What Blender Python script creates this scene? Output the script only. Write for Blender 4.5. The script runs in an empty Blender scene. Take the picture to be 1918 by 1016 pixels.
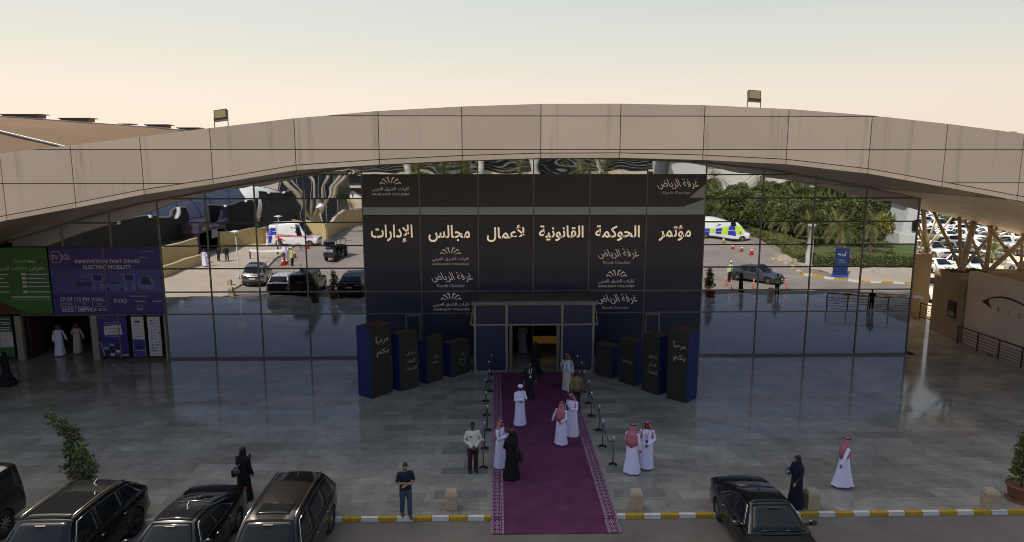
import bpy, bmesh, math, random, unicodedata
from mathutils import Vector, Matrix, noise
random.seed(7)
R = math.radians
sc = bpy.context.scene
COL = sc.collection

# ------------------------------------------------------------------ camera
F, CX, CY, H = 1300.0, 959.0, 508.0, 11.0
TH = math.atan(213 / F)                      # tilt down
PS = math.atan(29 / math.hypot(F, 213))      # slight turn to the right
cam = bpy.data.objects.new('camera', bpy.data.cameras.new('camera'))
COL.objects.link(cam)
cam.location = (0, 0, H)
cam.rotation_euler = (math.pi / 2 - TH, 0, -PS)
cam.data.sensor_width = 36
cam.data.lens = F / 1918 * 36
cam.data.clip_start = 0.1
cam.data.clip_end = 4000
sc.camera = cam

# ------------------------------------------------------------------ light
SUN_EL, SUN_AZ = 47.0, 33.0      # degrees; azimuth from the building's back (+Y) towards the left (-X)
sd = Vector((-math.sin(R(SUN_AZ)) * math.cos(R(SUN_EL)), math.cos(R(SUN_AZ)) * math.cos(R(SUN_EL)), math.sin(R(SUN_EL))))
sun = bpy.data.objects.new('sun', bpy.data.lights.new('sun', 'SUN'))
COL.objects.link(sun)
sun.data.energy = 2.6
sun.data.angle = R(0.5)
sun.data.color = (1.0, 0.93, 0.80)
sun.rotation_euler = sd.to_track_quat('Z', 'Y').to_euler()
world = bpy.data.worlds.new('World')
sc.world = world
world.use_nodes = True
nt = world.node_tree
nt.nodes.clear()
wo = nt.nodes.new('ShaderNodeOutputWorld')
bg = nt.nodes.new('ShaderNodeBackground')
sky = nt.nodes.new('ShaderNodeTexSky')
sky.sky_type = 'NISHITA'
sky.sun_disc = False
sky.sun_elevation = R(SUN_EL)
sky.sun_rotation = R(-SUN_AZ)
sky.altitude = 600
sky.air_density = 1.0
sky.dust_density = 2.2
sky.ozone_density = 1.5
# desert air: the lowest few degrees of the sky are cream coloured dust
geo = nt.nodes.new('ShaderNodeTexCoord')
sep = nt.nodes.new('ShaderNodeSeparateXYZ')
nt.links.new(geo.outputs['Generated'], sep.inputs[0])
ramp = nt.nodes.new('ShaderNodeValToRGB')
SKY_RAMP = [(0.0, (0.40, 0.302, 0.262)), (0.084, (0.40, 0.310, 0.262)), (0.141, (0.41, 0.322, 0.236)), (0.20, (0.42, 0.336, 0.243)), (0.38, (0.78, 0.63, 0.48)), (0.65, (1.0, 0.85, 0.66)), (1.0, (1.0, 0.88, 0.70))]
ramp.color_ramp.elements[0].position = SKY_RAMP[0][0]
ramp.color_ramp.elements[0].color = (*SKY_RAMP[0][1], 1)
ramp.color_ramp.elements[1].position = SKY_RAMP[-1][0]
ramp.color_ramp.elements[1].color = (*SKY_RAMP[-1][1], 1)
for p_, c_ in SKY_RAMP[1:-1]:
    e_ = ramp.color_ramp.elements.new(p_)
    e_.color = (*c_, 1)
nt.links.new(sep.outputs['Z'], ramp.inputs[0])
mul = nt.nodes.new('ShaderNodeMix')
mul.data_type = 'RGBA'
mul.blend_type = 'MULTIPLY'
mul.inputs[0].default_value = 1.0
nt.links.new(sky.outputs[0], mul.inputs[6])
nt.links.new(ramp.outputs[0], mul.inputs[7])
# evenly spread dust near the horizon
r2 = nt.nodes.new('ShaderNodeValToRGB')
DUST = [(0.0, (1.0, 0.86, 0.72)), (0.084, (0.98, 0.862, 0.727)), (0.141, (0.827, 0.815, 0.72)), (0.20, (0.745, 0.76, 0.72)), (0.40, (0.60, 0.66, 0.70))]
r2.color_ramp.elements[0].position = 0.0; r2.color_ramp.elements[0].color = (*DUST[0][1], 1)
r2.color_ramp.elements[1].position = DUST[-1][0]; r2.color_ramp.elements[1].color = (*DUST[-1][1], 1)
for p_, c_ in DUST[1:-1]:
    e_ = r2.color_ramp.elements.new(p_); e_.color = (*c_, 1)
nt.links.new(sep.outputs['Z'], r2.inputs[0])
gain = nt.nodes.new('ShaderNodeVectorMath'); gain.operation = 'SCALE'; gain.inputs['Scale'].default_value = 2.57
nt.links.new(r2.outputs[0], gain.inputs[0])
fade = nt.nodes.new('ShaderNodeMapRange'); fade.inputs[1].default_value = 0.18; fade.inputs[2].default_value = 0.45; fade.inputs[3].default_value = 0.85; fade.inputs[4].default_value = 0.0
nt.links.new(sep.outputs['Z'], fade.inputs[0])
mix2 = nt.nodes.new('ShaderNodeMix'); mix2.data_type = 'RGBA'
nt.links.new(fade.outputs[0], mix2.inputs[0]); nt.links.new(mul.outputs[2], mix2.inputs[6]); nt.links.new(gain.outputs[0], mix2.inputs[7])
# away from the sun the low sky is clearer, bluer and darker
ymap = nt.nodes.new('ShaderNodeMapRange'); ymap.inputs[1].default_value = -0.35; ymap.inputs[2].default_value = 0.25; ymap.inputs[3].default_value = 1.0; ymap.inputs[4].default_value = 0.0
nt.links.new(sep.outputs['Y'], ymap.inputs[0])
zmap = nt.nodes.new('ShaderNodeMapRange'); zmap.inputs[1].default_value = 0.25; zmap.inputs[2].default_value = 0.65; zmap.inputs[3].default_value = 1.0; zmap.inputs[4].default_value = 0.0
nt.links.new(sep.outputs['Z'], zmap.inputs[0])
both = nt.nodes.new('ShaderNodeMath'); both.operation = 'MULTIPLY'
nt.links.new(ymap.outputs[0], both.inputs[0]); nt.links.new(zmap.outputs[0], both.inputs[1])
anti = nt.nodes.new('ShaderNodeMix'); anti.data_type = 'RGBA'; anti.blend_type = 'MULTIPLY'
anti.inputs[7].default_value = (0.52, 0.58, 0.78, 1)
nt.links.new(both.outputs[0], anti.inputs[0]); nt.links.new(mix2.outputs[2], anti.inputs[6])
nt.links.new(anti.outputs[2], bg.inputs[0])
bg.inputs[1].default_value = 0.15
nt.links.new(bg.outputs[0], wo.inputs[0])
sc.view_settings.view_transform = 'Standard'
sc.view_settings.look = 'None'
sc.view_settings.exposure = 1.3
sc.view_settings.gamma = 1.0
sc.render.engine = 'CYCLES'
sc.cycles.max_bounces = 10
sc.cycles.glossy_bounces = 6
sc.cycles.transparent_max_bounces = 6
sc.cycles.caustics_reflective = True
sc.cycles.sample_clamp_indirect = 4.0
sc.cycles.use_denoising = True
sc.cycles.filter_width = 1.0
try:
    sc.cycles.denoiser = 'OPENIMAGEDENOISE'
    sc.cycles.denoising_input_passes = 'RGB_ALBEDO_NORMAL'
except Exception:
    pass

# ------------------------------------------------------------------ survey: from sight lines to ground points
_s, _c, _sp, _cp = math.sin(TH), math.cos(TH), math.sin(PS), math.cos(PS)
def ray(px, py):
    u, v = (px - CX) / F, (CY - py) / F
    y = _c + v * _s
    return (u * _cp + y * _sp, -u * _sp + y * _cp, -_s + v * _c)
def gp(px, py, z=0.0):
    d = ray(px, py); t = (z - H) / d[2]
    return (d[0] * t, d[1] * t)
def at(px, py, Y):
    d = ray(px, py); t = Y / d[1]
    return (d[0] * t, H + d[2] * t)
YW = 37.42                                   # plane of the glass wall
def mg(px, py, z=0.0):                       # ground point of something seen in the mirror glass
    x, y = gp(px, py, z)
    return (x, 2 * YW - y)
def mat_z(px, py, Y):                        # x, z of something seen in the mirror glass standing at Y
    return at(px, py, 2 * YW - Y)

# ------------------------------------------------------------------ materials
MATS = {}
def pmat(name, col, rough=0.6, metal=0.0, var=0.0, scale=4.0, bump=0.0, bscale=30.0, coat=0.0, spec=0.5, stretch=None, island=0.0, emit=None, grime=0.0):
    if name in MATS:
        return MATS[name]
    m = bpy.data.materials.new(name)
    m.use_nodes = True
    t = m.node_tree
    b = t.nodes['Principled BSDF']
    b.inputs['Roughness'].default_value = rough
    b.inputs['Metallic'].default_value = metal
    b.inputs['Specular IOR Level'].default_value = spec
    b.inputs['Coat Weight'].default_value = coat
    b.inputs['Coat Roughness'].default_value = 0.04
    c4 = (*col, 1)
    b.inputs['Base Color'].default_value = c4
    tc = t.nodes.new('ShaderNodeTexCoord')
    src = tc.outputs['Object']
    if stretch:
        mp = t.nodes.new('ShaderNodeMapping')
        mp.inputs['Scale'].default_value = stretch
        t.links.new(src, mp.inputs[0]); src = mp.outputs[0]
    out = None
    if var > 0 or grime > 0:
        n = t.nodes.new('ShaderNodeTexNoise')
        n.inputs['Scale'].default_value = scale
        n.inputs['Detail'].default_value = 6
        n.inputs['Roughness'].default_value = 0.65
        t.links.new(src, n.inputs['Vector'])
        mx = t.nodes.new('ShaderNodeMix'); mx.data_type = 'RGBA'
        v = max(var, grime)
        mx.inputs[6].default_value = (*[max(0, x * (1 - v)) for x in col], 1)
        mx.inputs[7].default_value = (*[min(1, x * (1 + (var if not grime else 0.05))) for x in col], 1)
        mr = t.nodes.new('ShaderNodeMapRange')
        mr.inputs[1].default_value = 0.3; mr.inputs[2].default_value = 0.7
        t.links.new(n.outputs['Fac'], mr.inputs[0])
        t.links.new(mr.outputs[0], mx.inputs[0])
        out = mx.outputs[2]
    if island > 0:
        gi = t.nodes.new('ShaderNodeNewGeometry')
        hs = t.nodes.new('ShaderNodeHueSaturation')
        hs.inputs['Color'].default_value = c4
        if out: t.links.new(out, hs.inputs['Color'])
        mr2 = t.nodes.new('ShaderNodeMapRange')
        mr2.inputs[3].default_value = 1 - island; mr2.inputs[4].default_value = 1 + island
        t.links.new(gi.outputs['Random Per Island'], mr2.inputs[0])
        t.links.new(mr2.outputs[0], hs.inputs['Value'])
        out = hs.outputs[0]
    if out: t.links.new(out, b.inputs['Base Color'])
    if bump > 0:
        n2 = t.nodes.new('ShaderNodeTexNoise')
        n2.inputs['Scale'].default_value = bscale
        n2.inputs['Detail'].default_value = 4
        t.links.new(src, n2.inputs['Vector'])
        bp = t.nodes.new('ShaderNodeBump')
        bp.inputs['Strength'].default_value = bump
        bp.inputs['Distance'].default_value = 0.02
        t.links.new(n2.outputs['Fac'], bp.inputs['Height'])
        t.links.new(bp.outputs[0], b.inputs['Normal'])
    if emit:
        b.inputs['Emission Color'].default_value = (*col, 1)
        b.inputs['Emission Strength'].default_value = emit
    MATS[name] = m
    return m
def node_mat(name):
    m = bpy.data.materials.new(name); m.use_nodes = True
    MATS[name] = m
    return m, m.node_tree, m.node_tree.nodes['Principled BSDF']

# ------------------------------------------------------------------ mesh builder
class MB:
    def __init__(s): s.v = []; s.f = []; s.m = []; s.s = []
    def add(s, vs, fs, mi=0, sm=False, M=None):
        o = len(s.v)
        s.v += [tuple(M @ Vector(p)) for p in vs] if M else [tuple(p) for p in vs]
        for f in fs:
            s.f.append([i + o for i in f]); s.m.append(mi); s.s.append(sm)
        return s
    def box(s, x0, x1, y0, y1, z0, z1, mi=0, M=None):
        vs = [(x0, y0, z0), (x1, y0, z0), (x1, y1, z0), (x0, y1, z0), (x0, y0, z1), (x1, y0, z1), (x1, y1, z1), (x0, y1, z1)]
        return s.add(vs, [(0, 3, 2, 1), (4, 5, 6, 7), (0, 1, 5, 4), (1, 2, 6, 5), (2, 3, 7, 6), (3, 0, 4, 7)], mi, False, M)
    def bar(s, p, q, w, h, mi=0, up=(0, 0, 1)):          # rectangular bar from p to q
        p, q = Vector(p), Vector(q); d = (q - p)
        L = d.length; d.normalize()
        up = Vector(up)
        if abs(d.dot(up)) > 0.98: up = Vector((0, 1, 0))
        x = d.cross(up).normalized(); z = x.cross(d)
        M = Matrix((( x[0], d[0], z[0], p[0]), (x[1], d[1], z[1], p[1]), (x[2], d[2], z[2], p[2]), (0, 0, 0, 1)))
        return s.box(-w / 2, w / 2, 0, L, -h / 2, h / 2, mi, M)
    def tube(s, pts, r, n=10, mi=0, cap=True, sm=True):
        pts = [Vector(p) for p in pts]
        rs = r if isinstance(r, (list, tuple)) else [r] * len(pts)
        o = len(s.v); prev = None
        for i, p in enumerate(pts):
            d = (pts[min(i + 1, len(pts) - 1)] - pts[max(i - 1, 0)]).normalized()
            if prev is None:
                a = Vector((1, 0, 0)) if abs(d.x) < 0.8 else Vector((0, 1, 0))
            else: a = prev
            x = (a - d * a.dot(d)).normalized(); prev = x; y = d.cross(x)
            for k in range(n):
                t = 2 * math.pi * k / n
                s.v.append(tuple(p + (x * math.cos(t) + y * math.sin(t)) * rs[i]))
        for i in range(len(pts) - 1):
            for k in range(n):
                k2 = (k + 1) % n
                s.f.append([o + i * n + k, o + i * n + k2, o + (i + 1) * n + k2, o + (i + 1) * n + k]); s.m.append(mi); s.s.append(sm)
        if cap:
            s.f.append([o + k for k in range(n)][::-1]); s.m.append(mi); s.s.append(False)
            e = o + (len(pts) - 1) * n
            s.f.append([e + k for k in range(n)]); s.m.append(mi); s.s.append(False)
        return s
    def lathe(s, prof, n=16, c=(0, 0, 0), mi=0, sm=True, axis='z'):
        o = len(s.v)
        for r, h in prof:
            for k in range(n):
                t = 2 * math.pi * k / n
                a, b = r * math.cos(t), r * math.sin(t)
                q = (a, b, h) if axis == 'z' else ((h, a, b) if axis == 'x' else (a, h, b))
                s.v.append((q[0] + c[0], q[1] + c[1], q[2] + c[2]))
        for i in range(len(prof) - 1):
            for k in range(n):
                k2 = (k + 1) % n
                s.f.append([o + i * n + k, o + i * n + k2, o + (i + 1) * n + k2, o + (i + 1) * n + k]); s.m.append(mi); s.s.append(sm)
        for i, rev in ((0, True), (len(prof) - 1, False)):
            if prof[i][0] > 1e-5:
                f = [o + i * n + k for k in range(n)]
                s.f.append(f[::-1] if rev else f); s.m.append(mi); s.s.append(False)
        return s
    def ell(s, c, r, nu=12, nv=8, mi=0, M=None):
        vs = [(0, 0, -1)]
        for j in range(1, nv):
            b = -math.pi / 2 + math.pi * j / nv
            for k in range(nu):
                t = 2 * math.pi * k / nu
                vs.append((math.cos(b) * math.cos(t), math.cos(b) * math.sin(t), math.sin(b)))
        vs.append((0, 0, 1))
        fs = []
        for k in range(nu):
            k2 = (k + 1) % nu
            fs.append((0, 1 + k2, 1 + k))
            for j in range(nv - 2):
                a = 1 + j * nu
                fs.append((a + k, a + k2, a + nu + k2, a + nu + k))
            e = 1 + (nv - 2) * nu
            fs.append((e + k, e + k2, len(vs) - 1))
        vs = [(c[0] + p[0] * r[0], c[1] + p[1] * r[1], c[2] + p[2] * r[2]) for p in vs]
        return s.add(vs, fs, mi, True, M)
    def loft(s, rings, mi=0, cap=True, sm=True, closed=True):
        o = len(s.v); n = len(rings[0])
        for r in rings: s.v += [tuple(p) for p in r]
        for i in range(len(rings) - 1):
            for k in range(n if closed else n - 1):
                k2 = (k + 1) % n
                s.f.append([o + i * n + k, o + i * n + k2, o + (i + 1) * n + k2, o + (i + 1) * n + k]); s.m.append(mi); s.s.append(sm)
        if cap and closed:
            s.f.append([o + k for k in range(n)][::-1]); s.m.append(mi); s.s.append(False)
            e = o + (len(rings) - 1) * n
            s.f.append([e + k for k in range(n)]); s.m.append(mi); s.s.append(False)
        return s
    def prism(s, poly, d, mi=0):        # poly: 3D points in order; d: extrusion vector
        n = len(poly); d = Vector(d)
        vs = [tuple(p) for p in poly] + [tuple(Vector(p) + d) for p in poly]
        fs = [list(range(n))[::-1], [n + k for k in range(n)]] + [[k, (k + 1) % n, n + (k + 1) % n, n + k] for k in range(n)]
        return s.add(vs, fs, mi)
    def build(s, name, mats, parent=None, bevel=0.0, sharp=None, solid=0.0, fix=True):
        me = bpy.data.meshes.new(name)
        me.from_pydata(s.v, [], s.f)
        mats = mats if isinstance(mats, (list, tuple)) else [mats]
        for m in mats: me.materials.append(m)
        me.polygons.foreach_set('material_index', s.m)
        me.polygons.foreach_set('use_smooth', s.s)
        if fix or bevel:
            bm = bmesh.new(); bm.from_mesh(me)
            if fix: bmesh.ops.recalc_face_normals(bm, faces=bm.faces)
            if bevel: bmesh.ops.bevel(bm, geom=list(bm.edges), offset=bevel, segments=2, affect='EDGES', profile=0.7)
            bm.to_mesh(me); bm.free()
        if sharp is not None:
            me.polygons.foreach_set('use_smooth', [True] * len(me.polygons))
            me.set_sharp_from_angle(angle=R(sharp))
        me.update()
        o = bpy.data.objects.new(name, me)
        COL.objects.link(o)
        if parent: o.parent = parent
        if solid:
            md = o.modifiers.new('thick', 'SOLIDIFY'); md.thickness = solid; md.offset = 0
        return o

def tag(o, label=None, cat=None, group=None, kind=None):
    if label: o['label'] = label
    if cat: o['category'] = cat
    if group: o['group'] = group
    if kind: o['kind'] = kind
    return o
def thing(name, label, cat, loc=(0, 0, 0), rz=0.0, group=None):
    o = bpy.data.objects.new(name, None)
    COL.objects.link(o)
    o.location = loc; o.rotation_euler = (0, 0, R(rz)); o.empty_display_size = 0.2
    return tag(o, label, cat, group)
def kids(o): return [c for c in KID.get(o.name, [])]
KID = {}
def index_kids():
    KID.clear()
    for o in COL.objects:
        if o.parent: KID.setdefault(o.parent.name, []).append(o)
def copy_tree(o, loc, rz, label=None, group=None, scale=None):
    def cp(a, par):
        c = a.copy(); COL.objects.link(c)
        if par: c.parent = par
        for k in KID.get(a.name, []): cp(k, c)
        return c
    r = cp(o, None)
    r.location = loc; r.rotation_euler = (0, 0, R(rz))
    if scale: r.scale = scale
    if label: r['label'] = label
    if group: r['group'] = group
    return r
ORD = ['first', 'second', 'third', 'fourth', 'fifth', 'sixth', 'seventh', 'eighth', 'ninth', 'tenth', 'eleventh', 'twelfth', 'thirteenth', 'fourteenth', 'fifteenth', 'sixteenth', 'seventeenth', 'eighteenth', 'nineteenth', 'twentieth']

# ------------------------------------------------------------------ lettering
INI, MED, FIN, ISO = {}, {}, {}, {}
for cp_ in range(0xFE80, 0xFEFD):
    d_ = unicodedata.decomposition(chr(cp_)).split()
    if len(d_) == 2: {'<initial>': INI, '<medial>': MED, '<final>': FIN, '<isolated>': ISO}[d_[0]][chr(int(d_[1], 16))] = chr(cp_)
LA = {'\u0622': ('\uFEF5', '\uFEF6'), '\u0623': ('\uFEF7', '\uFEF8'), '\u0625': ('\uFEF9', '\uFEFA'), '\u0627': ('\uFEFB', '\uFEFC')}
def arab(s):
    out, i = [], 0
    while i < len(s):
        c, p = s[i], (s[i - 1] if i else ' ')
        pj = p in INI
        if c == '\u0644' and i + 1 < len(s) and s[i + 1] in LA:
            out.append(LA[s[i + 1]][1 if pj else 0]); i += 2; continue
        n = s[i + 1] if i + 1 < len(s) else ' '
        nj = n in FIN and c in INI
        if c in ISO or c in FIN:
            out.append((MED if pj and nj else INI if nj else FIN if pj and c in FIN else ISO).get(c, c))
        else: out.append(c)
        i += 1
    return ''.join(reversed(out))
TXT = {}
def text_geo(body, bold=0.0):
    key = (body, bold)
    if key not in TXT:
        c = bpy.data.curves.new('lettering', 'FONT')
        c.body = arab(body) if any('\u0600' < ch < '\u06ff' for ch in body) else body
        c.offset = bold; c.resolution_u = 3
        o = bpy.data.objects.new('lettering', c)
        COL.objects.link(o)
        dg = bpy.context.evaluated_depsgraph_get()
        e = o.evaluated_get(dg)
        me = e.to_mesh()
        vs = [v.co.copy() for v in me.vertices]; fs = [list(p.vertices) for p in me.polygons]
        e.to_mesh_clear()
        bpy.data.objects.remove(o); bpy.data.curves.remove(c)
        x0 = min(v.x for v in vs); x1 = max(v.x for v in vs); y0 = min(v.y for v in vs); y1 = max(v.y for v in vs)
        TXT[key] = ([((v.x - x0) / (x1 - x0) - 0.5, (v.y - y0) / (y1 - y0) - 0.5) for v in vs], fs, (x1 - x0) / (y1 - y0))
    return TXT[key]
def put_text(mb, body, M, cx, cy, w=None, h=None, bold=0.0, depth=0.0, mi=0, shear=0.0):
    """lettering in the plane of M (local x right, local y up, local z out), centred on cx, cy"""
    vs, fs, asp = text_geo(body, bold)
    if w is None: w = h * asp
    if h is None: h = w / asp
    P = [(cx + x * w + shear * y * h, cy + y * h, depth) for x, y in vs]
    mb.add(P, fs, mi, False, M)
def plane_M(o, xdir, ydir=(0, 0, 1)):
    x = Vector(xdir).normalized(); y = Vector(ydir).normalized(); z = x.cross(y)
    return Matrix(((x[0], y[0], z[0], o[0]), (x[1], y[1], z[1], o[1]), (x[2], y[2], z[2], o[2]), (0, 0, 0, 1)))
def rect(mb, M, x0, x1, y0, y1, d=0.0, mi=0):
    mb.add([(x0, y0, d), (x1, y0, d), (x1, y1, d), (x0, y1, d)], [(0, 1, 2, 3)], mi, False, M)
def poly2(mb, M, pts, d=0.0, mi=0):
    mb.add([(x, y, d) for x, y in pts], [list(range(len(pts)))], mi, False, M)
for w_ in ['مؤتمر', 'الحوكمة', 'القانونية', 'لأعمال', 'مجالس', 'الإدارات']: text_geo(w_, 0.018)
for w_ in ['كليات الشرق العربي', 'غرفة الرياض', 'ARAB EAST COLLEGES', 'Riyadh Chamber', 'مرحباً', 'بكم']: text_geo(w_, 0.008)
# ------------------------------------------------------------------ surfaces
M_FASCIA = pmat('painted_aluminium', (0.52, 0.455, 0.40), 0.45, var=0.05, scale=0.5, grime=0.0)
def fascia_mat():
    m, t, b = node_mat('stained_aluminium')
    tc = t.nodes.new('ShaderNodeTexCoord')
    mp = t.nodes.new('ShaderNodeMapping'); mp.inputs['Scale'].default_value = (0.9, 0.9, 0.05)
    n = t.nodes.new('ShaderNodeTexNoise'); n.inputs['Scale'].default_value = 1.6; n.inputs['Detail'].default_value = 8; n.inputs['Roughness'].default_value = 0.7
    r = t.nodes.new('ShaderNodeMapRange'); r.inputs[1].default_value = 0.56; r.inputs[2].default_value = 0.74
    n2 = t.nodes.new('ShaderNodeTexNoise'); n2.inputs['Scale'].default_value = 0.35; n2.inputs['Detail'].default_value = 5
    mx = t.nodes.new('ShaderNodeMix'); mx.data_type = 'RGBA'
    mx.inputs[6].default_value = (0.80, 0.635, 0.46, 1); mx.inputs[7].default_value = (0.34, 0.28, 0.22, 1)
    hs = t.nodes.new('ShaderNodeHueSaturation')
    gi = t.nodes.new('ShaderNodeNewGeometry')
    r2 = t.nodes.new('ShaderNodeMapRange'); r2.inputs[3].default_value = 0.91; r2.inputs[4].default_value = 1.07
    ad = t.nodes.new('ShaderNodeMath'); ad.operation = 'MULTIPLY_ADD'; ad.inputs[1].default_value = 0.16; ad.inputs[2].default_value = 0
    ad2 = t.nodes.new('ShaderNodeMath'); ad2.operation = 'ADD'
    L = t.links.new
    L(tc.outputs['Object'], mp.inputs[0]); L(mp.outputs[0], n.inputs['Vector']); L(n.outputs['Fac'], r.inputs[0])
    ml = t.nodes.new('ShaderNodeMath'); ml.operation = 'MULTIPLY'; ml.inputs[1].default_value = 0.8
    L(r.outputs[0], ml.inputs[0]); L(ml.outputs[0], mx.inputs[0])
    L(tc.outputs['Object'], n2.inputs['Vector'])
    L(gi.outputs['Random Per Island'], r2.inputs[0])
    L(n2.outputs['Fac'], ad.inputs[0]); L(ad.outputs[0], ad2.inputs[0]); L(r2.outputs[0], ad2.inputs[1])
    sb = t.nodes.new('ShaderNodeMath'); sb.operation = 'SUBTRACT'; sb.inputs[1].default_value = 0.08
    L(ad2.outputs[0], sb.inputs[0]); L(sb.outputs[0], hs.inputs['Value'])
    L(mx.outputs[2], hs.inputs['Color']); L(hs.outputs[0], b.inputs['Base Color'])
    b.inputs['Roughness'].default_value = 0.42
    return m
M_FASC = fascia_mat()
M_JOINT = pmat('dark_joint', (0.09, 0.068, 0.055), 0.8)
M_SOFFIT = pmat('slatted_soffit', (0.25, 0.18, 0.11), 0.45, var=0.18, scale=2.0, stretch=(6, 0.15, 6))
M_FRAME = pmat('bronze_frame', (0.16, 0.14, 0.12), 0.4, metal=0.3, var=0.08)
M_FRAME_D = pmat('dark_frame', (0.05, 0.043, 0.035), 0.45, metal=0.2)
M_VINYL = pmat('charcoal_vinyl', (0.055, 0.050, 0.060), 0.42, var=0.10, scale=0.8, spec=0.35)
M_VINYL_N = pmat('navy_vinyl', (0.022, 0.026, 0.056), 0.38, var=0.12, scale=0.8, spec=0.4)
M_BAND = pmat('pale_grey_green', (0.40, 0.46, 0.46), 0.5, var=0.06)
M_LET = pmat('satin_cream_lettering', (1.0, 0.93, 0.84), 0.14, metal=1.0)
M_LOGO = pmat('cream_logo_print', (0.98, 0.90, 0.82), 0.5, metal=0.55)
M_LETDIM = pmat('dim_lettering', (0.70, 0.62, 0.56), 0.5, metal=0.55)
M_DARK = pmat('dark_interior', (0.02, 0.014, 0.01), 0.6, var=0.2)
M_WOOD = pmat('dark_wood', (0.05, 0.024, 0.013), 0.5, var=0.3, scale=3, stretch=(1, 1, 0.2))
M_AMBER = pmat('amber_counter', (0.40, 0.20, 0.03), 0.5, emit=0.035)
M_MIRROR, _t, _b = node_mat('mirror_glass')
_b.inputs['Base Color'].default_value = (0.41, 0.435, 0.50, 1)
_b.inputs['Metallic'].default_value = 1.0
_b.inputs['Roughness'].default_value = 0.012
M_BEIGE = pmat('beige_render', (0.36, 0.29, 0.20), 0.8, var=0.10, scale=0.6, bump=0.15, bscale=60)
M_TAN = pmat('tan_paint', (0.46, 0.37, 0.26), 0.5, var=0.12, scale=1.2)
M_RAIL = pmat('brown_metal', (0.10, 0.075, 0.055), 0.45, metal=0.4)
M_BLACK = pmat('black_plastic', (0.012, 0.012, 0.012), 0.4)
M_WHITE = pmat('white_paint', (0.78, 0.77, 0.74), 0.45, var=0.04)
M_CHROME = pmat('chrome', (0.75, 0.74, 0.72), 0.12, metal=1.0)

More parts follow.
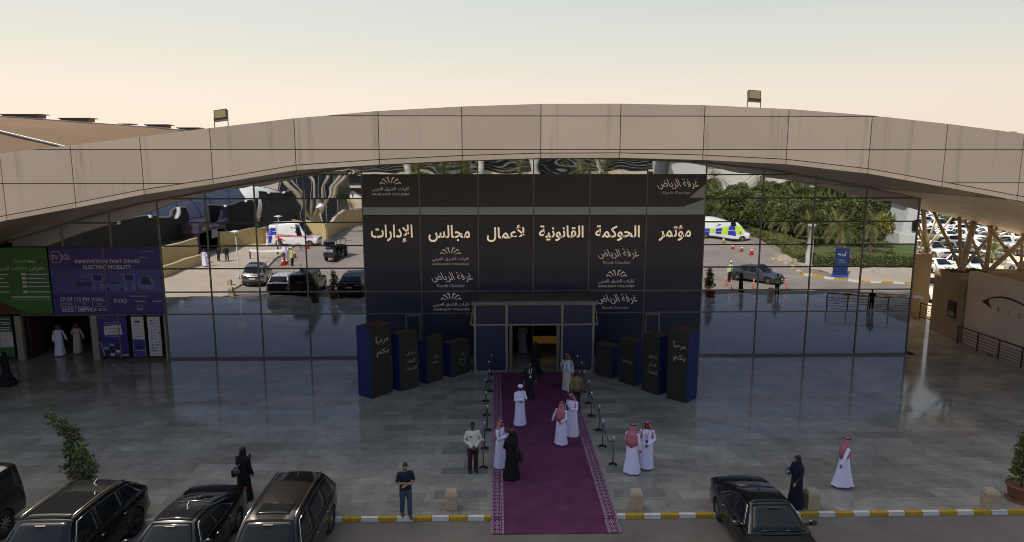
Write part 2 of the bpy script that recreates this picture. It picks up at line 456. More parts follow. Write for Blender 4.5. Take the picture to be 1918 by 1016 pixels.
def paving_mat():
    m, t, b = node_mat('polished_granite')
    L = t.links.new
    tc = t.nodes.new('ShaderNodeTexCoord')
    br = t.nodes.new('ShaderNodeTexBrick')
    br.inputs['Scale'].default_value = 1.0
    br.inputs['Brick Width'].default_value = 1.2; br.inputs['Row Height'].default_value = 0.6
    br.inputs['Mortar Size'].default_value = 0.008; br.inputs['Mortar Smooth'].default_value = 0.1
    br.inputs['Bias'].default_value = -0.1
    br.inputs['Color1'].default_value = (0.315, 0.275, 0.22, 1); br.inputs['Color2'].default_value = (0.415, 0.365, 0.30, 1)
    br.inputs['Mortar'].default_value = (0.21, 0.185, 0.15, 1)
    L(tc.outputs['Object'], br.inputs['Vector'])
    n = t.nodes.new('ShaderNodeTexNoise'); n.inputs['Scale'].default_value = 0.5; n.inputs['Detail'].default_value = 9; n.inputs['Roughness'].default_value = 0.62; n.inputs['Distortion'].default_value = 0.6
    L(tc.outputs['Object'], n.inputs['Vector'])
    mr = t.nodes.new('ShaderNodeMapRange'); mr.inputs[1].default_value = 0.28; mr.inputs[2].default_value = 0.72; mr.inputs[3].default_value = 0.68; mr.inputs[4].default_value = 1.22
    L(n.outputs['Fac'], mr.inputs[0])
    n3 = t.nodes.new('ShaderNodeTexNoise'); n3.inputs['Scale'].default_value = 3.0; n3.inputs['Detail'].default_value = 8; n3.inputs['Roughness'].default_value = 0.75
    L(tc.outputs['Object'], n3.inputs['Vector'])
    mr3 = t.nodes.new('ShaderNodeMapRange'); mr3.inputs[1].default_value = 0.3; mr3.inputs[2].default_value = 0.7; mr3.inputs[3].default_value = 0.82; mr3.inputs[4].default_value = 1.15
    L(n3.outputs['Fac'], mr3.inputs[0])
    mm = t.nodes.new('ShaderNodeMath'); mm.operation = 'MULTIPLY'
    L(mr.outputs[0], mm.inputs[0]); L(mr3.outputs[0], mm.inputs[1])
    hs = t.nodes.new('ShaderNodeHueSaturation')
    L(br.outputs['Color'], hs.inputs['Color']); L(mm.outputs[0], hs.inputs['Value'])
    b2 = t.nodes.new('ShaderNodeTexBrick'); b2.inputs['Scale'].default_value = 1.0
    b2.inputs['Brick Width'].default_value = 3.6; b2.inputs['Row Height'].default_value = 1.2; b2.inputs['Mortar Size'].default_value = 0.0; b2.offset = 0.37
    b2.inputs['Color1'].default_value = (0.86, 0.86, 0.86, 1); b2.inputs['Color2'].default_value = (1.07, 1.07, 1.06, 1)
    L(tc.outputs['Object'], b2.inputs['Vector'])
    st = t.nodes.new('ShaderNodeTexNoise'); st.inputs['Scale'].default_value = 1.7; st.inputs['Detail'].default_value = 10; st.inputs['Roughness'].default_value = 0.8
    L(tc.outputs['Object'], st.inputs['Vector'])
    sm = t.nodes.new('ShaderNodeMapRange'); sm.inputs[1].default_value = 0.60; sm.inputs[2].default_value = 0.72; sm.inputs[3].default_value = 1.0; sm.inputs[4].default_value = 0.72
    L(st.outputs['Fac'], sm.inputs[0])
    m1 = t.nodes.new('ShaderNodeMix'); m1.data_type = 'RGBA'; m1.blend_type = 'MULTIPLY'; m1.inputs[0].default_value = 1
    L(hs.outputs[0], m1.inputs[6]); L(b2.outputs['Color'], m1.inputs[7])
    m2 = t.nodes.new('ShaderNodeMix'); m2.data_type = 'RGBA'; m2.blend_type = 'MULTIPLY'; m2.inputs[0].default_value = 1
    L(m1.outputs[2], m2.inputs[6]); L(sm.outputs[0], m2.inputs[7])
    L(m2.outputs[2], b.inputs['Base Color'])
    rr = t.nodes.new('ShaderNodeMapRange'); rr.inputs[1].default_value = 0.25; rr.inputs[2].default_value = 0.75; rr.inputs[3].default_value = 0.04; rr.inputs[4].default_value = 0.15
    L(n.outputs['Fac'], rr.inputs[0]); L(rr.outputs[0], b.inputs['Roughness'])
    b.inputs['Specular IOR Level'].default_value = 0.36
    n4 = t.nodes.new('ShaderNodeTexNoise'); n4.inputs['Scale'].default_value = 1.1; n4.inputs['Detail'].default_value = 2
    L(tc.outputs['Object'], n4.inputs['Vector'])
    bp = t.nodes.new('ShaderNodeBump'); bp.inputs['Strength'].default_value = 0.07; bp.inputs['Distance'].default_value = 0.012
    L(n4.outputs['Fac'], bp.inputs['Height']); L(bp.outputs[0], b.inputs['Normal'])
    return m
M_PAVE = paving_mat()
M_PAVE_D = pmat('dark_granite', (0.215, 0.20, 0.175), 0.22, var=0.18, scale=2.5)
M_ASPH = pmat('shaded_asphalt', (0.17, 0.138, 0.108), 0.9, var=0.22, scale=0.35, bump=0.3, bscale=40)
M_CONC = pmat('pale_concrete', (0.50, 0.41, 0.30), 0.9, var=0.14, scale=0.25, bump=0.2, bscale=25)
M_SAND = pmat('dusty_ground', (0.42, 0.34, 0.25), 0.95, var=0.15, scale=0.05, bump=0.2, bscale=8)
M_KY = pmat('yellow_kerb_paint', (0.50, 0.30, 0.02), 0.6, var=0.28, scale=6)
M_KW = pmat('white_kerb_paint', (0.68, 0.67, 0.64), 0.6, var=0.16, scale=6)
M_STONE = pmat('sandstone', (0.42, 0.33, 0.22), 0.85, var=0.14, scale=5, bump=0.3, bscale=40)
M_YELLOW = pmat('yellow_render', (0.62, 0.48, 0.20), 0.85, var=0.08, scale=0.8)
M_GRASS = pmat('lawn_green', (0.10, 0.13, 0.035), 0.95, var=0.35, scale=1.2, bump=0.6, bscale=30)

# ------------------------------------------------------------------ ground
KERB_Y = 20.0
RZ = -0.12                                   # road level, the plaza is at 0
g = MB(); g.add([(-1500, -1500, RZ - 0.05), (1500, -1500, RZ - 0.05), (1500, 1500, RZ - 0.05), (-1500, 1500, RZ - 0.05)], [(0, 1, 2, 3)])
tag(g.build('ground', M_SAND, fix=False), kind='structure')
g = MB(); g.add([(-60, -140, RZ - 0.004), (70, -140, RZ - 0.004), (70, KERB_Y, RZ - 0.004), (-60, KERB_Y, RZ - 0.004)], [(0, 1, 2, 3)])
tag(g.build('road', pmat('sunlit_asphalt', (0.29, 0.25, 0.195), 0.9, var=0.2, scale=0.3, bump=0.3, bscale=40), fix=False), kind='structure')  # paler colour stands in for brighter asphalt in the sun
g = MB(); g.add([(-60, 17.7, RZ), (70, 17.7, RZ), (70, KERB_Y, RZ), (-60, KERB_Y, RZ)], [(0, 1, 2, 3)])
tag(g.build('shaded_lane', M_ASPH, fix=False), kind='structure')  # darker colour for the road strip inside the building's shadow
g = MB(); g.box(-60, 27.6, KERB_Y + 0.15, 37.3, -0.3, 0.0)
tag(g.build('plaza', M_PAVE), kind='structure')
g = MB(); g.add([(23.6, 37.3, -0.002), (29.6, 37.3, -0.002), (29.6, 50, -0.002), (23.6, 50, -0.002)], [(0, 1, 2, 3)])
g.box(-60, 23.2, 37.3, 46, -0.3, -0.004)
tag(g.build('hall_floor', M_PAVE), kind='structure')
# painted kerb, 1.02 m blocks
g = MB(); x = -40.0; i = 0
while x < 40:
    g.box(x + 0.005, x + 0.545, KERB_Y, KERB_Y + 0.15, -0.35, 0.004, i % 2); x += 0.55; i += 1
tag(g.build('kerb', [M_KY, M_KW], bevel=0.012), kind='structure')
# darker granite inlays along the carpet
g = MB()
for k in range(9):
    y = 21.2 + k * 1.75
    g.box(-2.1 + 0.12 * (k % 2), -0.36, y, y + 0.55, 0.0, 0.004)
    g.box(3.85, 5.55 - 0.15 * (k % 2), y, y + 0.55, 0.0, 0.004)
tag(g.build('paving_inlay', M_PAVE_D), kind='structure')

# ------------------------------------------------------------------ exhibition hall
YF = 27.2                                    # plane of the fascia
YB = 46.0                                    # back edge of the canopy
TOP = [(-1000, 450), (-700, 392), (-480, 355), (-262, 322), (-130, 303), (0, 287.5), (131.5, 272.6), (261.5, 256.5), (392.5, 240.3), (550, 222), (707.5, 208.3), (864.5, 199.8), (1013, 195), (1163, 194.6), (1320, 197.3), (1477.5, 204.6), (1633.5, 216.7), (1774.5, 232.3), (1917, 250.5), (2060, 272), (2203, 297), (2420, 342), (2680, 400), (3000, 480)]
BOT = [(-980, 720), (-680, 630), (-460, 556), (-245, 487), (-115, 447), (12, 413), (142, 389.5), (270, 364.5), (399, 345), (555, 319), (711, 308.5), (866, 301), (1013, 296.5), (1161, 296), (1317, 300), (1473, 308), (1626, 325.5), (1765, 350), (1907, 376), (2048, 406), (2190, 440), (2400, 494), (2650, 562), (2960, 655)]
TP = [at(x, y, YF) for x, y in TOP]
BP = [at(x, y, YF) for x, y in BOT]
JX = [(a[0] + b[0]) / 2 for a, b in zip(TP, BP)]
def lerp_pts(P, x):
    for (a, b), (c, d) in zip(P, P[1:]):
        if x <= c or (c, d) == P[-1]: return b + (d - b) * (x - a) / (c - a)
TPX = [(j, lerp_pts(TP, j)) for j in JX]
BPX = [(j, lerp_pts(BP, j)) for j in JX]
def arch_b(x): return lerp_pts(BPX, x)
def arch_t(x): return lerp_pts(TPX, x)
hall = thing('exhibition_hall', 'wide exhibition hall with a beige arched canopy over a mirror glass front', 'building', (0, YW, 0))
def P(mb, name, mats, parent=None, **k):
    """build a part given in world coordinates under a parent standing anywhere"""
    o = mb.build(name, mats, None, **k)
    par = parent if parent is not None else hall
    o.parent = par
    o.matrix_parent_inverse = par_inv(par)
    return o
def par_inv(o):
    M = Matrix.LocRotScale(o.location, o.rotation_euler, o.scale)
    if o.parent: M = par_inv(o.parent).inverted() @ (o.matrix_parent_inverse @ M)
    return M.inverted()
def clip(poly, axis, val, keep_less):
    out = []
    for i in range(len(poly)):
        a, b = poly[i], poly[(i + 1) % len(poly)]
        ia = (a[axis] <= val) == keep_less; ib = (b[axis] <= val) == keep_less
        if ia: out.append(a)
        if ia != ib and abs(b[axis] - a[axis]) > 1e-9:
            t = (val - a[axis]) / (b[axis] - a[axis])
            out.append((a[0] + (b[0] - a[0]) * t, a[1] + (b[1] - a[1]) * t))
    return out
ZL = [at(960, y, YF)[1] for y in (343.5, 280.5, 217.5)]
g = MB(); bk = MB()
GAP = 0.016
for (x0, t0), (x1, t1), (_, b0), (_, b1) in zip(TPX, TPX[1:], BPX, BPX[1:]):
    strip = 0.19
    def edge(z0a, z1a): return
    quad = [(x0 + GAP, b0 + strip + GAP), (x1 - GAP, b1 + strip + GAP), (x1 - GAP, t1), (x0 + GAP, t0)]
    lo = -9
    for z in ZL + [99]:
        q = clip(clip(quad, 1, z - GAP, True), 1, lo + GAP, False)
        if len(q) >= 3: g.prism([(p[0], YF, p[1]) for p in q], (0, 0.03, 0))
        lo = z
    g.prism([(x0 + GAP, YF - 0.004, b0), (x1 - GAP, YF - 0.004, b1), (x1 - GAP, YF - 0.004, b1 + strip - GAP), (x0 + GAP, YF - 0.004, b0 + strip - GAP)], (0, 0.034, 0))
    bk.prism([(x0, YF + 0.032, b0 + 0.004), (x1, YF + 0.032, b1 + 0.004), (x1, YF + 0.032, t1 - 0.004), (x0, YF + 0.032, t0 - 0.004)], (0, 0.2, 0))
P(g, 'fascia', M_FASC); P(bk, 'fascia_backing', M_JOINT)
g = MB()
n = len(TPX)
for i in range(n - 1):                       # roof deck
    (x0, t0), (x1, t1) = TPX[i], TPX[i + 1]
    g.prism([(x0, YF + 0.235, t0), (x1, YF + 0.235, t1), (x1, YF + 0.235, t1 - 0.25), (x0, YF + 0.235, t0 - 0.25)], (0, YB - YF - 0.3, 0))
P(g, 'roof', M_FASCIA)
# soffit of long slats running across the canopy
g = MB()
for i in range(n - 1):
    (x0, b0), (x1, b1) = BPX[i], BPX[i + 1]
    g.prism([(x0, YF + 0.235, b0 + 0.02), (x1, YF + 0.235, b1 + 0.02), (x1, YF + 0.235, b1 + 0.08), (x0, YF + 0.235, b0 + 0.08)], (0, YB - YF - 0.3, 0))
P(g, 'soffit', M_SOFFIT)
g = MB()
y = 27.9
while y < YB - 0.1:
    for i in range(n - 1):
        (x0, b0), (x1, b1) = BPX[i], BPX[i + 1]
        if x1 < 22: continue
        g.bar((x0, y, b0 + 0.0), (x1, y, b1 + 0.0), 0.34, 0.034)
    y += 0.42
P(g, 'soffit_slat', pmat('bounce_lit_slat', (0.74, 0.60, 0.43), .5, var=.2, scale=1.5))  # slat colour raised to carry light bounced up from the sunny ground
g = MB()
for i in range(n - 1):                       # back edge board
    (x0, b0), (x1, b1), (_, t0), (_, t1) = BPX[i], BPX[i + 1], TPX[i], TPX[i + 1]
    g.prism([(x0, YB, b0 - 0.02), (x1, YB, b1 - 0.02), (x1, YB, t1), (x0, YB, t0)], (0, 0.1, 0))
P(g, 'rear_fascia', M_FASCIA)
g = MB()                                     # trim where soffit meets the glass
xs = [-26 + k * 0.7 for k in range(71)]
xs = [v for v in xs if v < 23.0] + [23.1]
for a, b in zip(xs, xs[1:]): g.bar((a, YW - 0.06, arch_b(a) - 0.04), (b, YW - 0.06, arch_b(b) - 0.04), 0.07, 0.08)
P(g, 'head_trim', M_FRAME)
# unseen hall blocks added behind the glass to stop sun, and the side wall
g = MB()
g.box(-90, -29.0, YW + 0.4, 46.2, 0, 7.0); g.box(-90, 22.6, 46.3, 80, 0, 9.6); g.box(4, 22.95, 46.35, 80.1, 0, 13.6); g.box(-90, -36, 30, 37, 0, 7.4)
g.box(22.7, 23.06, YW + 0.1, 80, -0.3, 8.35)
P(g, 'side_wall_and_sun_block', M_BEIGE)
g = MB(); g.box(-29, 22.65, 44.2, 44.4, 0, 8.0); g.box(-29, 22.65, YW + 0.4, 44.2, 4.6, 4.7)
P(g, 'inner_wall', M_WOOD)

VX = [-25.82, -23.24, -20.66, -18.07, -15.52, -12.91, -10.30, -7.19, -4.13, -1.0, 1.98, 5.01, 8.1, 11.28, 14.4, 17.26, 20.1, 23.04]
ZR = [0.06, 2.53, 3.765, 5.05, 6.29, 7.545, 8.82, 10.08, 11.4]
rnd = random.Random(11)
def pane(x0, x1, z0, z1, wav):
    nu, nv = 14, 10
    tx, tz, pil = rnd.uniform(-1, 1) * 0.0013, rnd.uniform(-1, 1) * 0.0010, rnd.uniform(-0.0016, 0.0020)
    sx, sz = rnd.uniform(0, 99), rnd.uniform(0, 99)
    vs = []
    for j in range(nv + 1):
        for i in range(nu + 1):
            u, v = i / nu, j / nv
            x = x0 + (x1 - x0) * u
            zt = max(min(z1, arch_b(x) - 0.02), z0 + 0.001)
            z = z0 + (zt - z0) * v
            d = tx * (u - .5) * (x1 - x0) + tz * (v - .5) * (z1 - z0) + pil * math.sin(math.pi * u) * math.sin(math.pi * v)
            d += wav * noise.noise((x * 0.9 + sx, z * 1.3 + sz, 3.1))
            vs.append((x, YW + d, z))
    fs = [(j * (nu + 1) + i, j * (nu + 1) + i + 1, (j + 1) * (nu + 1) + i + 1, (j + 1) * (nu + 1) + i) for j in range(nv) for i in range(nu)]
    m = MB(); m.add(vs, fs, 0, True)
    P(m, 'glass_pane', M_MIRROR, fix=False)
COLS_L = range(0, 7)
for c in range(len(VX) - 1):
    x0, x1 = VX[c] + 0.02, VX[c + 1] - 0.02
    for r in range(len(ZR) - 1):
        z0, z1 = ZR[r] + 0.015, ZR[r + 1] - 0.015
        if 7 <= c <= 12 and r < 7: continue            # covered by the graphics
        if c < 3 and r < 4: continue                   # banners and doors
        if z0 + 0.08 > max(arch_b(x0), arch_b(x1)): continue
        pane(x0, x1, z0, z1, 0.0016 if (r >= 7) else 0.0026 if (r == 6 or (r == 5 and c < 7)) else 0.0011)
for k, x in enumerate(VX):
    z1 = min(arch_b(x) - 0.03, 11.3); g = MB()
    z0 = 2.5 if x in (-23.24,) else 0.0
    g.box(x - 0.03, x + 0.03, YW - 0.055, YW + 0.08, z0, z1)
    P(g, 'mullion', M_FRAME)
for r, z in enumerate(ZR[:-1]):
    rowsg = [MB()]; last = None
    for a, b in zip(VX, VX[1:]):
        if z > min(arch_b(a), arch_b(b)) + 0.6: continue
        if r == 0 and (-1.1 < a < 5.0 or a < -20): continue
        aa, bb = a + 0.03, b - 0.03
        if arch_b(a) < z: aa = a + (b - a) * min(1, (z - arch_b(a)) / max(1e-6, arch_b(b) - arch_b(a)))
        if arch_b(b) < z: bb = a + (b - a) * (arch_b(a) - z) / max(1e-6, arch_b(a) - arch_b(b))
        if bb - aa < 0.05: continue
        if last is not None and a - last > 0.2: rowsg.append(MB())
        last = b
        rowsg[-1].box(aa, bb, YW - 0.05, YW + 0.07, z - (0.032 if r else 0.06), z + (0.032 if r else 0.05))
    for g in rowsg:
        if g.v: P(g, 'transom', M_FRAME_D if r > 2 else M_FRAME)

# ------------------------------------------------------------------ conference graphics on the centre bays
PM = plane_M((0, YW - 0.075, 0), (1, 0, 0))              # x right, y up, facing the plaza
WORDS = {12: 'مؤتمر', 11: 'الحوكمة', 10: 'القانونية', 9: 'لأعمال', 8: 'مجالس', 7: 'الإدارات'}
WIDTH = {12: 1.76, 11: 2.42, 10: 2.42, 9: 2.06, 8: 2.24, 7: 2.24}
def fan_logo(mb, M, cx, cy, s, mi=0):
    """open fan of bent leaves above two lines of lettering"""
    for ang, r0, r1, w in ((-64, .30, .62, .075), (-38, .26, .66, .08), (-13, .22, .66, .085), (13, .22, .66, .085), (38, .26, .66, .08), (64, .30, .62, .075)):
        a = R(ang); d = (math.sin(a), math.cos(a)); nx = (math.cos(a), -math.sin(a))
        sg = 1 if ang > 0 else -1
        o = (d[0] * 0.05, d[1] * 0.05 - 0.05)
        pts = [(o[0] + d[0] * r0 - nx[0] * w * .3, o[1] + d[1] * r0 - nx[1] * w * .3), (o[0] + d[0] * r0 + nx[0] * w * .3, o[1] + d[1] * r0 + nx[1] * w * .3)]
        tip = 0.16 * sg
        pts2 = [(o[0] + d[0] * r1 + nx[0] * w * .6, o[1] + d[1] * r1 + nx[1] * w * .6), (o[0] + d[0] * (r1 + .02) + nx[0] * tip, o[1] + d[1] * (r1 + .02) + nx[1] * tip),
                (o[0] + d[0] * (r1 + .10) + nx[0] * tip, o[1] + d[1] * (r1 + .10) + nx[1] * tip), (o[0] + d[0] * (r1 + .10) - nx[0] * w * .6 * sg, o[1] + d[1] * (r1 + .10) - nx[1] * w * .6 * sg)]
        if sg < 0: pts2 = [(o[0] + d[0] * r1 - nx[0] * w * .6, o[1] + d[1] * r1 - nx[1] * w * .6)] + pts2[1:]
        poly2(mb, M, [(cx + x * s * .76, cy + .10 * s + y * s * .60) for x, y in ([pts[0]] + [pts[1]] + pts2 if sg > 0 else [pts[1]] + [pts[0]] + pts2)], 0.006, mi)
    put_text(mb, 'كليات الشرق العربي', M, cx, cy - 0.12 * s, w=1.98 * s, h=0.26 * s, bold=0.008, depth=0.006, mi=mi)
    put_text(mb, 'ARAB EAST COLLEGES', M, cx, cy - 0.37 * s, w=2.0 * s, h=0.11 * s, bold=0.004, depth=0.006, mi=mi)
def chamber_logo(mb, M, cx, cy, s, mi=0):
    put_text(mb, 'غرفة الرياض', M, cx + .04, cy + 0.16 * s, w=2.25 * s, h=0.56 * s, bold=0.006, depth=0.006, mi=mi, shear=-0.42)
    put_text(mb, 'Riyadh Chamber', M, cx, cy - 0.33 * s, w=1.5 * s, bold=0.0, depth=0.006, mi=1)
LOGOS = {(7, 6): 'fan', (12, 6): 'ch', (8, 3): 'fan', (11, 3): 'ch', (8, 2): 'ch', (11, 2): 'fan', (8, 1): 'fan', (11, 1): 'ch'}
for c in range(7, 13):
    x0, x1 = VX[c] + 0.034, VX[c + 1] - 0.034
    for r in range(0, 7):
        if r == 0 and c in (9, 10): continue
        z0, z1 = ZR[r] + 0.034, ZR[r + 1] - 0.034
        if r == 0: z0 = 0.12
        m = MB()
        if r == 5:                                       # this row is two sheets
            m.box(x0, x1, YW - 0.03, YW + 0.01, z0, 7.90); m.box(x0, x1, YW - 0.03, YW + 0.01, 7.94, z1)
        else: m.box(x0, x1, YW - 0.03, YW + 0.01, z0, z1)
        pan = P(m, 'graphic_panel', M_VINYL if r >= 3 else M_VINYL_N)
        t = MB(); PMf = plane_M((0, YW - 0.036, 0), (1, 0, 0)); cx, cz = (x0 + x1) / 2, (z0 + z1) / 2
        if r == 4: put_text(t, WORDS[c], PMf, cx, cz + 0.02, w=WIDTH[c], h={12: .86, 11: .86, 10: .86, 9: .92, 8: .92, 7: .98}[c], bold=0.018, depth=0.004)
        elif (c, r) in LOGOS: (fan_logo if LOGOS[c, r] == 'fan' else chamber_logo)(t, PMf, cx + (0.05 if c == 8 else 0), cz - 0.03, 1.0)
        if t.v: P(t, 'lettering', [M_LET if r == 4 else M_LOGO, M_LETDIM], pan, fix=False)
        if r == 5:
            t = MB(); rect(t, PMf, x0, x1, 7.94, 8.36)  # paler grey-green strip across the row, with a diagonal right end
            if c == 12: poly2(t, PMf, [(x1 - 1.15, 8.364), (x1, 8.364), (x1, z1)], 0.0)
            P(t, 'pale_band', M_BAND, pan, fix=False)
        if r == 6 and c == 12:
            t = MB(); poly2(t, PMf, [(x1 - 0.85, z0), (x1, z0), (x1, z0 + 0.72)]); P(t, 'pale_band', M_BAND, pan, fix=False)
        if r in (0, 1, 2) and c in (7, 12, 8, 11):        # fine rays printed in the navy sheets
            t = MB()
            M_RAYS = pmat('faint_blue_print', (0.02, 0.026, 0.055), 0.5)
            for k in range(14):
                a = R(18 + k * 8.5 if c > 9 else 162 - k * 8.5)
                ox, oz = (x1, z0) if c < 10 else (x0, z0)
                pts = []
                for rr_ in (0.9, 1.15 + 0.9 * ((k * 7) % 5) / 5):
                    pts.append((ox + (-1 if c < 10 else 1) * rr_ * abs(math.cos(a)) * 1.6, oz + rr_ * abs(math.sin(a)) * .8))
                (ax, az), (bx, bz) = pts
                ax, bx = max(x0, min(x1, ax)), max(x0, min(x1, bx)); az, bz = max(z0, min(z1, az)), max(z0, min(z1, bz))
                if abs(ax - bx) + abs(az - bz) > .1: poly2(t, PMf, [(ax, az), (ax + .015, az), (bx + .015, bz), (bx, bz)], 0.0)
            if t.v: P(t, 'printed_rays', M_RAYS, pan, fix=False)
g = MB(); g.box(-7.15, 11.24, YW + .10, YW + .14, 2.55, 10.05); P(g, 'panel_backing', M_BLACK)
# glazed side doors left and right of the entrance
for xa, xb in ((-5.05, -4.2), (8.17, 9.02)):
    g = MB()
    for a, b in ((xa, xa + .1), (xb - .1, xb)): g.box(a, b, YW - 0.10, YW - 0.03, 0.1, 2.5)
    g.box(xa + .1, xb - .1, YW - 0.10, YW - 0.03, 2.38, 2.5); g.box(xa + .1, xb - .1, YW - 0.10, YW - 0.03, 0.1, 0.25)
    d = P(g, 'door', M_FRAME)
    h = MB(); h.tube([(xa + .16, YW - .16, .9), (xa + .16, YW - .16, 1.3)], 0.014, 8); P(h, 'handle', M_CHROME, d)

# ------------------------------------------------------------------ left hand banners and doors
M_EVB = pmat('violet_banner', (0.036, 0.023, 0.19), 0.45, var=0.12, scale=0.5)
M_EVM = pmat('blue_banner_picture', (0.06, 0.064, 0.27), 0.45, var=0.25, scale=0.8)
M_GRN = pmat('green_banner', (0.035, 0.15, 0.03), 0.45, var=0.2, scale=0.4)
M_TEAL = pmat('teal_banner', (0.01, 0.075, 0.06), 0.45, var=0.1)
M_PALE = pmat('pale_print', (0.58, 0.56, 0.56), 0.5)
M_GREYP = pmat('grey_print', (0.26, 0.27, 0.30), 0.5)
M_LIME = pmat('lime_print', (0.30, 0.42, 0.10), 0.5)
M_RUST = pmat('rust_print', (0.09, 0.025, 0.015), 0.6, var=0.5, scale=6)
def banner(name, label, x0, x1, z0, z1, m, y=YW - 0.065):
    b = thing(name, label, 'banner', ((x0 + x1) / 2, y, z0))
    g = MB(); g.box(x0, x1, y, y + 0.02, z0, z1); P(g, 'sheet', m, b, bevel=0.004)
    return b
ev = banner('event_banner', 'wide violet EV AUTO SHOW banner with cars printed across its middle', -24.02, -18.11, 2.60, 6.24, M_EVB)
BM = plane_M((0, YW - 0.068, 0), (1, 0, 0))
t = MB()
put_text(t, 'INNOVATION THAT DRIVES', BM, -20.92, 5.48, w=3.42, h=.20, bold=.014)
put_text(t, 'ELECTRIC MOBILITY', BM, -20.95, 5.17, w=2.55, h=.20, bold=.014)
put_text(t, '27-29', BM, -23.32, 3.42, w=.66, bold=.012); put_text(t, 'OCTOBER', BM, -23.32, 3.14, w=.64)
put_text(t, '2025', BM, -23.30, 2.84, w=.64, bold=.012)
put_text(t, '12 PM', BM, -22.42, 3.42, w=.66, bold=.012); put_text(t, 'TO', BM, -22.40, 3.14, w=.2)
put_text(t, '08PM', BM, -22.38, 2.84, w=.74, bold=.012)
put_text(t, 'HALL', BM, -21.56, 3.42, w=.60, bold=.012); put_text(t, 'NO.', BM, -21.56, 3.14, w=.24)
put_text(t, '01 & 02', BM, -21.55, 2.84, w=.66, bold=.012)
put_text(t, 'EVIQ', BM, -20.42, 3.30, w=.66, bold=.004)
put_text(t, 'SixT', BM, -19.40, 2.86, w=.36, bold=.012)
put_text(t, 'EV', BM, -23.66, 5.72, w=.34, bold=.006); put_text(t, 'AUTO', BM, -23.16, 5.80, w=.48, bold=.014); put_text(t, 'SHOW', BM, -23.13, 5.63, w=.50, bold=.014)
hx = [(-23.62 + .36 * math.cos(R(60 * k)), 5.72 + .36 * math.sin(R(60 * k))) for k in range(6)]
for k in range(6):
    (ax, az), (bx, bz) = hx[k], hx[(k + 1) % 6]
    l = math.hypot(bx - ax, bz - az); nx, nz = -(bz - az) / l * .022, (bx - ax) / l * .022
    poly2(t, BM, [(ax, az), (bx, bz), (bx + nx, bz + nz), (ax + nx, az + nz)])
for x in (-22.86, -21.94): rect(t, BM, x - .012, x + .012, 2.7, 3.55)
for x, w in ((-23.32, .7), (-22.42, .7), (-21.55, .62)):
    for z in (3.26, 3.02): rect(t, BM, x - w / 2, x + w / 2, z - .008, z + .008)
put_text(t, 'TITLE SPONSOR', BM, -18.72, 6.02, w=.62, h=.05); rect(t, BM, -19.9, -18.9, 3.56, 3.59)
put_text(t, 'ELECTRO', BM, -18.98, 5.68, w=.46, bold=.01, mi=1); put_text(t, 'PLATINUM SPONSOR', BM, -19.4, 3.57, w=.7, h=.05); put_text(t, 'GOLD SPONSOR', BM, -19.4, 3.05, w=.5, h=.05)
rect(t, BM, -19.62, -19.1, 3.27, 3.31, 0, 0); rect(t, BM, -18.7, -18.2, 3.27, 3.31, 0, 0)
P(t, 'lettering', [M_PALE, M_LIME], ev, fix=False)
t = MB(); rect(t, BM, -23.98, -18.15, 3.80, 4.98, -0.001); P(t, 'picture', M_EVM, ev, fix=False)
for x0, x1, z0, z1 in ((-21.14, -21.09, 2.6, 6.24), (-24.0, -18.12, 3.75, 3.775), (-24.0, -18.12, 5.04, 5.06)):
    m = MB(); m.box(x0, x1, YW - .08, YW - .066, z0, z1); P(m, 'frame_bar', M_FRAME, ev)
# the printed vehicles: generic silhouettes, two charging posts, a car on each side and a pod
t = MB()
def car_print(cx, cz, s, mi):
    poly2(t, BM, [(cx + x * s, cz + z * s) for x, z in ((-.62, -.2), (-.60, .04), (-.42, .12), (-.24, .31), (.22, .32), (.42, .12), (.60, .05), (.63, -.2))], 0.003, mi)
    poly2(t, BM, [(cx + x * s, cz + z * s) for x, z in ((-.34, .12), (-.2, .26), (.18, .27), (.33, .12))], 0.005, 1 - mi)
    for dx in (-.4, .4): poly2(t, BM, [(cx + dx * s + .1 * s * math.cos(R(k * 30)), cz - .18 * s + .1 * s * math.sin(R(k * 30))) for k in range(12)], 0.0055, 1)
car_print(-22.3, 4.28, .75, 1); car_print(-20.65, 4.12, .95, 0); 
for x in (-21.55, -19.85):
    poly2(t, BM, [(x - .3, 4.36), (x + .3, 4.36), (x + .34, 4.82), (x - .34, 4.82)], 0.003, 2); poly2(t, BM, [(x - .22, 4.42), (x + .22, 4.42), (x + .25, 4.76), (x - .25, 4.76)], 0.005, 1)
    for d in (-.22, .2): rect(t, BM, x + d - .09, x + d + .09, 3.86, 4.3, 0.004, 2)
poly2(t, BM, [(-19.36, 3.95), (-18.6, 3.95), (-18.52, 4.3), (-18.75, 4.72), (-19.2, 4.74), (-19.42, 4.3)], 0.003, 2); poly2(t, BM, [(-19.28, 4.22), (-18.66, 4.2), (-18.82, 4.64), (-19.18, 4.66)], 0.005, 1)
P(t, 'printed_vehicles', [pmat('print_mid_blue', (0.10, 0.11, 0.36), .5), pmat('print_dark_blue', (0.02, 0.02, 0.09), .5), pmat('print_pale_blue', (0.13, 0.15, 0.42), .5)], ev, fix=False)
gb = banner('event_banner', 'green banner with pale Arabic heading at the left end of the front', -29.9, -24.10, 2.60, 6.24, M_GRN)
t = MB()
put_text(t, 'معرض معدات البنية التحتية', BM, -26.0, 5.13, w=3.4, bold=.004)
put_text(t, 'Saudi', BM, -25.55, 5.52, w=.62, bold=.004, mi=1); put_text(t, 'Matix', BM, -24.92, 5.50, w=.46, bold=.01)
poly2(t, BM, [(-24.62, 5.42), (-24.55, 5.42), (-24.48, 5.58), (-24.40, 5.46), (-24.33, 5.58), (-24.26, 5.42), (-24.2, 5.42), (-24.31, 5.68), (-24.41, 5.55), (-24.5, 5.68)], 0, 2)
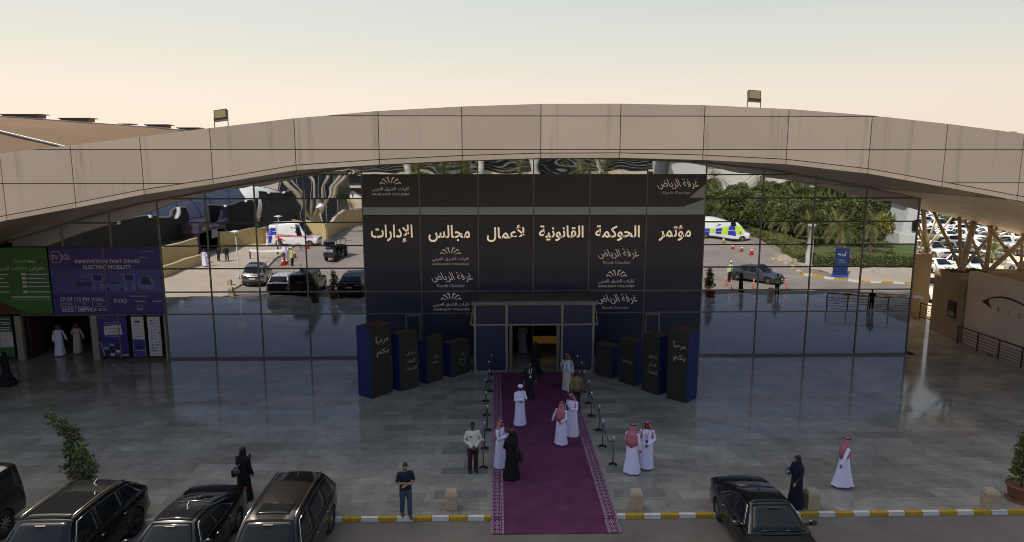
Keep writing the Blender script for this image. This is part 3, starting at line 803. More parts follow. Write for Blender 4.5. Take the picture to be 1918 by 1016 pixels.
for k, (z, w) in enumerate(((4.76, 1.15), (4.54, .95), (4.32, 1.1), (4.10, 1.15), (3.80, 1.1))):
    rect(t, BM, -25.25, -25.25 + w, z, z + .055); rect(t, BM, -25.55, -25.32, z - .03, z + .1, 0, 0)
    rect(t, BM, -27.3, -27.3 + w * .9, z, z + .055)
rect(t, BM, -26.2, -24.15, 3.52, 3.58); rect(t, BM, -26.3, -24.15, 3.38, 3.40)
P(t, 'lettering', [M_PALE, M_LIME, M_BLACK], gb, fix=False)
t = MB(); poly2(t, BM, [(-29.8, 2.66), (-25.3, 2.66), (-25.9, 2.86), (-26.4, 3.1), (-27.0, 3.42), (-29.8, 3.9)]); P(t, 'picture', M_RUST, gb, fix=False)
# door frame, posters
for x, w_ in ((-26.05, .17), (-21.98, .17), (-18.15, .05)):
    g = MB(); g.box(x - w_, x + w_, YW - .09, YW + .12, 0, 2.5); P(g, 'door_frame', pmat('beige_frame', (0.30, 0.26, 0.21), .5, var=.08))
g = MB(); g.box(-25.85, -25.72, YW + .3, YW + 1.6, 0, 2.4); g.box(-24.2, -24.1, YW + 3.2, YW + 3.3, 0, 3); g.box(-22.6, -22.5, YW + 3.2, YW + 3.3, 0, 3); g.box(-25.5, -22, YW + 3.2, YW + 3.3, 1.0, 1.06); P(g, 'door_leaf', M_WOOD)
po = banner('poster', 'violet EV AUTO SHOW 2025 APP poster right of the left doorway', -21.75, -20.22, 0.17, 2.48, M_EVB, YW - .05)
t = MB(); BM2 = plane_M((0, YW - .053, 0), (1, 0, 0))
poly2(t, BM2, [(-21.48, 1.42), (-20.48, 1.44), (-20.55, 1.98), (-21.46, 1.9)])
poly2(t, BM2, [(-21.4, 1.43), (-21.3, 1.43), (-21.38, 1.28)])
put_text(t, 'FOR THE FULL EXHIBITION', BM2, -21.0, 2.10, w=.8, h=.05); put_text(t, 'EXPERIENCE DOWNLOAD', BM2, -20.98, 2.01, w=.9, h=.05)
put_text(t, 'EV AUTO SHOW', BM2, -21.0, 1.74, w=.8, bold=.012, depth=.002, mi=1); put_text(t, '2025 APP', BM2, -20.98, 1.58, w=.42, bold=.012, depth=.002, mi=1)
rect(t, BM2, -21.2, -20.6, 1.31, 1.37, 0, 2)
for i in range(4):
    for j in range(3):
        rect(t, BM2, -21.55 + j * .31, -21.30 + j * .31, .24 + i * .18, .38 + i * .18, 0, (1, 2, 0, 1, 3)[(i * 3 + j * 2) % 5])
poly2(t, BM2, [(-21.72, 1.02), (-21.68, 1.02), (-21.52, .22), (-21.56, .22)])
rect(t, BM2, -20.62, -20.26, .24, .30); put_text(t, 'EV AUTO SHOW', BM2, -21.45, 2.36, w=.34, h=.1, mi=2)
P(t, 'lettering', [M_PALE, M_BLACK, M_GREYP, pmat('bottle_green', (.02, .10, .05), .5)], po, fix=False)
po = banner('poster', 'narrow white and blue poster between the two other posters', -19.97, -19.30, 0.2, 2.42, M_PALE, YW - .05)
t = MB(); rect(t, BM2, -19.95, -19.32, .22, 1.15, 0, 0); rect(t, BM2, -19.78, -19.5, 2.1, 2.2, 0, 1); rect(t, BM2, -19.9, -19.36, .52, .54, .002, 2)
for z, w in ((1.95, .3), (1.72, .2), (1.5, .5), (1.3, .4)): rect(t, BM2, -19.64 - w / 2, -19.64 + w / 2, z, z + .03, 0, 3)
poly2(t, BM2, [(-19.85, .62), (-19.42, .62), (-19.45, .75), (-19.55, .86), (-19.7, .86), (-19.82, .75)], .002, 1)
P(t, 'lettering', [pmat('royal_blue_print', (.03, .04, .25), .5, var=.3, scale=3), M_BLACK, M_PALE, M_GREYP], po, fix=False)
po = banner('poster', 'narrow white poster full of small sponsor marks at the right', -19.10, -18.42, 0.2, 2.42, M_PALE, YW - .05)
t = MB(); rr = random.Random(4)
for i in range(12):
    for j in range(3 if i % 3 else 4):
        w = rr.uniform(.07, .14); x = -19.0 + (j + .3) * (.58 / (3 if i % 3 else 4)); z = .3 + i * .17
        rect(t, BM2, x, x + w, z, z + rr.uniform(.025, .07), 0, rr.choice((0, 0, 1, 2, 3)))
P(t, 'lettering', [M_GREYP, M_BLACK, pmat('red_print', (.3, .05, .04), .5), M_EVB], po, fix=False)
po = banner('poster', 'teal and white list poster at the left edge of the doorway', -29.5, -26.40, 0.2, 2.48, M_TEAL, YW - .05)
t = MB(); rect(t, BM2, -29.4, -26.42, .75, 1.62)
for z, w in ((2.3, .7), (2.1, .5), (2.0, .4), (1.82, .8), (1.70, .9)): rect(t, BM2, -26.5 - w, -26.5, z, z + .05, 0, 0)
for z in (.85, .98, 1.12, 1.25, 1.4, 1.52): rect(t, BM2, -29.3, -26.5, z, z + .02, .002, 1); rect(t, BM2, -27.12, -27.04, z + .02, z + .06, .002, 2)
rect(t, BM2, -29.4, -26.42, .22, .72, 0, 3)
P(t, 'lettering', [M_PALE, M_GREYP, M_BLACK, M_GRN], po, fix=False)

# ------------------------------------------------------------------ glazed entrance box
YV = 34.66
ent = thing('entrance_porch', 'projecting glazed entrance box with navy panels and open doorway at the carpet end', 'entrance', (1.93, YV, 0))
g = MB()
for x in (-1.14, 0.49, 3.34, 4.95): g.box(x - .06, x + .06, YV, YV + .12, 0, 3.62)
for z in (2.54, ): g.box(-1.30, 5.12, YV - .06, YV - .003, z - .04, z + .04)
for a, b in ((-1.08, .43), (3.40, 4.89)): g.box(a, b, YV + .004, YV + .116, 0, .09)
for x in (-1.14, 4.95): g.box(x - .05, x + .05, YV + .12, YW - .1, 0, .09); g.box(x - .05, x + .05, YW - .2, YW - .1, .09, 3.6)
P(g, 'frame', pmat('porch_frame', (0.27, 0.235, 0.20), .4, metal=.2, var=.06), ent)
for a, b in ((-1.08, .43), (.55, 3.28), (3.40, 4.89)):
    g = MB(); g.box(a, b, YV + .04, YV + .08, 2.58, 3.62); P(g, 'panel', M_VINYL_N, ent)
    if a != .55:
        g = MB(); g.box(a, b, YV + .04, YV + .08, .09, 2.5); pn = P(g, 'panel', M_VINYL_N, ent)
        if a < 0:
            t = MB(); VM = plane_M((0, YV + .037, 0), (1, 0, 0))
            for k in range(11):
                x = -1.02 + k * .12; poly2(t, VM, [(x - .0, .15 + .02 * k), (x + .012, .15 + .02 * k), (x - .25 + .012 - k * .02 + .3, 1.35 - k * .07), (x - .25 - k * .02 + .3, 1.35 - k * .07)][::1])
            P(t, 'printed_rays', pmat('ray_print', (.035, .045, .10), .5), pn, fix=False)
for x in (-1.14, 4.95):
    g = MB(); g.box(x - .02, x + .02, YV + .13, YW - .21, .1, 3.6); P(g, 'side_panel', M_VINYL_N, ent)
g = MB()                                                  # flat roof with a raised edge
g.box(-1.22, 5.06, YV - .02, YW - .08, 3.62, 3.66)
g.box(-1.30, 5.14, YV - .10, YV - .02, 3.56, 3.76); g.box(-1.30, -1.22, YV - .02, YW - .08, 3.56, 3.76); g.box(5.06, 5.14, YV - .02, YW - .08, 3.56, 3.76)
P(g, 'roof', pmat('porch_roof', (.20, .175, .14), .7, var=.2, scale=3), ent)
g = MB()                                                  # flared skirt on both sides
for s_, x in ((-1, -1.2), (1, 5.01)):
    g.prism([(x, YV - .05, 3.45), (x + s_ * .04, YV - .05, 3.45), (x + s_ * .2, YV - .05, 2.5), (x + s_ * .1, YV - .05, 2.5)], (0, 2.4, 0))
P(g, 'side_flashing', M_FRAME, ent)
g = MB()
for x in (.70, 3.14): g.box(x - .08, x + .08, YV + .05, YV + .1, 0, 2.5)
P(g, 'door_frame', M_FRAME, ent)
g = MB()
for x in (-1.13, 4.94):
    for z in (.4, .95, 1.5, 2.05): g.ell((x, YV - .02, z), (.025, .02, .025), 8, 6)
for x in (.3, 2.05, 2.25, 4.2): g.ell((x, YV - .10, 2.60), (.035, .03, .03), 8, 6)
P(g, 'fixing_stud', M_CHROME, ent)
# the lobby seen through the doorway
lob = thing('lobby_desk', 'low amber lit counter inside the dark lobby behind the open doorway', 'counter', (2.75, 38.9, 0))
g = MB(); g.box(2.0, 3.5, 38.7, 39.2, .0, .40); g.box(1.95, 3.55, 38.6, 39.25, 0.88, .93); P(g, 'body', M_WOOD, lob, bevel=.01)
g = MB(); g.box(2.08, 3.42, 38.72, 38.8, .42, .86); P(g, 'lit_front', M_AMBER, lob)
# ------------------------------------------------------------------ right hand end: retaining walls, trusses, railings
def wall_thing(name, label, cat, boxes, m, bevel=0.02):
    b = boxes[0]; t = thing(name, label, cat, ((b[0] + b[1]) / 2, (b[2] + b[3]) / 2, b[4]))
    g = MB()
    for x in boxes: g.box(*x)
    P(g, 'body', m, t, bevel=bevel); return t
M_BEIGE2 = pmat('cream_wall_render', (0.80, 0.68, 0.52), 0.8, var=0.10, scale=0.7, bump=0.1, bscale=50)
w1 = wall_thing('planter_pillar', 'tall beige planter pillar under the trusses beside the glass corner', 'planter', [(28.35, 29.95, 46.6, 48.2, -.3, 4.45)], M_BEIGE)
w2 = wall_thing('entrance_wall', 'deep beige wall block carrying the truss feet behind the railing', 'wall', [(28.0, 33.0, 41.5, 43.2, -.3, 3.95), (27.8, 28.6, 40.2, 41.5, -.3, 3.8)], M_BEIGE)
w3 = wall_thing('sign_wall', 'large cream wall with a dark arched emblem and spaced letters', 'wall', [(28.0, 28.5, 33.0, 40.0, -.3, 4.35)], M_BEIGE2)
SM = plane_M((27.985, 0, 0), (0, -1, 0), (0, 0, 1))      # local x runs towards the viewer (-Y)
t = MB()
SY, SZ = -36.55, 2.75
def arc_pts(n, f): return [f(i / n) for i in range(n + 1)]
up_ = arc_pts(24, lambda u: (SY - 1.75 + 4.4 * u, SZ + .05 + .62 * math.sin(math.pi * (0.06 + .94 * u) ** 0.8)))
lo_ = arc_pts(24, lambda u: (SY - 1.75 + 4.4 * u, SZ + .01 + .56 * math.sin(math.pi * (0.06 + .94 * u) ** 0.8)))
for i in range(24): t.add([(*up_[i], 0.0), (*up_[i + 1], 0.0), (*lo_[i + 1], 0.0), (*lo_[i], 0.0)], [(3, 2, 1, 0)], 0, False, SM)
poly2(t, SM, [(SY - 2.15, SZ + .05), (SY - 1.5, SZ + .36), (SY - 1.58, SZ + .12), (SY - 1.2, SZ - .22)], 0.001)
for k, ch in enumerate('RICEC'): put_text(t, ch, SM, SY - .72 + k * .78, SZ - .12, h=.26, bold=.01, depth=.001)
P(t, 'lettering', pmat('dark_bronze_sign', (.03, .024, .02), .5), w3, fix=False)
# info panels on the wall block
t = thing('wall_cabinet', 'small black notice case on the beige wall block by the railing', 'notice case', (27.75, 40.85, 1.2))
g = MB(); g.box(27.72, 27.8, 40.5, 41.2, 1.35, 2.35); P(g, 'case', M_BLACK, t, bevel=.01)
g = MB(); g.box(27.708, 27.718, 40.57, 41.13, 1.42, 1.75); P(g, 'paper', pmat('faded_paper', (.30, .27, .22), .6, var=.5, scale=7), t)
def railing(label, pts, h=1.1, rails=5):
    t = thing('railing', label, 'railing', (pts[0][0], pts[0][1], 0))
    L = Vector((*pts[1], 0)) - Vector((*pts[0], 0)); n = max(2, round(L.length / 1.5))
    for k in range(n + 1):
        p = Vector((*pts[0], 0)) + L * (k / n)
        g = MB(); g.box(p.x - .03, p.x + .03, p.y - .03, p.y + .03, 0, h); P(g, 'post', M_RAIL, t)
    g = MB(); g.bar((*pts[0], h), (*pts[1], h), .07, .06)
    for k in range(rails):
        z = .16 + k * (h - .24) / rails; g.bar((*pts[0], z), (*pts[1], z), .025, .03)
    P(g, 'rail', M_RAIL, t); return t
railing('brown metal railing with five bars in front of the emblem wall', ((27.45, 39.6), (27.75, 33.2)))
railing('short brown railing between the glass corner and the beige wall block', ((29.2, 46.2), (29.5, 43.3)))
# trusses: feet on the walls, heads under the back edge of the canopy
def strut_cluster(label, foot, Yf, heads, name='truss_column'):
    fx, fz = at(*foot, Yf)
    t = thing(name, label, 'truss column', (fx, Yf, fz))
    g = MB(); g.lathe([(.30, fz - .12), (.30, fz), (.16, fz + .16), (.05, fz + .2)], 12, (fx, Yf, 0)); P(g, 'foot', M_TAN, t)
    for (hx, hy), Yh, r in heads:
        x, z = at(hx, hy, Yh); g = MB()
        g.tube([(fx, Yf, fz + .08), (x, Yh, z + .1)], r * .85, 10); P(g, 'strut', M_TAN, t)
    return t
strut_cluster('tan truss struts spreading from the tall planter pillar', (1735, 468), 47.4, [((1728, 392), 45.8, .17), ((1716, 432), 46.5, .09), ((1759, 392), 48.5, .08), ((1789, 402), 50.5, .07), ((1712, 395), 46, .07)])
strut_cluster('tan truss fan rising from the left end of the wall block', (1800, 508), 42.2, [((1745, 392), 45.9, .12), ((1796, 400), 44.8, .13), ((1829, 402), 45.8, .24), ((1884, 410), 45.9, .12)])
strut_cluster('tan truss fan rising from the middle of the wall block', (1846, 516), 42.6, [((1858, 405), 45.8, .17), ((1801, 400), 45.9, .10), ((1930, 440), 44.2, .17)])
strut_cluster('tan truss fan at the right edge above the emblem wall', (1912, 507), 42.4, [((1833, 402), 45.9, .11), ((1916, 415), 45.2, .10), ((1960, 432), 45.9, .12)])
g_t = thing('security_camera', 'white dome security camera on the right corner of the glass front', 'security camera', (23.2, YW - .1, 3.3))
g = MB(); g.box(23.08, 23.6, YW - .12, YW - .04, 3.3, 3.42); P(g, 'arm', M_WHITE, g_t)
g = MB(); g.ell((23.6, YW - .08, 3.2), (.12, .12, .13), 12, 8); g.lathe([(.13, 3.2), (.13, 3.32)], 12, (23.6, YW - .08, 0)); P(g, 'dome', M_WHITE, g_t)

# ------------------------------------------------------------------ neighbouring hall roof behind on the left, roof lights
M_ROOF2 = pmat('dusty_roof_sheet', (0.165, 0.115, 0.078), 1.0, var=0.08, scale=0.08, spec=0.0)
nb = thing('neighbour_hall', 'low vaulted dusty roof of the next hall behind the canopy on the left', 'building', (-60, 110, 0))
def rp(px, py, Y): x, z = at(px, py, Y); return (x, Y, z)
ridge = [rp(-300, 190, 120), rp(0, 219, 120), rp(140, 229, 120), rp(300, 240.5, 120), rp(345, 245, 120), rp(420, 262, 120)]
seam = [rp(-300, 170 + 30, 95), rp(0, 247.5, 95), rp(60, 262, 95), rp(115, 275, 95), rp(190, 296, 95), rp(300, 330, 95)]
eav = [(p[0] + 2, 78, 7.0) for p in seam]
g = MB(); g.loft([ridge, [(0.5 * (a[0] + b[0]), 107.5, (a[2] + b[2]) / 2 + .25) for a, b in zip(ridge, seam)], seam, eav], closed=False, sm=True)
g.loft([eav, [(p[0], 78, 0) for p in eav]], closed=False, sm=False)
P(g, 'roof', M_ROOF2, nb)
g = MB(); g.tube([(p[0], p[1] - .1, p[2] + .12) for p in seam], .13, 6); P(g, 'gutter', M_WHITE, nb)
g = MB(); g.tube([(p[0], p[1], p[2] + .05) for p in ridge], .16, 6); P(g, 'ridge_cap', M_FASCIA, nb)
for px, w, h in ((12, 6.0, .55), (115, 4.6, .55), (210, 1.4, .2), (272, 3.2, .45), (332, 2.9, .5)):
    x, y, z = rp(px, 0, 120)[0], 120.2, lerp_pts([(p[0], p[2]) for p in ridge], rp(px, 0, 120)[0])
    g = MB(); g.box(x - w / 2, x + w / 2, y, y + 2, z - .4, z + h); g.box(x - w / 2 - .3, x + w / 2 + .5, y - .2, y + 2.2, z + h, z + h + .14); P(g, 'roof_vent', M_ROOF2, nb)
for px, py, tilt, lab in ((415, 238, 8, 'square tan floodlight on the left shoulder of the canopy'), (1412, 199, -4, 'square tan floodlight near the top right of the canopy')):
    x, _ = at(px, py, YF + .4); z = arch_t(x)
    t = thing('floodlight', lab, 'floodlight', (x, YF + .4, z))
    g = MB(); M = Matrix.Translation((x, YF + .4, z + .42)) @ Matrix.Rotation(R(tilt * -1), 4, 'Y') @ Matrix.Rotation(R(-22), 4, 'X') @ Matrix.Scale(1.05, 4)
    g.box(-.24, .24, -.06, .10, -.16, .26, 0, M); P(g, 'housing', pmat('dark_bronze', (.06, .05, .03), .5), t, bevel=.02)
    g = MB(); g.box(-.205, .205, -.075, -.062, -.08, .225, 0, M); P(g, 'lens', pmat('amber_lens', (.62, .42, .18), .4, var=.1), t)
    g = MB()
    for s_ in (-.26, .26): g.bar((x + s_, YF + .4, z - .15), (x + s_, YF + .4, z + .40), .025, .04)
    g.box(x - .28, x + .28, YF + .36, YF + .44, z - .16, z - .08); P(g, 'bracket', M_FRAME, t)
x, _ = at(1891, 245, YF + 1.2); z = arch_t(x)
t = thing('roof_box', 'small beige box standing on the canopy at the right', 'roof box', (x, YF + 1.2, z))
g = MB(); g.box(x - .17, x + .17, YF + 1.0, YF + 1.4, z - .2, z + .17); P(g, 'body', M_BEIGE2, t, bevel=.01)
g = MB(); g.box(x - .05, x + .06, YF + .985, YF + .998, z - .02, z + .12); P(g, 'opening', M_BLACK, t)

# ------------------------------------------------------------------ carpet
M_CARPET = pmat('purple_carpet', (0.13, 0.034, 0.080), 0.95, var=0.22, scale=1.6, bump=0.5, bscale=200, spec=0.2)
M_CARP_P = pmat('pink_carpet_pattern', (0.40, 0.27, 0.32), 0.95, spec=0.2)
M_CARP_D = pmat('dark_carpet_pattern', (0.045, 0.014, 0.05), 0.95, spec=0.2)
cp_ = thing('carpet', 'long purple carpet with pink patterned borders running to the entrance', 'carpet', (1.73, 19.2, 0))
CX0, CX1 = -0.22, 3.71
def cz(y): return 0.016 if y > KERB_Y - .03 else 0.016 + (RZ) * min(1, (KERB_Y - .03 - y) / 0.16) ** .8
ys = [19.17, 19.3, 19.5, 19.7, 19.8, 19.82, 19.86, 19.9, 19.94, 19.97, 20.02, 20.2] + [20.6 + .5 * k for k in range(28)] + [34.6]
g = MB(); rr = random.Random(2)
grid = [[(CX0 + (CX1 - CX0) * i / 16, y, cz(y) + (0.004 * noise.noise((i * .7, y * .9, 0)) + 0.006 * max(0, noise.noise((i * .15, y * 2.2, 5))))) for i in range(17)] for y in ys]
g.loft(grid, closed=False, sm=True)
P(g, 'pile', M_CARPET, cp_, fix=True)
g = MB()
def cquad(x0, x1, y0, y1, mi): g.add([(x0, y0, cz(y0) + .006), (x1, y0, cz(y0) + .006), (x1, y1, cz(y1) + .006), (x0, y1, cz(y1) + .006)], [(0, 1, 2, 3)], mi)
y = 19.2
while y < 34.5:
    for e in (CX0, CX1 - .40):
        for x in (.02, .34): cquad(e + x, e + x + .055, y, y + .055, 0)
        for x in (.005, .092, .30, .39): cquad(e + x, e + x + .012, y, y + .09, 0)
    y += .09
y = 19.2
while y < 34.3:
    for e in (CX0 + .2, CX1 - .2):
        for r0, r1 in ((.085, .058), (.03, 0)):
            q = [(0, -r0 * 1.3), (r0, 0), (0, r0 * 1.3), (-r0, 0)]; q2 = [(0, -r1 * 1.3), (r1, 0), (0, r1 * 1.3), (-r1, 0)]
            for k in range(4):
                a, b, c, d = q[k], q[(k + 1) % 4], q2[(k + 1) % 4], q2[k]
                g.add([(e + p[0], y + .11 + p[1], cz(y + .11 + p[1]) + .007) for p in ((a, b, c, d) if r1 else (a, b, (0, 0)))], [(0, 1, 2, 3) if r1 else (0, 1, 2)], 0)
    y += .24
P(g, 'border', [M_CARP_P, M_CARP_D], cp_, fix=False)

# ------------------------------------------------------------------ standing display boxes
M_BOXF = pmat('charcoal_board', (0.024, 0.021, 0.016), 0.7, var=0.1)
M_BOXB = pmat('blue_board', (0.010, 0.020, 0.115), 0.5, var=0.15, scale=1.5)
M_BOXI = pmat('brown_board', (0.13, 0.075, 0.04), 0.85, var=0.15)
M_GOLD = pmat('pale_gold_print', (0.50, 0.42, 0.33), .5)
M_MINT = pmat('mint_print', (0.12, 0.30, 0.20), .5)
PYL = [((-5.77, 30.75), (-4.99, 31.76), (-6.41, 31.42), 3.34, 0, 'tallest blue and charcoal display box on the left with a two line greeting'),
       ((-4.61, 31.76), (-3.82, 32.44), (-5.06, 32.23), 2.77, 1, 'blue and charcoal display box with three lettered lines left of the carpet, second tallest'),
       ((-3.45, 32.83), (-2.72, 33.56), (-3.86, 33.25), 2.30, 2, 'display box with a notched top and small arch mark left of the carpet'),
       ((-2.31, 33.81), (-1.43, 34.76), (-2.71, 34.17), 1.75, 3, 'shortest display box on the left with a round mint emblem'),
       ((8.54, 29.87), (7.82, 30.59), (9.28, 30.42), 3.26, 0, 'tallest blue and charcoal display box on the right with a two line greeting'),
       ((7.51, 30.96), (6.97, 31.65), (8.01, 31.4), 2.80, 1, 'blue and charcoal display box with three lettered lines right of the carpet, second tallest'),
       ((6.64, 32.29), (6.09, 33.03), (7.09, 32.6), 2.20, 4, 'display box with one small lettered line right of the carpet'),
       ((5.76, 33.46), (5.19, 33.99), (6.11, 33.63), 1.66, 5, 'shortest display box on the right with a plain front')]
for fc, tc_, bc, h, kind, lab in PYL:
    fc, tv, bv = Vector((*fc, 0)), Vector((*tc_, 0)), Vector((*bc, 0))
    dT = (tv - fc); LT = max(dT.length, 1.0) ; dT.normalize()
    dB = Vector((-dT.y, dT.x, 0)) if (bv - fc).dot(Vector((-dT.y, dT.x, 0))) > 0 else Vector((dT.y, -dT.x, 0))
    LB = max((bv - fc).length, .62)
    t = thing('display_box', lab, 'display box', fc, 0, 'display boxes beside the entrance')
    c = [fc, fc + dT * LT, fc + dT * LT + dB * LB, fc + dB * LB]; th = .025
    inn = [c[0] + (dT + dB) * th, c[1] + (dB - dT) * th, c[2] - (dT + dB) * th, c[3] + (dT - dB) * th]
    hs = [h, h, h, h]
    if kind == 2: hs = [h, h, h - .0, h - .28]
    for k, nm in enumerate(('front_board', 'side_board', 'back_board', 'side_board')):
        a, b, ai, bi = c[k], c[(k + 1) % 4], inn[k], inn[(k + 1) % 4]
        ha, hb = hs[k], hs[(k + 1) % 4]
        if kind != 2: ha = hb = h
        g = MB()
        vs = [(*a[:2], 0), (*b[:2], 0), (*b[:2], hb), (*a[:2], ha), (*ai[:2], 0), (*bi[:2], 0), (*bi[:2], hb), (*ai[:2], ha)]
        g.add(vs, [(0, 1, 2, 3)], 0); g.add(vs, [(5, 4, 7, 6), (3, 2, 6, 7), (0, 4, 5, 1)], 1)
        pb = P(g, nm, [M_BOXF if k == 0 else M_BOXB, M_BOXI], t, fix=False)
        if k == 0:
            nrm = -dB
            xd = dT if dT.cross(Vector((0, 0, 1))).dot(nrm) > 0 else -dT
            o0 = (c[0] if xd.dot(dT) > 0 else c[1]) + nrm * .003
            FM = plane_M(o0, xd); q = MB()
            if kind == 0:
                put_text(q, 'مرحباً', FM, LT * .56, h * .80, w=LT * .62, bold=.008); put_text(q, 'بكم', FM, LT * .58, h * .62, w=LT * .6, h=.36, bold=.008)
            elif kind == 1:
                for z, w_, s_ in ((.64, .42, 'مدخل'), (.50, .42, 'كبار'), (.37, .5, 'الشخصيات')): put_text(q, s_, FM, LT * .62, h * z, w=LT * w_ * 1.15, h=.2)
            elif kind == 2:
                for i in range(7):
                    a0, a1 = R(20 + i * 20), R(38 + i * 20)
                    poly2(q, FM, [(LT * .6 + .16 * math.cos(a0), h * .5 + .16 * math.sin(a0)), (LT * .6 + .16 * math.cos(a1), h * .5 + .16 * math.sin(a1)), (LT * .6 + .125 * math.cos(a1), h * .5 + .125 * math.sin(a1)), (LT * .6 + .125 * math.cos(a0), h * .5 + .125 * math.sin(a0))])
                rect(q, FM, LT * .35, LT * .7, h * .43, h * .445)
            elif kind == 3:
                for i in range(22):
                    if i in (5, 6, 16): continue
                    a0, a1 = R(i * 16.4), R(i * 16.4 + 15)
                    poly2(q, FM, [(LT * .6 + .27 * math.cos(a0), h * .45 + .27 * math.sin(a0)), (LT * .6 + .27 * math.cos(a1), h * .45 + .27 * math.sin(a1)), (LT * .6 + .24 * math.cos(a1), h * .45 + .24 * math.sin(a1)), (LT * .6 + .24 * math.cos(a0), h * .45 + .24 * math.sin(a0))], 0, 1)
                put_text(q, 'صالح', FM, LT * .6, h * .45, w=.36, mi=1); rect(q, FM, LT * .5, LT * .72, h * .62, h * .63); rect(q, FM, LT * .5, LT * .72, h * .28, h * .29)
            elif kind == 4: put_text(q, 'ELITE HALL', FM, LT * .55, h * .52, w=LT * .62, h=.11)
            if q.v: P(q, 'lettering', [M_GOLD, M_MINT], pb, fix=False)

# ------------------------------------------------------------------ stanchions and ropes
M_ROPE = pmat('purple_velvet_rope', (0.06, 0.03, 0.09), .9)
st0 = None; prevp = None
LST = [(905.5, 877), (908, 841), (913, 806.6), (911, 778.5), (910, 752), (917, 733.5), (916, 715.5), (921, 702)]
RST = [(1148, 871), (1128.5, 837), (1122, 806.6), (1107.5, 780), (1102, 756), (1093.5, 735), (1089, 718), (1081, 703.5)]
for side, lst in (('left', LST), ('right', RST)):
    prevp = None
    for k, p in enumerate(lst):
        x, y = gp(*p)
        lab = f'chrome rope stanchion, {ORD[k]} from the road on the {side} of the carpet'
        if st0 is None:
            st0 = thing('stanchion', lab, 'stanchion', (0, 0, 0), 0, 'rope stanchions along the carpet')
            g = MB(); g.lathe([(.165, 0), (.165, .012), (.15, .03), (.05, .045), (.025, .06)], 20); g.build('base', pmat('brushed_dark_steel', (.12, .11, .10), .25, metal=.9), st0)
            g = MB(); g.lathe([(.022, .05), (.022, .93), (.03, .94), (.03, .99), (.02, 1.0)], 12); g.build('pole', pmat('steel_pole', (.42, .39, .36), .22, metal=.9), st0)
            g = MB(); g.ell((0, 0, 1.045), (.048, .048, .05), 12, 8); g.build('finial', M_CHROME, st0)
            index_kids(); o = st0
        else: o = copy_tree(st0, (0, 0, 0), 0, lab)
        o.location = (x, y, 0.004)
        if prevp:
            a, b = Vector((*prevp, .93)), Vector((x, y, .93)); pts = []
            sag = .30 if (a - b).length > .9 else .2
            for i in range(11):
                u = i / 10; q = a.lerp(b, u); q.z -= sag * 4 * u * (1 - u); pts.append(q)
            t = MB().tube(pts, .017, 8).build('rope', M_ROPE)
            tag(t, f'purple velvet rope hung between the {ORD[k - 1]} and {ORD[k]} {side} stanchions from the road', 'rope', 'velvet ropes along the carpet')
        prevp = (x, y)

# ------------------------------------------------------------------ stone bollards
def bollard_mesh():
    g = MB(); g.box(-.19, .19, -.19, .19, 0, .40); g.box(-.20, .20, -.20, .20, .415, .50)
    g.loft([[(-.2, -.2, .5), (.2, -.2, .5), (.2, .2, .5), (-.2, .2, .5)], [(-.15, -.15, .60), (.15, -.15, .60), (.15, .15, .60), (-.15, .15, .60)]], sm=False)
    g.box(-.185, .185, -.185, .185, .395, .42)
    return g
BOL = [((845, 958), 'sandstone block bollard left of the carpet by the painted kerb'), ((1194, 958), 'sandstone block bollard right of the carpet by the painted kerb'),
       ((1525, 957), 'sandstone block bollard beside the woman in navy and the black sedan'), ((1862, 956), 'sandstone block bollard beside the terracotta plant pot')]
b0 = None
bl = [(gp(*p), l) for p, l in BOL] + [(mg(433, 551), 'sandstone bollard at the kerb reflected at the left of the glass'), (mg(430, 534), 'sandstone bollard in sunlight reflected beside a pale car'), (mg(1451, 485), 'pale bollard by the far yellow kerb in the right reflection'), (mg(1487, 497), 'pale bollard near the hedge corner in the right reflection'), (mg(1440, 553), 'block bollard behind the green vest man in the right reflection')]
for (x, y), lab in bl:
    if b0 is None:
        b0 = bollard_mesh().build('bollard', M_STONE, bevel=.012); o = b0
    else:
        o = b0.copy(); COL.objects.link(o)
    o.location = (x, y + (.22 if KERB_Y < y < 20.5 else 0), 0 if y > KERB_Y else RZ); o.rotation_euler = (0, 0, random.uniform(-.05, .05))
    tag(o, lab, 'bollard', 'stone bollards along the kerbs')
# ------------------------------------------------------------------ vehicles (nose towards -Y)
def paint(name, col, metal=0.35, rough=0.3): return pmat(name, col, rough, metal=metal, coat=0.45 if max(col) < .05 else 0.8, var=0.06, scale=0.7, spec=0.3)
M_CARGLASS = pmat('tinted_car_glass', (0.010, 0.012, 0.012), 0.05, spec=0.30, coat=0.0)
M_TYRE = pmat('tyre_rubber', (0.016, 0.016, 0.016), 0.85)
M_RIM = pmat('alloy_rim', (0.38, 0.37, 0.36), 0.3, metal=0.9)
M_RIMD = pmat('dark_rim', (0.05, 0.05, 0.05), 0.35, metal=0.8)
M_LAMP = pmat('headlamp_glass', (0.62, 0.63, 0.64), 0.12, metal=0.3, coat=1)
M_TAIL = pmat('red_lamp', (0.30, 0.012, 0.010), 0.2, coat=1)
M_PLATE = pmat('number_plate', (0.66, 0.66, 0.62), 0.5)
M_TRIM = pmat('black_trim', (0.014, 0.013, 0.013), 0.45)
def bake(o, cutters):
    for c in cutters:
        md = o.modifiers.new('cut', 'BOOLEAN'); md.operation = 'DIFFERENCE'; md.object = c; md.solver = 'EXACT'
    dg = bpy.context.evaluated_depsgraph_get()
    me = bpy.data.meshes.new_from_object(o.evaluated_get(dg))
    o.modifiers.clear(); old = o.data; o.data = me; bpy.data.meshes.remove(old)
    for c in cutters: bpy.data.objects.remove(c)
WHEELS = {}
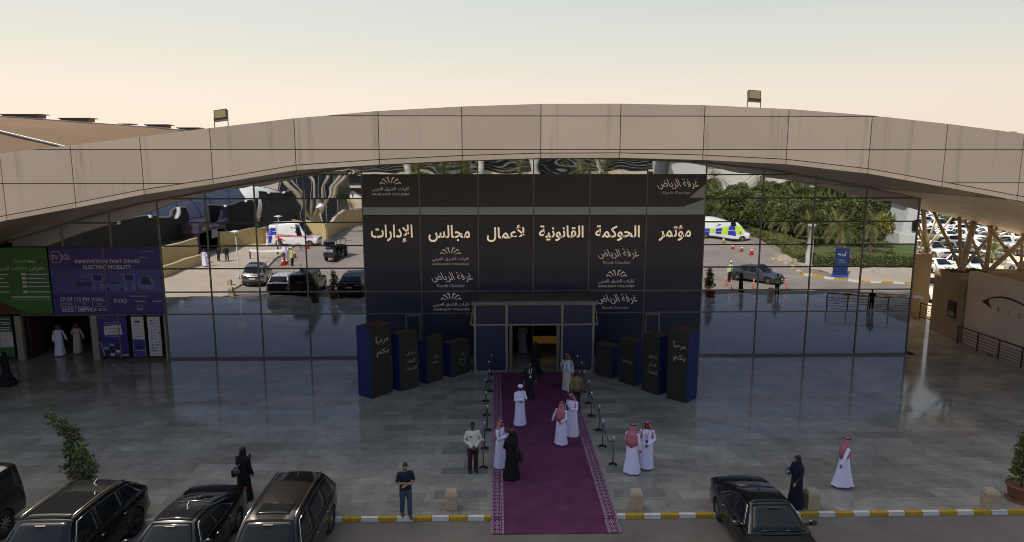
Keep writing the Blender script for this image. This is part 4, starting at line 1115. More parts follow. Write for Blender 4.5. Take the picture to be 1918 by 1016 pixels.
def wheel_mesh(r, w, dark):
    k = (r, w, dark)
    if k not in WHEELS:
        g = MB(); hw = w / 2
        g.lathe([(r * .66, -hw * .8), (r * .93, -hw), (r, -hw * .7), (r, hw * .7), (r * .93, hw), (r * .66, hw * .8), (r * .66, -hw * .8)], 26, axis='x')
        ty = g.build('tyre', M_TYRE); 
        g = MB(); g.lathe([(0.001, hw * .45), (r * .62, hw * .35), (r * .68, hw * .8), (r * .62, hw * .84), (r * .55, hw * .52)], 26, axis='x', mi=0)
        for s in range(10):
            a = 2 * math.pi * s / 10
            g.bar((hw * .72, r * .08 * math.cos(a), r * .08 * math.sin(a)), (hw * .72, r * .62 * math.cos(a), r * .62 * math.sin(a)), .05 * r * 2, .03, 1, up=(1, 0, 0))
        g.lathe([(0.001, hw * .9), (r * .13, hw * .86), (r * .14, hw * .5)], 14, axis='x', mi=1)
        rm = g.build('rim', [M_TRIM, M_RIMD if dark else M_RIM])
        WHEELS[k] = (ty.data, rm.data)
        bpy.data.objects.remove(ty); bpy.data.objects.remove(rm)
    return WHEELS[k]
def vehicle(name, label, cat, sp, group=None):
    L, hw, H_ = sp['L'], sp['W'] / 2, sp['H']
    zb, zl = sp.get('zb', .26), sp['belt']                 # underside, belt line
    f, r = -L / 2, L / 2
    root = thing(name, label, cat, (0, 0, 0), 0, group)
    pm = sp['paint']
    prof = sp['prof']                                      # (y, top z, width factor, bottom z offset)
    def ring(y, zt, wf, zo):
        w = hw * wf; b = zb + zo; h = zt - b
        bow = sp.get('bow', .10)
        def yb(x):
            if y < f + .5: return y + bow * 1.6 * (abs(x) / hw) ** 2.2
            if y > r - .5: return y - bow * 1.4 * (abs(x) / hw) ** 2.2
            return y
        half = [(w * .86, b), (w * .965, b + .07 * h), (w * .995, b + .28 * h), (w, b + .5 * h), (w * .985, b + .74 * h), (w * .955, zt - .06 * h - .01), (w * .90, zt), (w * .6, zt + .025 * sp.get('crown', 1)), (w * .25, zt + .036 * sp.get('crown', 1))]
        pts = [(x, yb(x), z) for x, z in half] + [(-x, yb(x), z) for x, z in reversed(half)]
        return pts
    g = MB(); g.loft([ring(*p) for p in prof])
    body = g.build('body', [pm, M_TRIM], root, sharp=38)
    wr, ww = sp['wheel'], sp.get('ww', .24)
    wb = sp['axles']
    cut = []
    for ya in wb:
        for s in (-1, 1):
            c = MB(); c.lathe([(wr + .055, s * (hw - .42)), (wr + .055, s * (hw + .3))] if s > 0 else [(wr + .055, s * (hw + .3)), (wr + .055, s * (hw - .42))], 28, (0, ya, wr), axis='x')
            cut.append(c.build('cutter', M_TRIM))
    bake(body, cut)
    body.data.polygons.foreach_set('use_smooth', [True] * len(body.data.polygons)); body.data.set_sharp_from_angle(angle=R(38))
    ty, rm = wheel_mesh(wr, ww, sp.get('darkrim', False))
    for ya in wb:
        for s in (-1, 1):
            w = bpy.data.objects.new('wheel', ty); COL.objects.link(w); w.parent = root
            w.location = (s * (hw - ww / 2 - .015), ya, wr); w.rotation_euler = (0, 0, 0 if s > 0 else math.pi)
            q = bpy.data.objects.new('rim', rm); COL.objects.link(q); q.parent = w
    # ---- cabin
    cw, wt, rt, rb = sp['cowl'], sp['wtop'], sp['rtop'], sp['rbase']
    hb, hr, ht = hw * sp.get('beltf', .93), sp['roofw'] / 2, H_
    zc = sp.get('cowlz', zl + .02); zr = sp.get('rearz', zl + .04)
    rbow = sp.get('rbow', .10); bow2 = sp.get('wbow', .12)
    def top_at(y):
        if y <= wt: u = (y - cw) / max(1e-6, wt - cw); return zc + (ht - .01 - zc) * u ** .93
        if y >= rt: u = (rb - y) / max(1e-6, rb - rt); return zr + (sp.get('rtz', ht - .03) - zr) * max(0, u) ** .8
        u = (y - wt) / (rt - wt); e = sp.get('rtz', ht - .03)
        return (ht - .01) * (1 - u) + e * u + .045 * 4 * u * (1 - u) * sp.get('roofcurve', 1)
    def half_at(y):
        t = (top_at(y) - zl) / (ht - zl); t = max(0, min(1, t)); return hb + (hr - hb) * t
    def cring(y):
        zt = top_at(y); w0 = hb if zt > zl + .1 else hb * .98; w1 = half_at(y)
        d = min(.10, .5 * max(.01, zt - zl))
        def yb(x):
            q = (abs(x) / hw) ** 2
            if y <= wt + .02: return y + bow2 * q
            if y >= rt - .02: return y - rbow * q
            return y
        e = (w1 - .13)
        half = [(w0, zl - .10), (w0 * .995, zl), (w0 * .995 + (w1 + .012 - w0 * .995) * .5, (zl + zt - d) / 2 + .01), (w1 + .012, zt - d), (w1 - .03, zt - d * .3), (e, zt), (e * .5, zt + .018), (e * .12, zt + .023)]
        return [(x, yb(x), z) for x, z in half] + [(-x, yb(x), z) for x, z in reversed(half)]
    ys = [cw, cw + (wt - cw) * .5, wt] + [wt + (rt - wt) * k / 4 for k in (1, 2, 3)] + [rt, rt + (rb - rt) * .5, rb]
    g = MB(); g.loft([cring(y) for y in ys])
    cab = g.build('cabin', [sp.get('roofpaint', pm)], root, sharp=34)
    def screen(nm, y0, y1, inset, mat_, lift=.010, xf=1.0, n=10, parent=None):
        rows = []
        for j in range(7):
            y = y0 + (y1 - y0) * j / 6; zt = top_at(y); w1 = (half_at(y) - .13 if not sp.get('boxy') else half_at(y) - .1) * xf + inset
            row = []
            for i in range(n + 1):
                x = w1 * (2 * i / n - 1); q = (abs(x) / hw) ** 2
                yy = y + (bow2 * q if y <= wt + .02 else (-rbow * q if y >= rt - .02 else 0))
                e = half_at(y) - .13; s = min(1, abs(x) / max(.01, e)); zz = zt + .023 * (1 - s ** 1.6)
                if abs(x) > e: zz = zt - (abs(x) - e) * .34
                row.append((x, yy, zz))
            rows.append(row)
        nn = Vector((0, y1 - y0, top_at(y1) - top_at(y0))).cross(Vector((1, 0, 0))); nn.normalize()
        if nn.z < 0: nn = -nn
        rows = [[tuple(Vector(p) + nn * lift) for p in rw] for rw in rows]
        m = MB(); m.loft(rows, closed=False); o = m.build(nm, mat_, parent or root); md = o.modifiers.new('thick', 'SOLIDIFY'); md.thickness = .012; md.offset = -1
        return o, rows
    dw = wt - cw
    ws, wrows = screen('windscreen', cw + dw * .10, cw + dw * .97, .035, M_CARGLASS)
    m = MB()
    for x0 in (-.62 * hb, .08 * hb): m.tube([(x0, cw + dw * .06 + bow2 * .4, top_at(cw + dw * .06) + .035), (x0 + .3 * hb, cw + dw * .1, top_at(cw + dw * .1) + .04), (x0 + .62 * hb, cw + dw * .07 + .05, top_at(cw + dw * .07) + .03)], .012, 6)
    m.build('wiper', M_TRIM, ws)
    m = MB(); m.box(-.13, .13, wt - .16, wt - .05, top_at(wt - .1) + .016, top_at(wt - .1) + .024); m.build('mirror_mount', M_TRIM, ws)
    if rb - rt > .12:
        dr = rb - rt
        screen('rear_window', rt + dr * .06, rt + dr * .82, .03, M_CARGLASS)
    for nm, a, b, mt in sp.get('roof_glass', []):
        screen(nm, a, b, .02 if nm == 'glass_roof' else -.14, mt, .014)
    # side windows
    def side_pt(y, v, s):          # v 0 belt .. 1 top edge of glass
        zt = top_at(y); w1 = half_at(y); d = min(.10, .5 * max(.01, zt - zl)); w0 = hb * .995
        z = zl + .03 + (zt - d - .015 - zl - .03) * v
        t = (z - zl) / max(.02, zt - d - zl); x = w0 + (w1 + .012 - w0) * t + .035 * 0
        return (s * (x + .008), y, z)
    for s in (-1, 1):
        for (y0, y1, y2, y3) in sp['side_windows']:         # bottom front, bottom rear, top front, top rear
            rows = []
            for j in range(6):
                v = j / 5; ya = y0 + (y2 - y0) * v; yb_ = y1 + (y3 - y1) * v
                rows.append([side_pt(ya + (yb_ - ya) * i / 8, v, s) for i in range(9)])
            m = MB(); m.loft(rows, closed=False); o = m.build('side_window', M_CARGLASS, root)
            md = o.modifiers.new('thick', 'SOLIDIFY'); md.thickness = .012; md.offset = 0
        if sp.get('chrome'):
            (y0, _, y2, _), (_, y1, _, y3) = sp['side_windows'][0], sp['side_windows'][-1]
            bot = [side_pt(y0 + (y1 - y0) * i / 8, -.02, s) for i in range(9)]
            top = [side_pt(y3 + (y2 - y3) * i / 8, 1.03, s) for i in range(9)]
            m = MB(); m.tube(bot + top + [bot[0]], .011, 6); m.build('window_trim', M_CHROME, root)
        # door mirror
        my = cw + dw * .42 + .1; mx = hb + .02
        m = MB(); m.ell((s * (mx + .17), my, zl + .13), (.13, .085, .085), 12, 8); m.bar((s * (mx - .05), my + .02, zl + .05), (s * (mx + .12), my, zl + .09), .06, .05); m.build('door_mirror', sp.get('mirrorpaint', pm), root)
        m = MB()
        for yh in sp.get('handles', []):
            m.tube([(s * (hw * .985 + .0), yh - .09, zl - .12), (s * (hw * .985 + .025), yh - .05, zl - .12), (s * (hw * .985 + .025), yh + .05, zl - .12), (s * (hw * .985), yh + .09, zl - .12)], .014, 6)
        if m.v: m.build('door_handle', M_CHROME if sp.get('chrome') else pm, root)
        if sp.get('rails'):
            yy = [wt + .12, wt + .22] + [wt + .22 + (rt - wt - .35) * k / 5 for k in range(1, 6)] + [rt + .02]
            m = MB(); m.tube([(s * (half_at(y) - .075), y, top_at(y) + (.005 if i in (0, len(yy) - 1) else .05)) for i, y in enumerate(yy)], .020, 8); m.build('roof_rail', sp['rails'], root)
        if sp.get('chrome'):                                # door shut lines
            m = MB()
            for yd in [q[1] + .035 for q in sp['side_windows'][:-1]] + [sp['side_windows'][0][0] - .05, sp['side_windows'][-1][0] + .55]:
                zt = zl + .02; bq = zb; hh_ = zt - bq
                m.tube([(s * (hw * fx_ + .002), yd, bq + fz_ * hh_) for fx_, fz_ in ((.97, .12), (.995, .28), (1, .5), (.985, .74), (.957, .92))], .007, 5)
            m.build('door_seam', M_TRIM, root)
        # lamps
        fz = sp.get('lampz', .72); ly = f + .10
        m = MB(); m.ell((s * hw * .70, f + sp.get('lampin', .16), fz), (.20, .16, .075), 12, 8); m.build('headlight', M_LAMP, root)
        m = MB()
        if sp.get('tallrear'): m.box(s * hw * .80 - .09, s * hw * .80 + .09, r - .16, r + .004, zl - .42, zl - .05)
        else: m.ell((s * hw * .66, r - .12, sp.get('tailz', .86)), (.26, .13, .07), 12, 8)
        m.build('tail_light', M_TAIL, root)
    m = MB(); m.box(-hw * .42, hw * .42, f - .012, f + .1, fz - .16, fz + .06); m.build('grille', M_TRIM, root, bevel=.02)
    m = MB(); m.box(-.26, .26, f - .022, f - .012, .42, .54); m.box(-.26, .26, r + .004, r + .018, sp.get('platez', .75), sp.get('platez', .75) + .12); m.build('number_plate', M_PLATE, root)
    m = MB(); m.box(-hw * .86, hw * .86, r - .16, r + .012, zb + .08, zb + .26); m.build('bumper', M_TRIM, root, bevel=.02)
    if sp.get('antenna', True):
        m = MB(); ya = rt - .22; m.prism([(-.012, ya - .1, top_at(ya) + .02), (-.012, ya + .1, top_at(ya) + .02), (-.012, ya + .09, top_at(ya) + .09)], (.024, 0, 0)); m.build('antenna', M_TRIM, root)
    root['top'] = 0; del root['top']
    return root, dict(top=top_at, half=half_at, hw=hw, zl=zl, f=f, r=r, hb=hb)
def suv_spec(p, L=4.95, W=2.0, H_=1.78, **k):
    h = L / 2
    d = dict(L=L, W=W, H=H_, paint=p, belt=1.06, zb=.30, wheel=.385, ww=.27, axles=(-h + .92, h - 1.02), roofw=1.42,
             prof=[(-h, .62, .86, .06), (-h + .06, .86, .93, 0), (-h + .30, .98, .97, -.02), (-h + .9, 1.03, 1, 0), (-h + 1.5, 1.08, 1, 0), (0, 1.09, 1, 0), (h - 1.0, 1.10, 1, 0), (h - .35, 1.09, .985, 0), (h - .08, 1.04, .95, .02), (h, .90, .90, .10)],
             cowl=-h + 1.28, wtop=-h + 2.05, rtop=h - .62, rbase=h - .06, cowlz=1.09, rearz=1.10, lampz=.84, tailz=.98, rtz=H_ - .05,
             side_windows=[(-h + 1.75, -.0, -h + 2.18, 0), (.06, h - 1.12, .06, h - 1.05), (h - 1.06, h - .42, h - 1.0, h - .78)], handles=(.0 - .2, .95))
    d.update(k); return d
def sedan_spec(p, L=4.9, W=1.88, H_=1.46, **k):
    h = L / 2
    d = dict(L=L, W=W, H=H_, paint=p, belt=.94, zb=.20, wheel=.335, ww=.23, axles=(-h + .88, h - 1.05), roofw=1.22,
             prof=[(-h, .50, .84, .06), (-h + .06, .68, .93, 0), (-h + .35, .80, .97, -.02), (-h + .95, .88, 1, 0), (-h + 1.5, .93, 1, 0), (0, .95, 1, 0), (h - 1.1, .98, 1, 0), (h - .45, 1.0, .97, 0), (h - .08, .96, .93, .03), (h, .82, .88, .12)],
             cowl=-h + 1.32, wtop=-h + 2.1, rtop=h - 1.62, rbase=h - .62, cowlz=.94, rearz=1.0, lampz=.66, tailz=.86, rtz=H_ - .07, crown=.8,
             side_windows=[(-h + 1.80, .12, -h + 2.25, .12), (.18, h - 1.15, .18, h - 1.62)], handles=(-.1, .85))
    d.update(k); return d
BLK = paint('black_paint', (0.006, 0.006, 0.0065), 0.2, 0.25)
BRN = paint('dark_brown_paint', (0.007, 0.0062, 0.0055), 0.2, 0.22)
GRY = paint('grey_paint', (0.09, 0.092, 0.10), 0.6, 0.3)
SLV = paint('silver_paint', (0.34, 0.34, 0.33), 0.7, 0.3)
WHT = paint('white_car_paint', (0.72, 0.72, 0.70), 0.0, 0.3)
h = 2.45
PARK = 'cars parked with their backs to the plaza kerb'
v, _ = vehicle('suv', 'big black SUV with a long glass roof beside the leaning potted tree', 'suv',
    suv_spec(BLK, 5.05, 2.05, 1.84, belt=1.12, cowlz=1.16, rearz=1.14, wheel=.40, darkrim=True, roofw=1.46, chrome=True, wtop=-1.02, cowl=-1.80, rtop=1.55, rbase=2.42, side_windows=[(-1.35, -.25, -.88, -.25), (-.18, .95, -.18, .95), (1.02, 1.95, 1.02, 1.5)], rtz=1.70, rails=pmat('satin_glint_rail', (.30, .26, .20), .25, metal=.9),
    roof_glass=[('glass_roof', -.92, .62, M_CARGLASS)]), PARK)
v.location = (-11.75, 17.95, RZ)
# the rails above are added to draw a sun glint along the roof edge
v, _ = vehicle('sedan', 'black coupe-roofed sedan with chrome window line, third car from the left', 'sedan',
    sedan_spec(BLK, 5.0, 1.92, 1.45, chrome=True, cowl=-1.45, wtop=-.70, rtop=.50, rbase=1.85, rtz=1.36, side_windows=[(-1.0, .12, -.58, .12), (.18, 1.25, .18, .74)],
    roof_glass=[('glass_roof', -.62, .05, M_CARGLASS)]), PARK)
v.location = (-8.75, 18.2, RZ)
v, _ = vehicle('suv', 'glossy black SUV with chrome roof rails and a sunroof, nearest to the painted kerb gap', 'suv',
    suv_spec(BRN, 4.95, 2.0, 1.80, chrome=True, rails=M_CHROME, cowl=-1.95, wtop=-1.12, rtop=1.78, rbase=2.42, side_windows=[(-1.5, -.35, -.98, -.35), (-.28, .95, -.28, .95), (1.02, 2.0, 1.02, 1.66)], roof_glass=[('sunroof', -.86, -.28, M_CARGLASS)], mirrorpaint=M_CHROME), PARK)
v.location = (-5.95, 18.05, RZ)
v, _ = vehicle('sedan', 'black sedan parked alone on the right in front of the woman in navy', 'sedan',
    sedan_spec(BLK, 4.95, 1.9, 1.47, chrome=True, rtop=.72, rbase=1.9, rtz=1.38, side_windows=[(-.72, .28, -.28, .28), (.34, 1.3, .34, .86)],
    roof_glass=[('glass_roof', -.32, .66, M_CARGLASS)]), PARK)
v.location = (7.72, 18.5, RZ)
# boxy off-roader
h = 2.35
v, fn = vehicle('off_roader', 'boxy dark off-roader with a spare wheel, cut by the left edge', 'off-roader',
    suv_spec(paint('graphite_paint', (.035, .034, .032), .5, .3), 4.7, 1.93, 1.98, boxy=True, belt=1.18, cowlz=1.2, rearz=1.2, wheel=.40, bow=.03, wbow=.03, rbow=.03, roofw=1.62, rtz=1.94, roofcurve=.3, beltf=.90, zb=.38,
    prof=[(-h, .8, .90, .04), (-h + .05, 1.08, .93, 0), (-h + .5, 1.14, .95, 0), (-h + 1.1, 1.17, .97, 0), (0, 1.2, .97, 0), (h - .5, 1.2, .97, 0), (h - .04, 1.19, .96, 0), (h, 1.1, .95, .04)],
    cowl=-h + 1.32, wtop=-h + 1.78, rtop=h - .14, rbase=h - .02, side_windows=[(-.90, -.05, -.70, -.05), (.03, .95, .03, .95), (1.05, 2.1, 1.05, 2.02)], tallrear=True), PARK)
m = MB(); m.lathe([(.05, h + .03), (.36, h + .03), (.385, h + .08), (.385, h + .2), (.34, h + .25), (.05, h + .25)], 26, (0.0, 0, 1.02), axis='y'); m.build('spare_wheel', M_TRIM, v)
v.location = (-15.5, 18.05, RZ)
v, _ = vehicle('suv', 'white SUV with a black tailgate band reflected in the left glass', 'suv', suv_spec(WHT, 4.9, 1.98, 1.76, darkrim=True, rails=M_TRIM), PARK)
m = MB(); m.box(-.80, .80, 2.36, 2.475, .98, 1.10); m.box(-.7, .7, 2.42, 2.47, .62, .96); m.build('tailgate_band', M_TRIM, v)
v.location = (-17.5, 17.6, RZ)
v, _ = vehicle('suv', 'pale silver SUV reflected furthest left behind the white one', 'suv', suv_spec(SLV, 4.9, 1.98, 1.76, roof_glass=[('glass_roof', -.5, 1.0, M_CARGLASS)]), PARK)
m = MB(); m.box(-.84, .84, 2.36, 2.478, .90, .99); m.build('tailgate_band', M_TRIM, v)
v.location = (-21.4, 13.0, RZ); v.rotation_euler = (0, 0, R(-8))
v, _ = vehicle('sedan', 'grey sedan crossing the sunlit road in the right reflection', 'sedan', sedan_spec(GRY, 4.75, 1.85, 1.47, rtop=.7, rbase=1.75, side_windows=[(-.72, .28, -.28, .28), (.34, 1.2, .34, .78)]))
v.location = (23.6, 13.2, RZ); v.rotation_euler = (0, 0, R(142))
# ---- emergency vans
def van(name, label, L, W, H_, p, kind):
    h = L / 2
    bon = 1.25 if kind == 'red' else .75
    sp = suv_spec(p, L, W, H_, belt=1.25, zb=.34, cowlz=1.28 if kind == 'red' else 1.35, rearz=1.3, wheel=.40, roofw=W * .86, rtz=H_ - .02, roofcurve=.25, bow=.05, wbow=.08, rbow=.02, beltf=.975,
        prof=[(-h, .72, .88, .06), (-h + .06, 1.0, .94, 0), (-h + .35, 1.16, .97, 0), (-h + bon, 1.26, 1, 0), (-h + bon + .6, 1.28, 1, 0), (0, 1.28, 1, 0), (h - .4, 1.28, 1, 0), (h - .03, 1.27, .99, 0), (h, 1.2, .98, .05)],
        cowl=-h + bon - .1, wtop=-h + bon + (.85 if kind == 'red' else 1.25), rtop=h - .12, rbase=h - .01, lampz=.95, tallrear=True, antenna=False,
        side_windows=[(-h + bon + .55, -h + bon + 1.35, -h + bon + .85, -h + bon + 1.35)] if kind == 'red' else [(-h + bon + .75, -h + bon + 1.75, -h + bon + 1.15, -h + bon + 1.75)], axles=(-h + 1.0, h - 1.35))
    root, fn = vehicle(name, label, 'ambulance', sp)
    hw = W / 2
    def sx(z):
        if z < 1.25: return hw + .004
        t = (z - 1.25) / (H_ - .1 - 1.25); return hw * .975 * .995 + (W * .43 + .012 - hw * .975 * .995) * t + .012
    def patch(nm, pts, mt, d=0.0):
        for s in (-1, 1):
            m = MB(); m.add([(s * (sx(z) + d), y, z) for y, z in pts], [list(range(len(pts)))]); m.build(nm, mt, root, fix=False)
    return root, patch, h, sx
M_RED = pmat('red_vinyl', (.45, .012, .025), .4); M_BLU = pmat('blue_vinyl', (.02, .03, .36), .4); M_LIMEV = pmat('lime_vinyl', (.50, .72, .02), .4)
v, patch, h, sx = van('ambulance', 'white ambulance with a red stripe and blue rear emblem reflected left', 6.2, 2.15, 2.85, WHT, 'red')
yq = [-h + .35 + (2 * h - 1.3) * k / 8 for k in range(9)]
patch('red_stripe', [(-h + .5, 1.17), (-h + .5, 1.24), (h - .95, 1.24), (h - .95, 1.14)], M_RED)
patch('red_stripe', [(-h + 1.2, 1.30), (-h + 1.2, 1.36), (h - .9, 1.42), (h - .9, 1.30)], M_RED, .006)
patch('red_flash', [(h - .95, 1.14), (h - .95, .98), (h - 2.0, .62), (h - 2.2, .62), (h - 1.3, 1.14)], M_RED, .001)
patch('red_flash', [(h - .06, 1.12), (h - .55, 1.12), (h - .55, .8), (h - .06, .5)], M_RED, .001)
for pts in ([(h - .08, .5), (h - .08, 2.35), (h - .62, 2.35), (h - .62, 1.3), (h - .45, .5)],): patch('blue_emblem', [(y, max(z, 1.27)) for y, z in pts], M_BLU, .004); patch('blue_emblem', [(h - .08, .5), (h - .08, 1.2), (h - .5, 1.2), (h - .42, .5)], M_BLU, .003)
patch('blue_emblem', [(h - .35, 1.95), (h - .35, 2.5), (h - 1.0, 2.35), (h - 1.0, 1.9)], M_BLU, .005); patch('blue_emblem', [(h - .35, 1.3), (h - .35, 1.75), (h - 1.1, 1.85), (h - 1.1, 1.4)], M_BLU, .005)
patch('white_snake', [(h - .36, 1.5), (h - .30, 1.5), (h - .22, 1.9), (h - .34, 2.2), (h - .40, 2.2), (h - .28, 1.9)], M_WHITE, .012)
patch('red_cross', [(-.50 + 1.0 * math.cos(0) * 0, 1.8), (-.34, 1.8), (-.34, 2.08), (-.50, 2.08)], M_RED, .004)
for y in (h - 1.1, -.1, -.55): patch('side_vent', [(y, 2.30), (y + .3, 2.30), (y + .3, 2.48), (y, 2.48)], M_GREYP, .004)
m = MB(); m.box(-.75, .75, -h + 2.0, -h + 2.35, 2.80, 2.98); m.build('light_bar', M_TRIM, v, bevel=.03)
ax, ay = mg(553, 459.3); v.location = (ax, ay - .75, RZ); v.rotation_euler = (0, 0, R(95))
v, patch, h, sx = van('ambulance', 'white ambulance with lime and blue checks reflected right of the dark front', 7.0, 2.2, 2.75, WHT, 'check')
n = 7; y0, y1 = h - .1, -h + 1.0
for k in range(n):
    a, b = y0 + (y1 - y0) * k / n, y0 + (y1 - y0) * (k + 1) / n
    patch('check', [(a, 1.27), (b, 1.27), (b, 1.72), (a, 1.72)], M_LIMEV if k % 2 == 0 else M_BLU, .004)
    patch('check', [(a, .78), (b, .78), (b, 1.22), (a, 1.22)], M_LIMEV if k % 2 == 0 else M_BLU, .002) if k in (1, 3, 4, 5) else patch('check', [(a, 1.0), (b, 1.0), (b, 1.22), (a, 1.22)], M_LIMEV if k % 2 == 0 else M_BLU, .002)
patch('lime_band', [(h - .9, 2.36), (-h + 2.4, 2.36), (-h + 2.5, 2.62), (h - .9, 2.62)], M_LIMEV, .004)
patch('blue_mark', [(h - 2.6, 2.0), (h - 2.9, 1.98), (h - 3.3, 2.12), (h - 3.0, 2.16)], M_BLU, .004)
m = MB(); m.loft([[(-.85, y, z0), (.85, y, z0), (.80, y, z1), (-.80, y, z1)] for y, z0, z1 in ((-h + 2.3, 2.70, 2.85), (-h + 2.7, 2.70, 3.0), (0, 2.7, 3.12), (h - 1.2, 2.7, 3.05), (h - .3, 2.7, 2.9))], sm=False); m.build('roof_pod', M_WHITE, v)
m = MB(); m.box(-.9, .9, -h + 2.35, -h + 2.6, 2.86, 2.97); m.box(-.9, .9, h - .9, h - .7, 2.92, 3.0); m.bar((-.86, -.9, 3.0), (-.86, .9, 3.02), .03, .1); m.build('light_bar', M_BLU, v)
bx, by = mg(1366, 449); v.location = (bx - .5, by - .95, RZ); v.rotation_euler = (0, 0, R(108))
# ---- golf buggy
gx, gy = mg(628, 482)
b = thing('golf_buggy', 'dark golf buggy with a long canopy on the road in the left reflection', 'golf buggy', (gx, gy, RZ))
m = MB(); m.loft([[(-.55, y, z0), (.55, y, z0), (.6, y, (z0 + z1) / 2), (.5, y, z1), (-.5, y, z1), (-.6, y, (z0 + z1) / 2)] for y, z0, z1 in ((-1.75, .35, .6), (-1.6, .3, .85), (-1.1, .3, .98), (-.95, .3, .45), (1.6, .3, .42), (1.75, .35, .42))], sm=False)
m.build('body', paint('buggy_navy', (.02, .02, .03), .2, .4), b, bevel=.02)
m = MB()
for y in (-.35, .55, 1.35): m.box(-.55, .55, y - .28, y + .22, .42, .72); m.box(-.55, .55, y + .2, y + .3, .7, 1.15)
m.build('seat', M_TRIM, b, bevel=.03)
m = MB(); m.loft([[(-.66, y, z), (.66, y, z), (.60, y, z + .09), (-.60, y, z + .09)] for y, z in ((-1.5, 1.88), (-1.2, 1.95), (0, 1.99), (1.5, 1.96), (1.85, 1.88))], sm=False); m.build('canopy', paint('buggy_grey', (.07, .07, .08), .2, .4), b)
for s in (-1, 1):
    for ya, yb_ in ((-1.15, -1.3), (.2, .2), (1.65, 1.7)):
        m = MB(); m.tube([(s * .55, ya, .5), (s * .6, yb_, 1.93)], .025, 8); m.build('post', M_TRIM, b)
    for y in (-1.2, 1.15):
        m = MB(); m.lathe([(.05, -.1), (.22, -.1), (.25, -.06), (.25, .06), (.22, .1), (.05, .1)], 18, (s * .52, y, .25), axis='x'); m.build('wheel', M_TYRE, b)
    m = MB(); m.ell((s * .36, -1.72, .72), (.13, .06, .07), 10, 6); m.build('headlight', M_LAMP, b)
m = MB(); m.add([(-.55, -1.12, 1.0), (.55, -1.12, 1.0), (.57, -1.28, 1.85), (-.57, -1.28, 1.85)], [(0, 1, 2, 3)]); m.build('windscreen', M_CARGLASS, b)
b.rotation_euler = (0, 0, R(192))

# ---- the sunlit car park beyond the trusses
def simple_car(kind, pm, name):
    if kind == 'sedan': sp = sedan_spec(pm, 4.7, 1.82, 1.46)
    elif kind == 'suv': sp = suv_spec(pm, 4.8, 1.92, 1.78)
    else: sp = suv_spec(pm, 5.2, 1.9, 1.80, rtop=.35, rbase=.55, rearz=1.08, side_windows=[(-.85, -.02, -.5, -.02), (.04, .42, .04, .3)])
    v, _ = vehicle(name, 'x', 'car', sp, 'cars in the sunlit car park')
    return v
protos = []
for kind, pm, nm, words_ in (('sedan', WHT, 'sedan', 'white sedan'), ('suv', WHT, 'suv', 'white SUV'), ('pickup', WHT, 'pickup_truck', 'white pickup truck'), ('sedan', GRY, 'sedan', 'grey sedan'), ('suv', BLK, 'suv', 'black SUV'), ('sedan', SLV, 'sedan', 'silver sedan'), ('suv', GRY, 'suv', 'grey SUV')):
    protos.append((simple_car(kind, pm, nm), words_))
index_kids()
rr = random.Random(21)
ROWN = ['nearest', 'second', 'third', 'fourth', 'fifth', 'sixth', 'seventh', 'eighth', 'ninth']
used = set()
for ri, (Y, yaw) in enumerate(((66.5, 8), (78, 6), (84, 186), (92, 6), (98, 186), (106.5, 4), (112.5, 184), (121, 4), (128, 184))):
    x = .565 * Y; k = 0; seen = {}
    order = []
    while x < .80 * Y + 2:
        if not (rr.random() < (.35 if ri == 0 else .07)): order.append(x)
        x += 2.75
    order = order[:14]
    for k, x in enumerate(order):
        pi = rr.choice((0, 0, 0, 1, 1, 2, 3, 3, 4, 5, 6, 5))
        o, words_ = protos[pi]
        lab = f'{words_}, {ORD[k]} from the left in the {ROWN[ri]} car park row' if ri else f'{words_}, {ORD[k]} from the left in the row just past the trusses'
        loc = (x + rr.uniform(-.2, .2), Y + rr.uniform(-.4, .4) + (x - .565 * Y) * -.12, RZ - .04)
        if pi not in used:
            used.add(pi); o.location = loc; o.rotation_euler = (0, 0, R(yaw + rr.uniform(-3, 3))); o['label'] = lab
        else: copy_tree(o, loc, yaw + rr.uniform(-3, 3), lab)
for pi, (o, w_) in enumerate(protos):
    if pi not in used:
        o.location = (62, 140 + pi * 3, RZ - .04); o['label'] = f'{w_} standing alone at the far end of the car park'
px_, py_ = gp(1755, 566)
o = copy_tree(protos[2][0], (px_ + .5, py_ + 2.2, RZ - .04), 180, 'white pickup truck with its tail glimpsed between planter pillar and wall block', 'cars in the sunlit car park')
g = MB(); g.add([(33, 58, RZ - .03), (140, 58, RZ - .03), (170, 180, RZ - .03), (33, 180, RZ - .03)], [(0, 1, 2, 3)])
tag(g.build('car_park', M_CONC, fix=False), kind='structure')
g = MB(); g.add([(30.1, 43, RZ - .02), (60, 43, RZ - .02), (80, 58.5, RZ - .02), (30.1, 58.5, RZ - .02)], [(0, 1, 2, 3)])
tag(g.build('side_path', M_CONC, fix=False), kind='structure')
g = MB()
for yk in (60.5, 88.2): g.box(34, 110, yk, yk + .3, RZ - .05, RZ + .13)
tag(g.build('kerb_strip', M_CONC, bevel=.02), kind='structure')
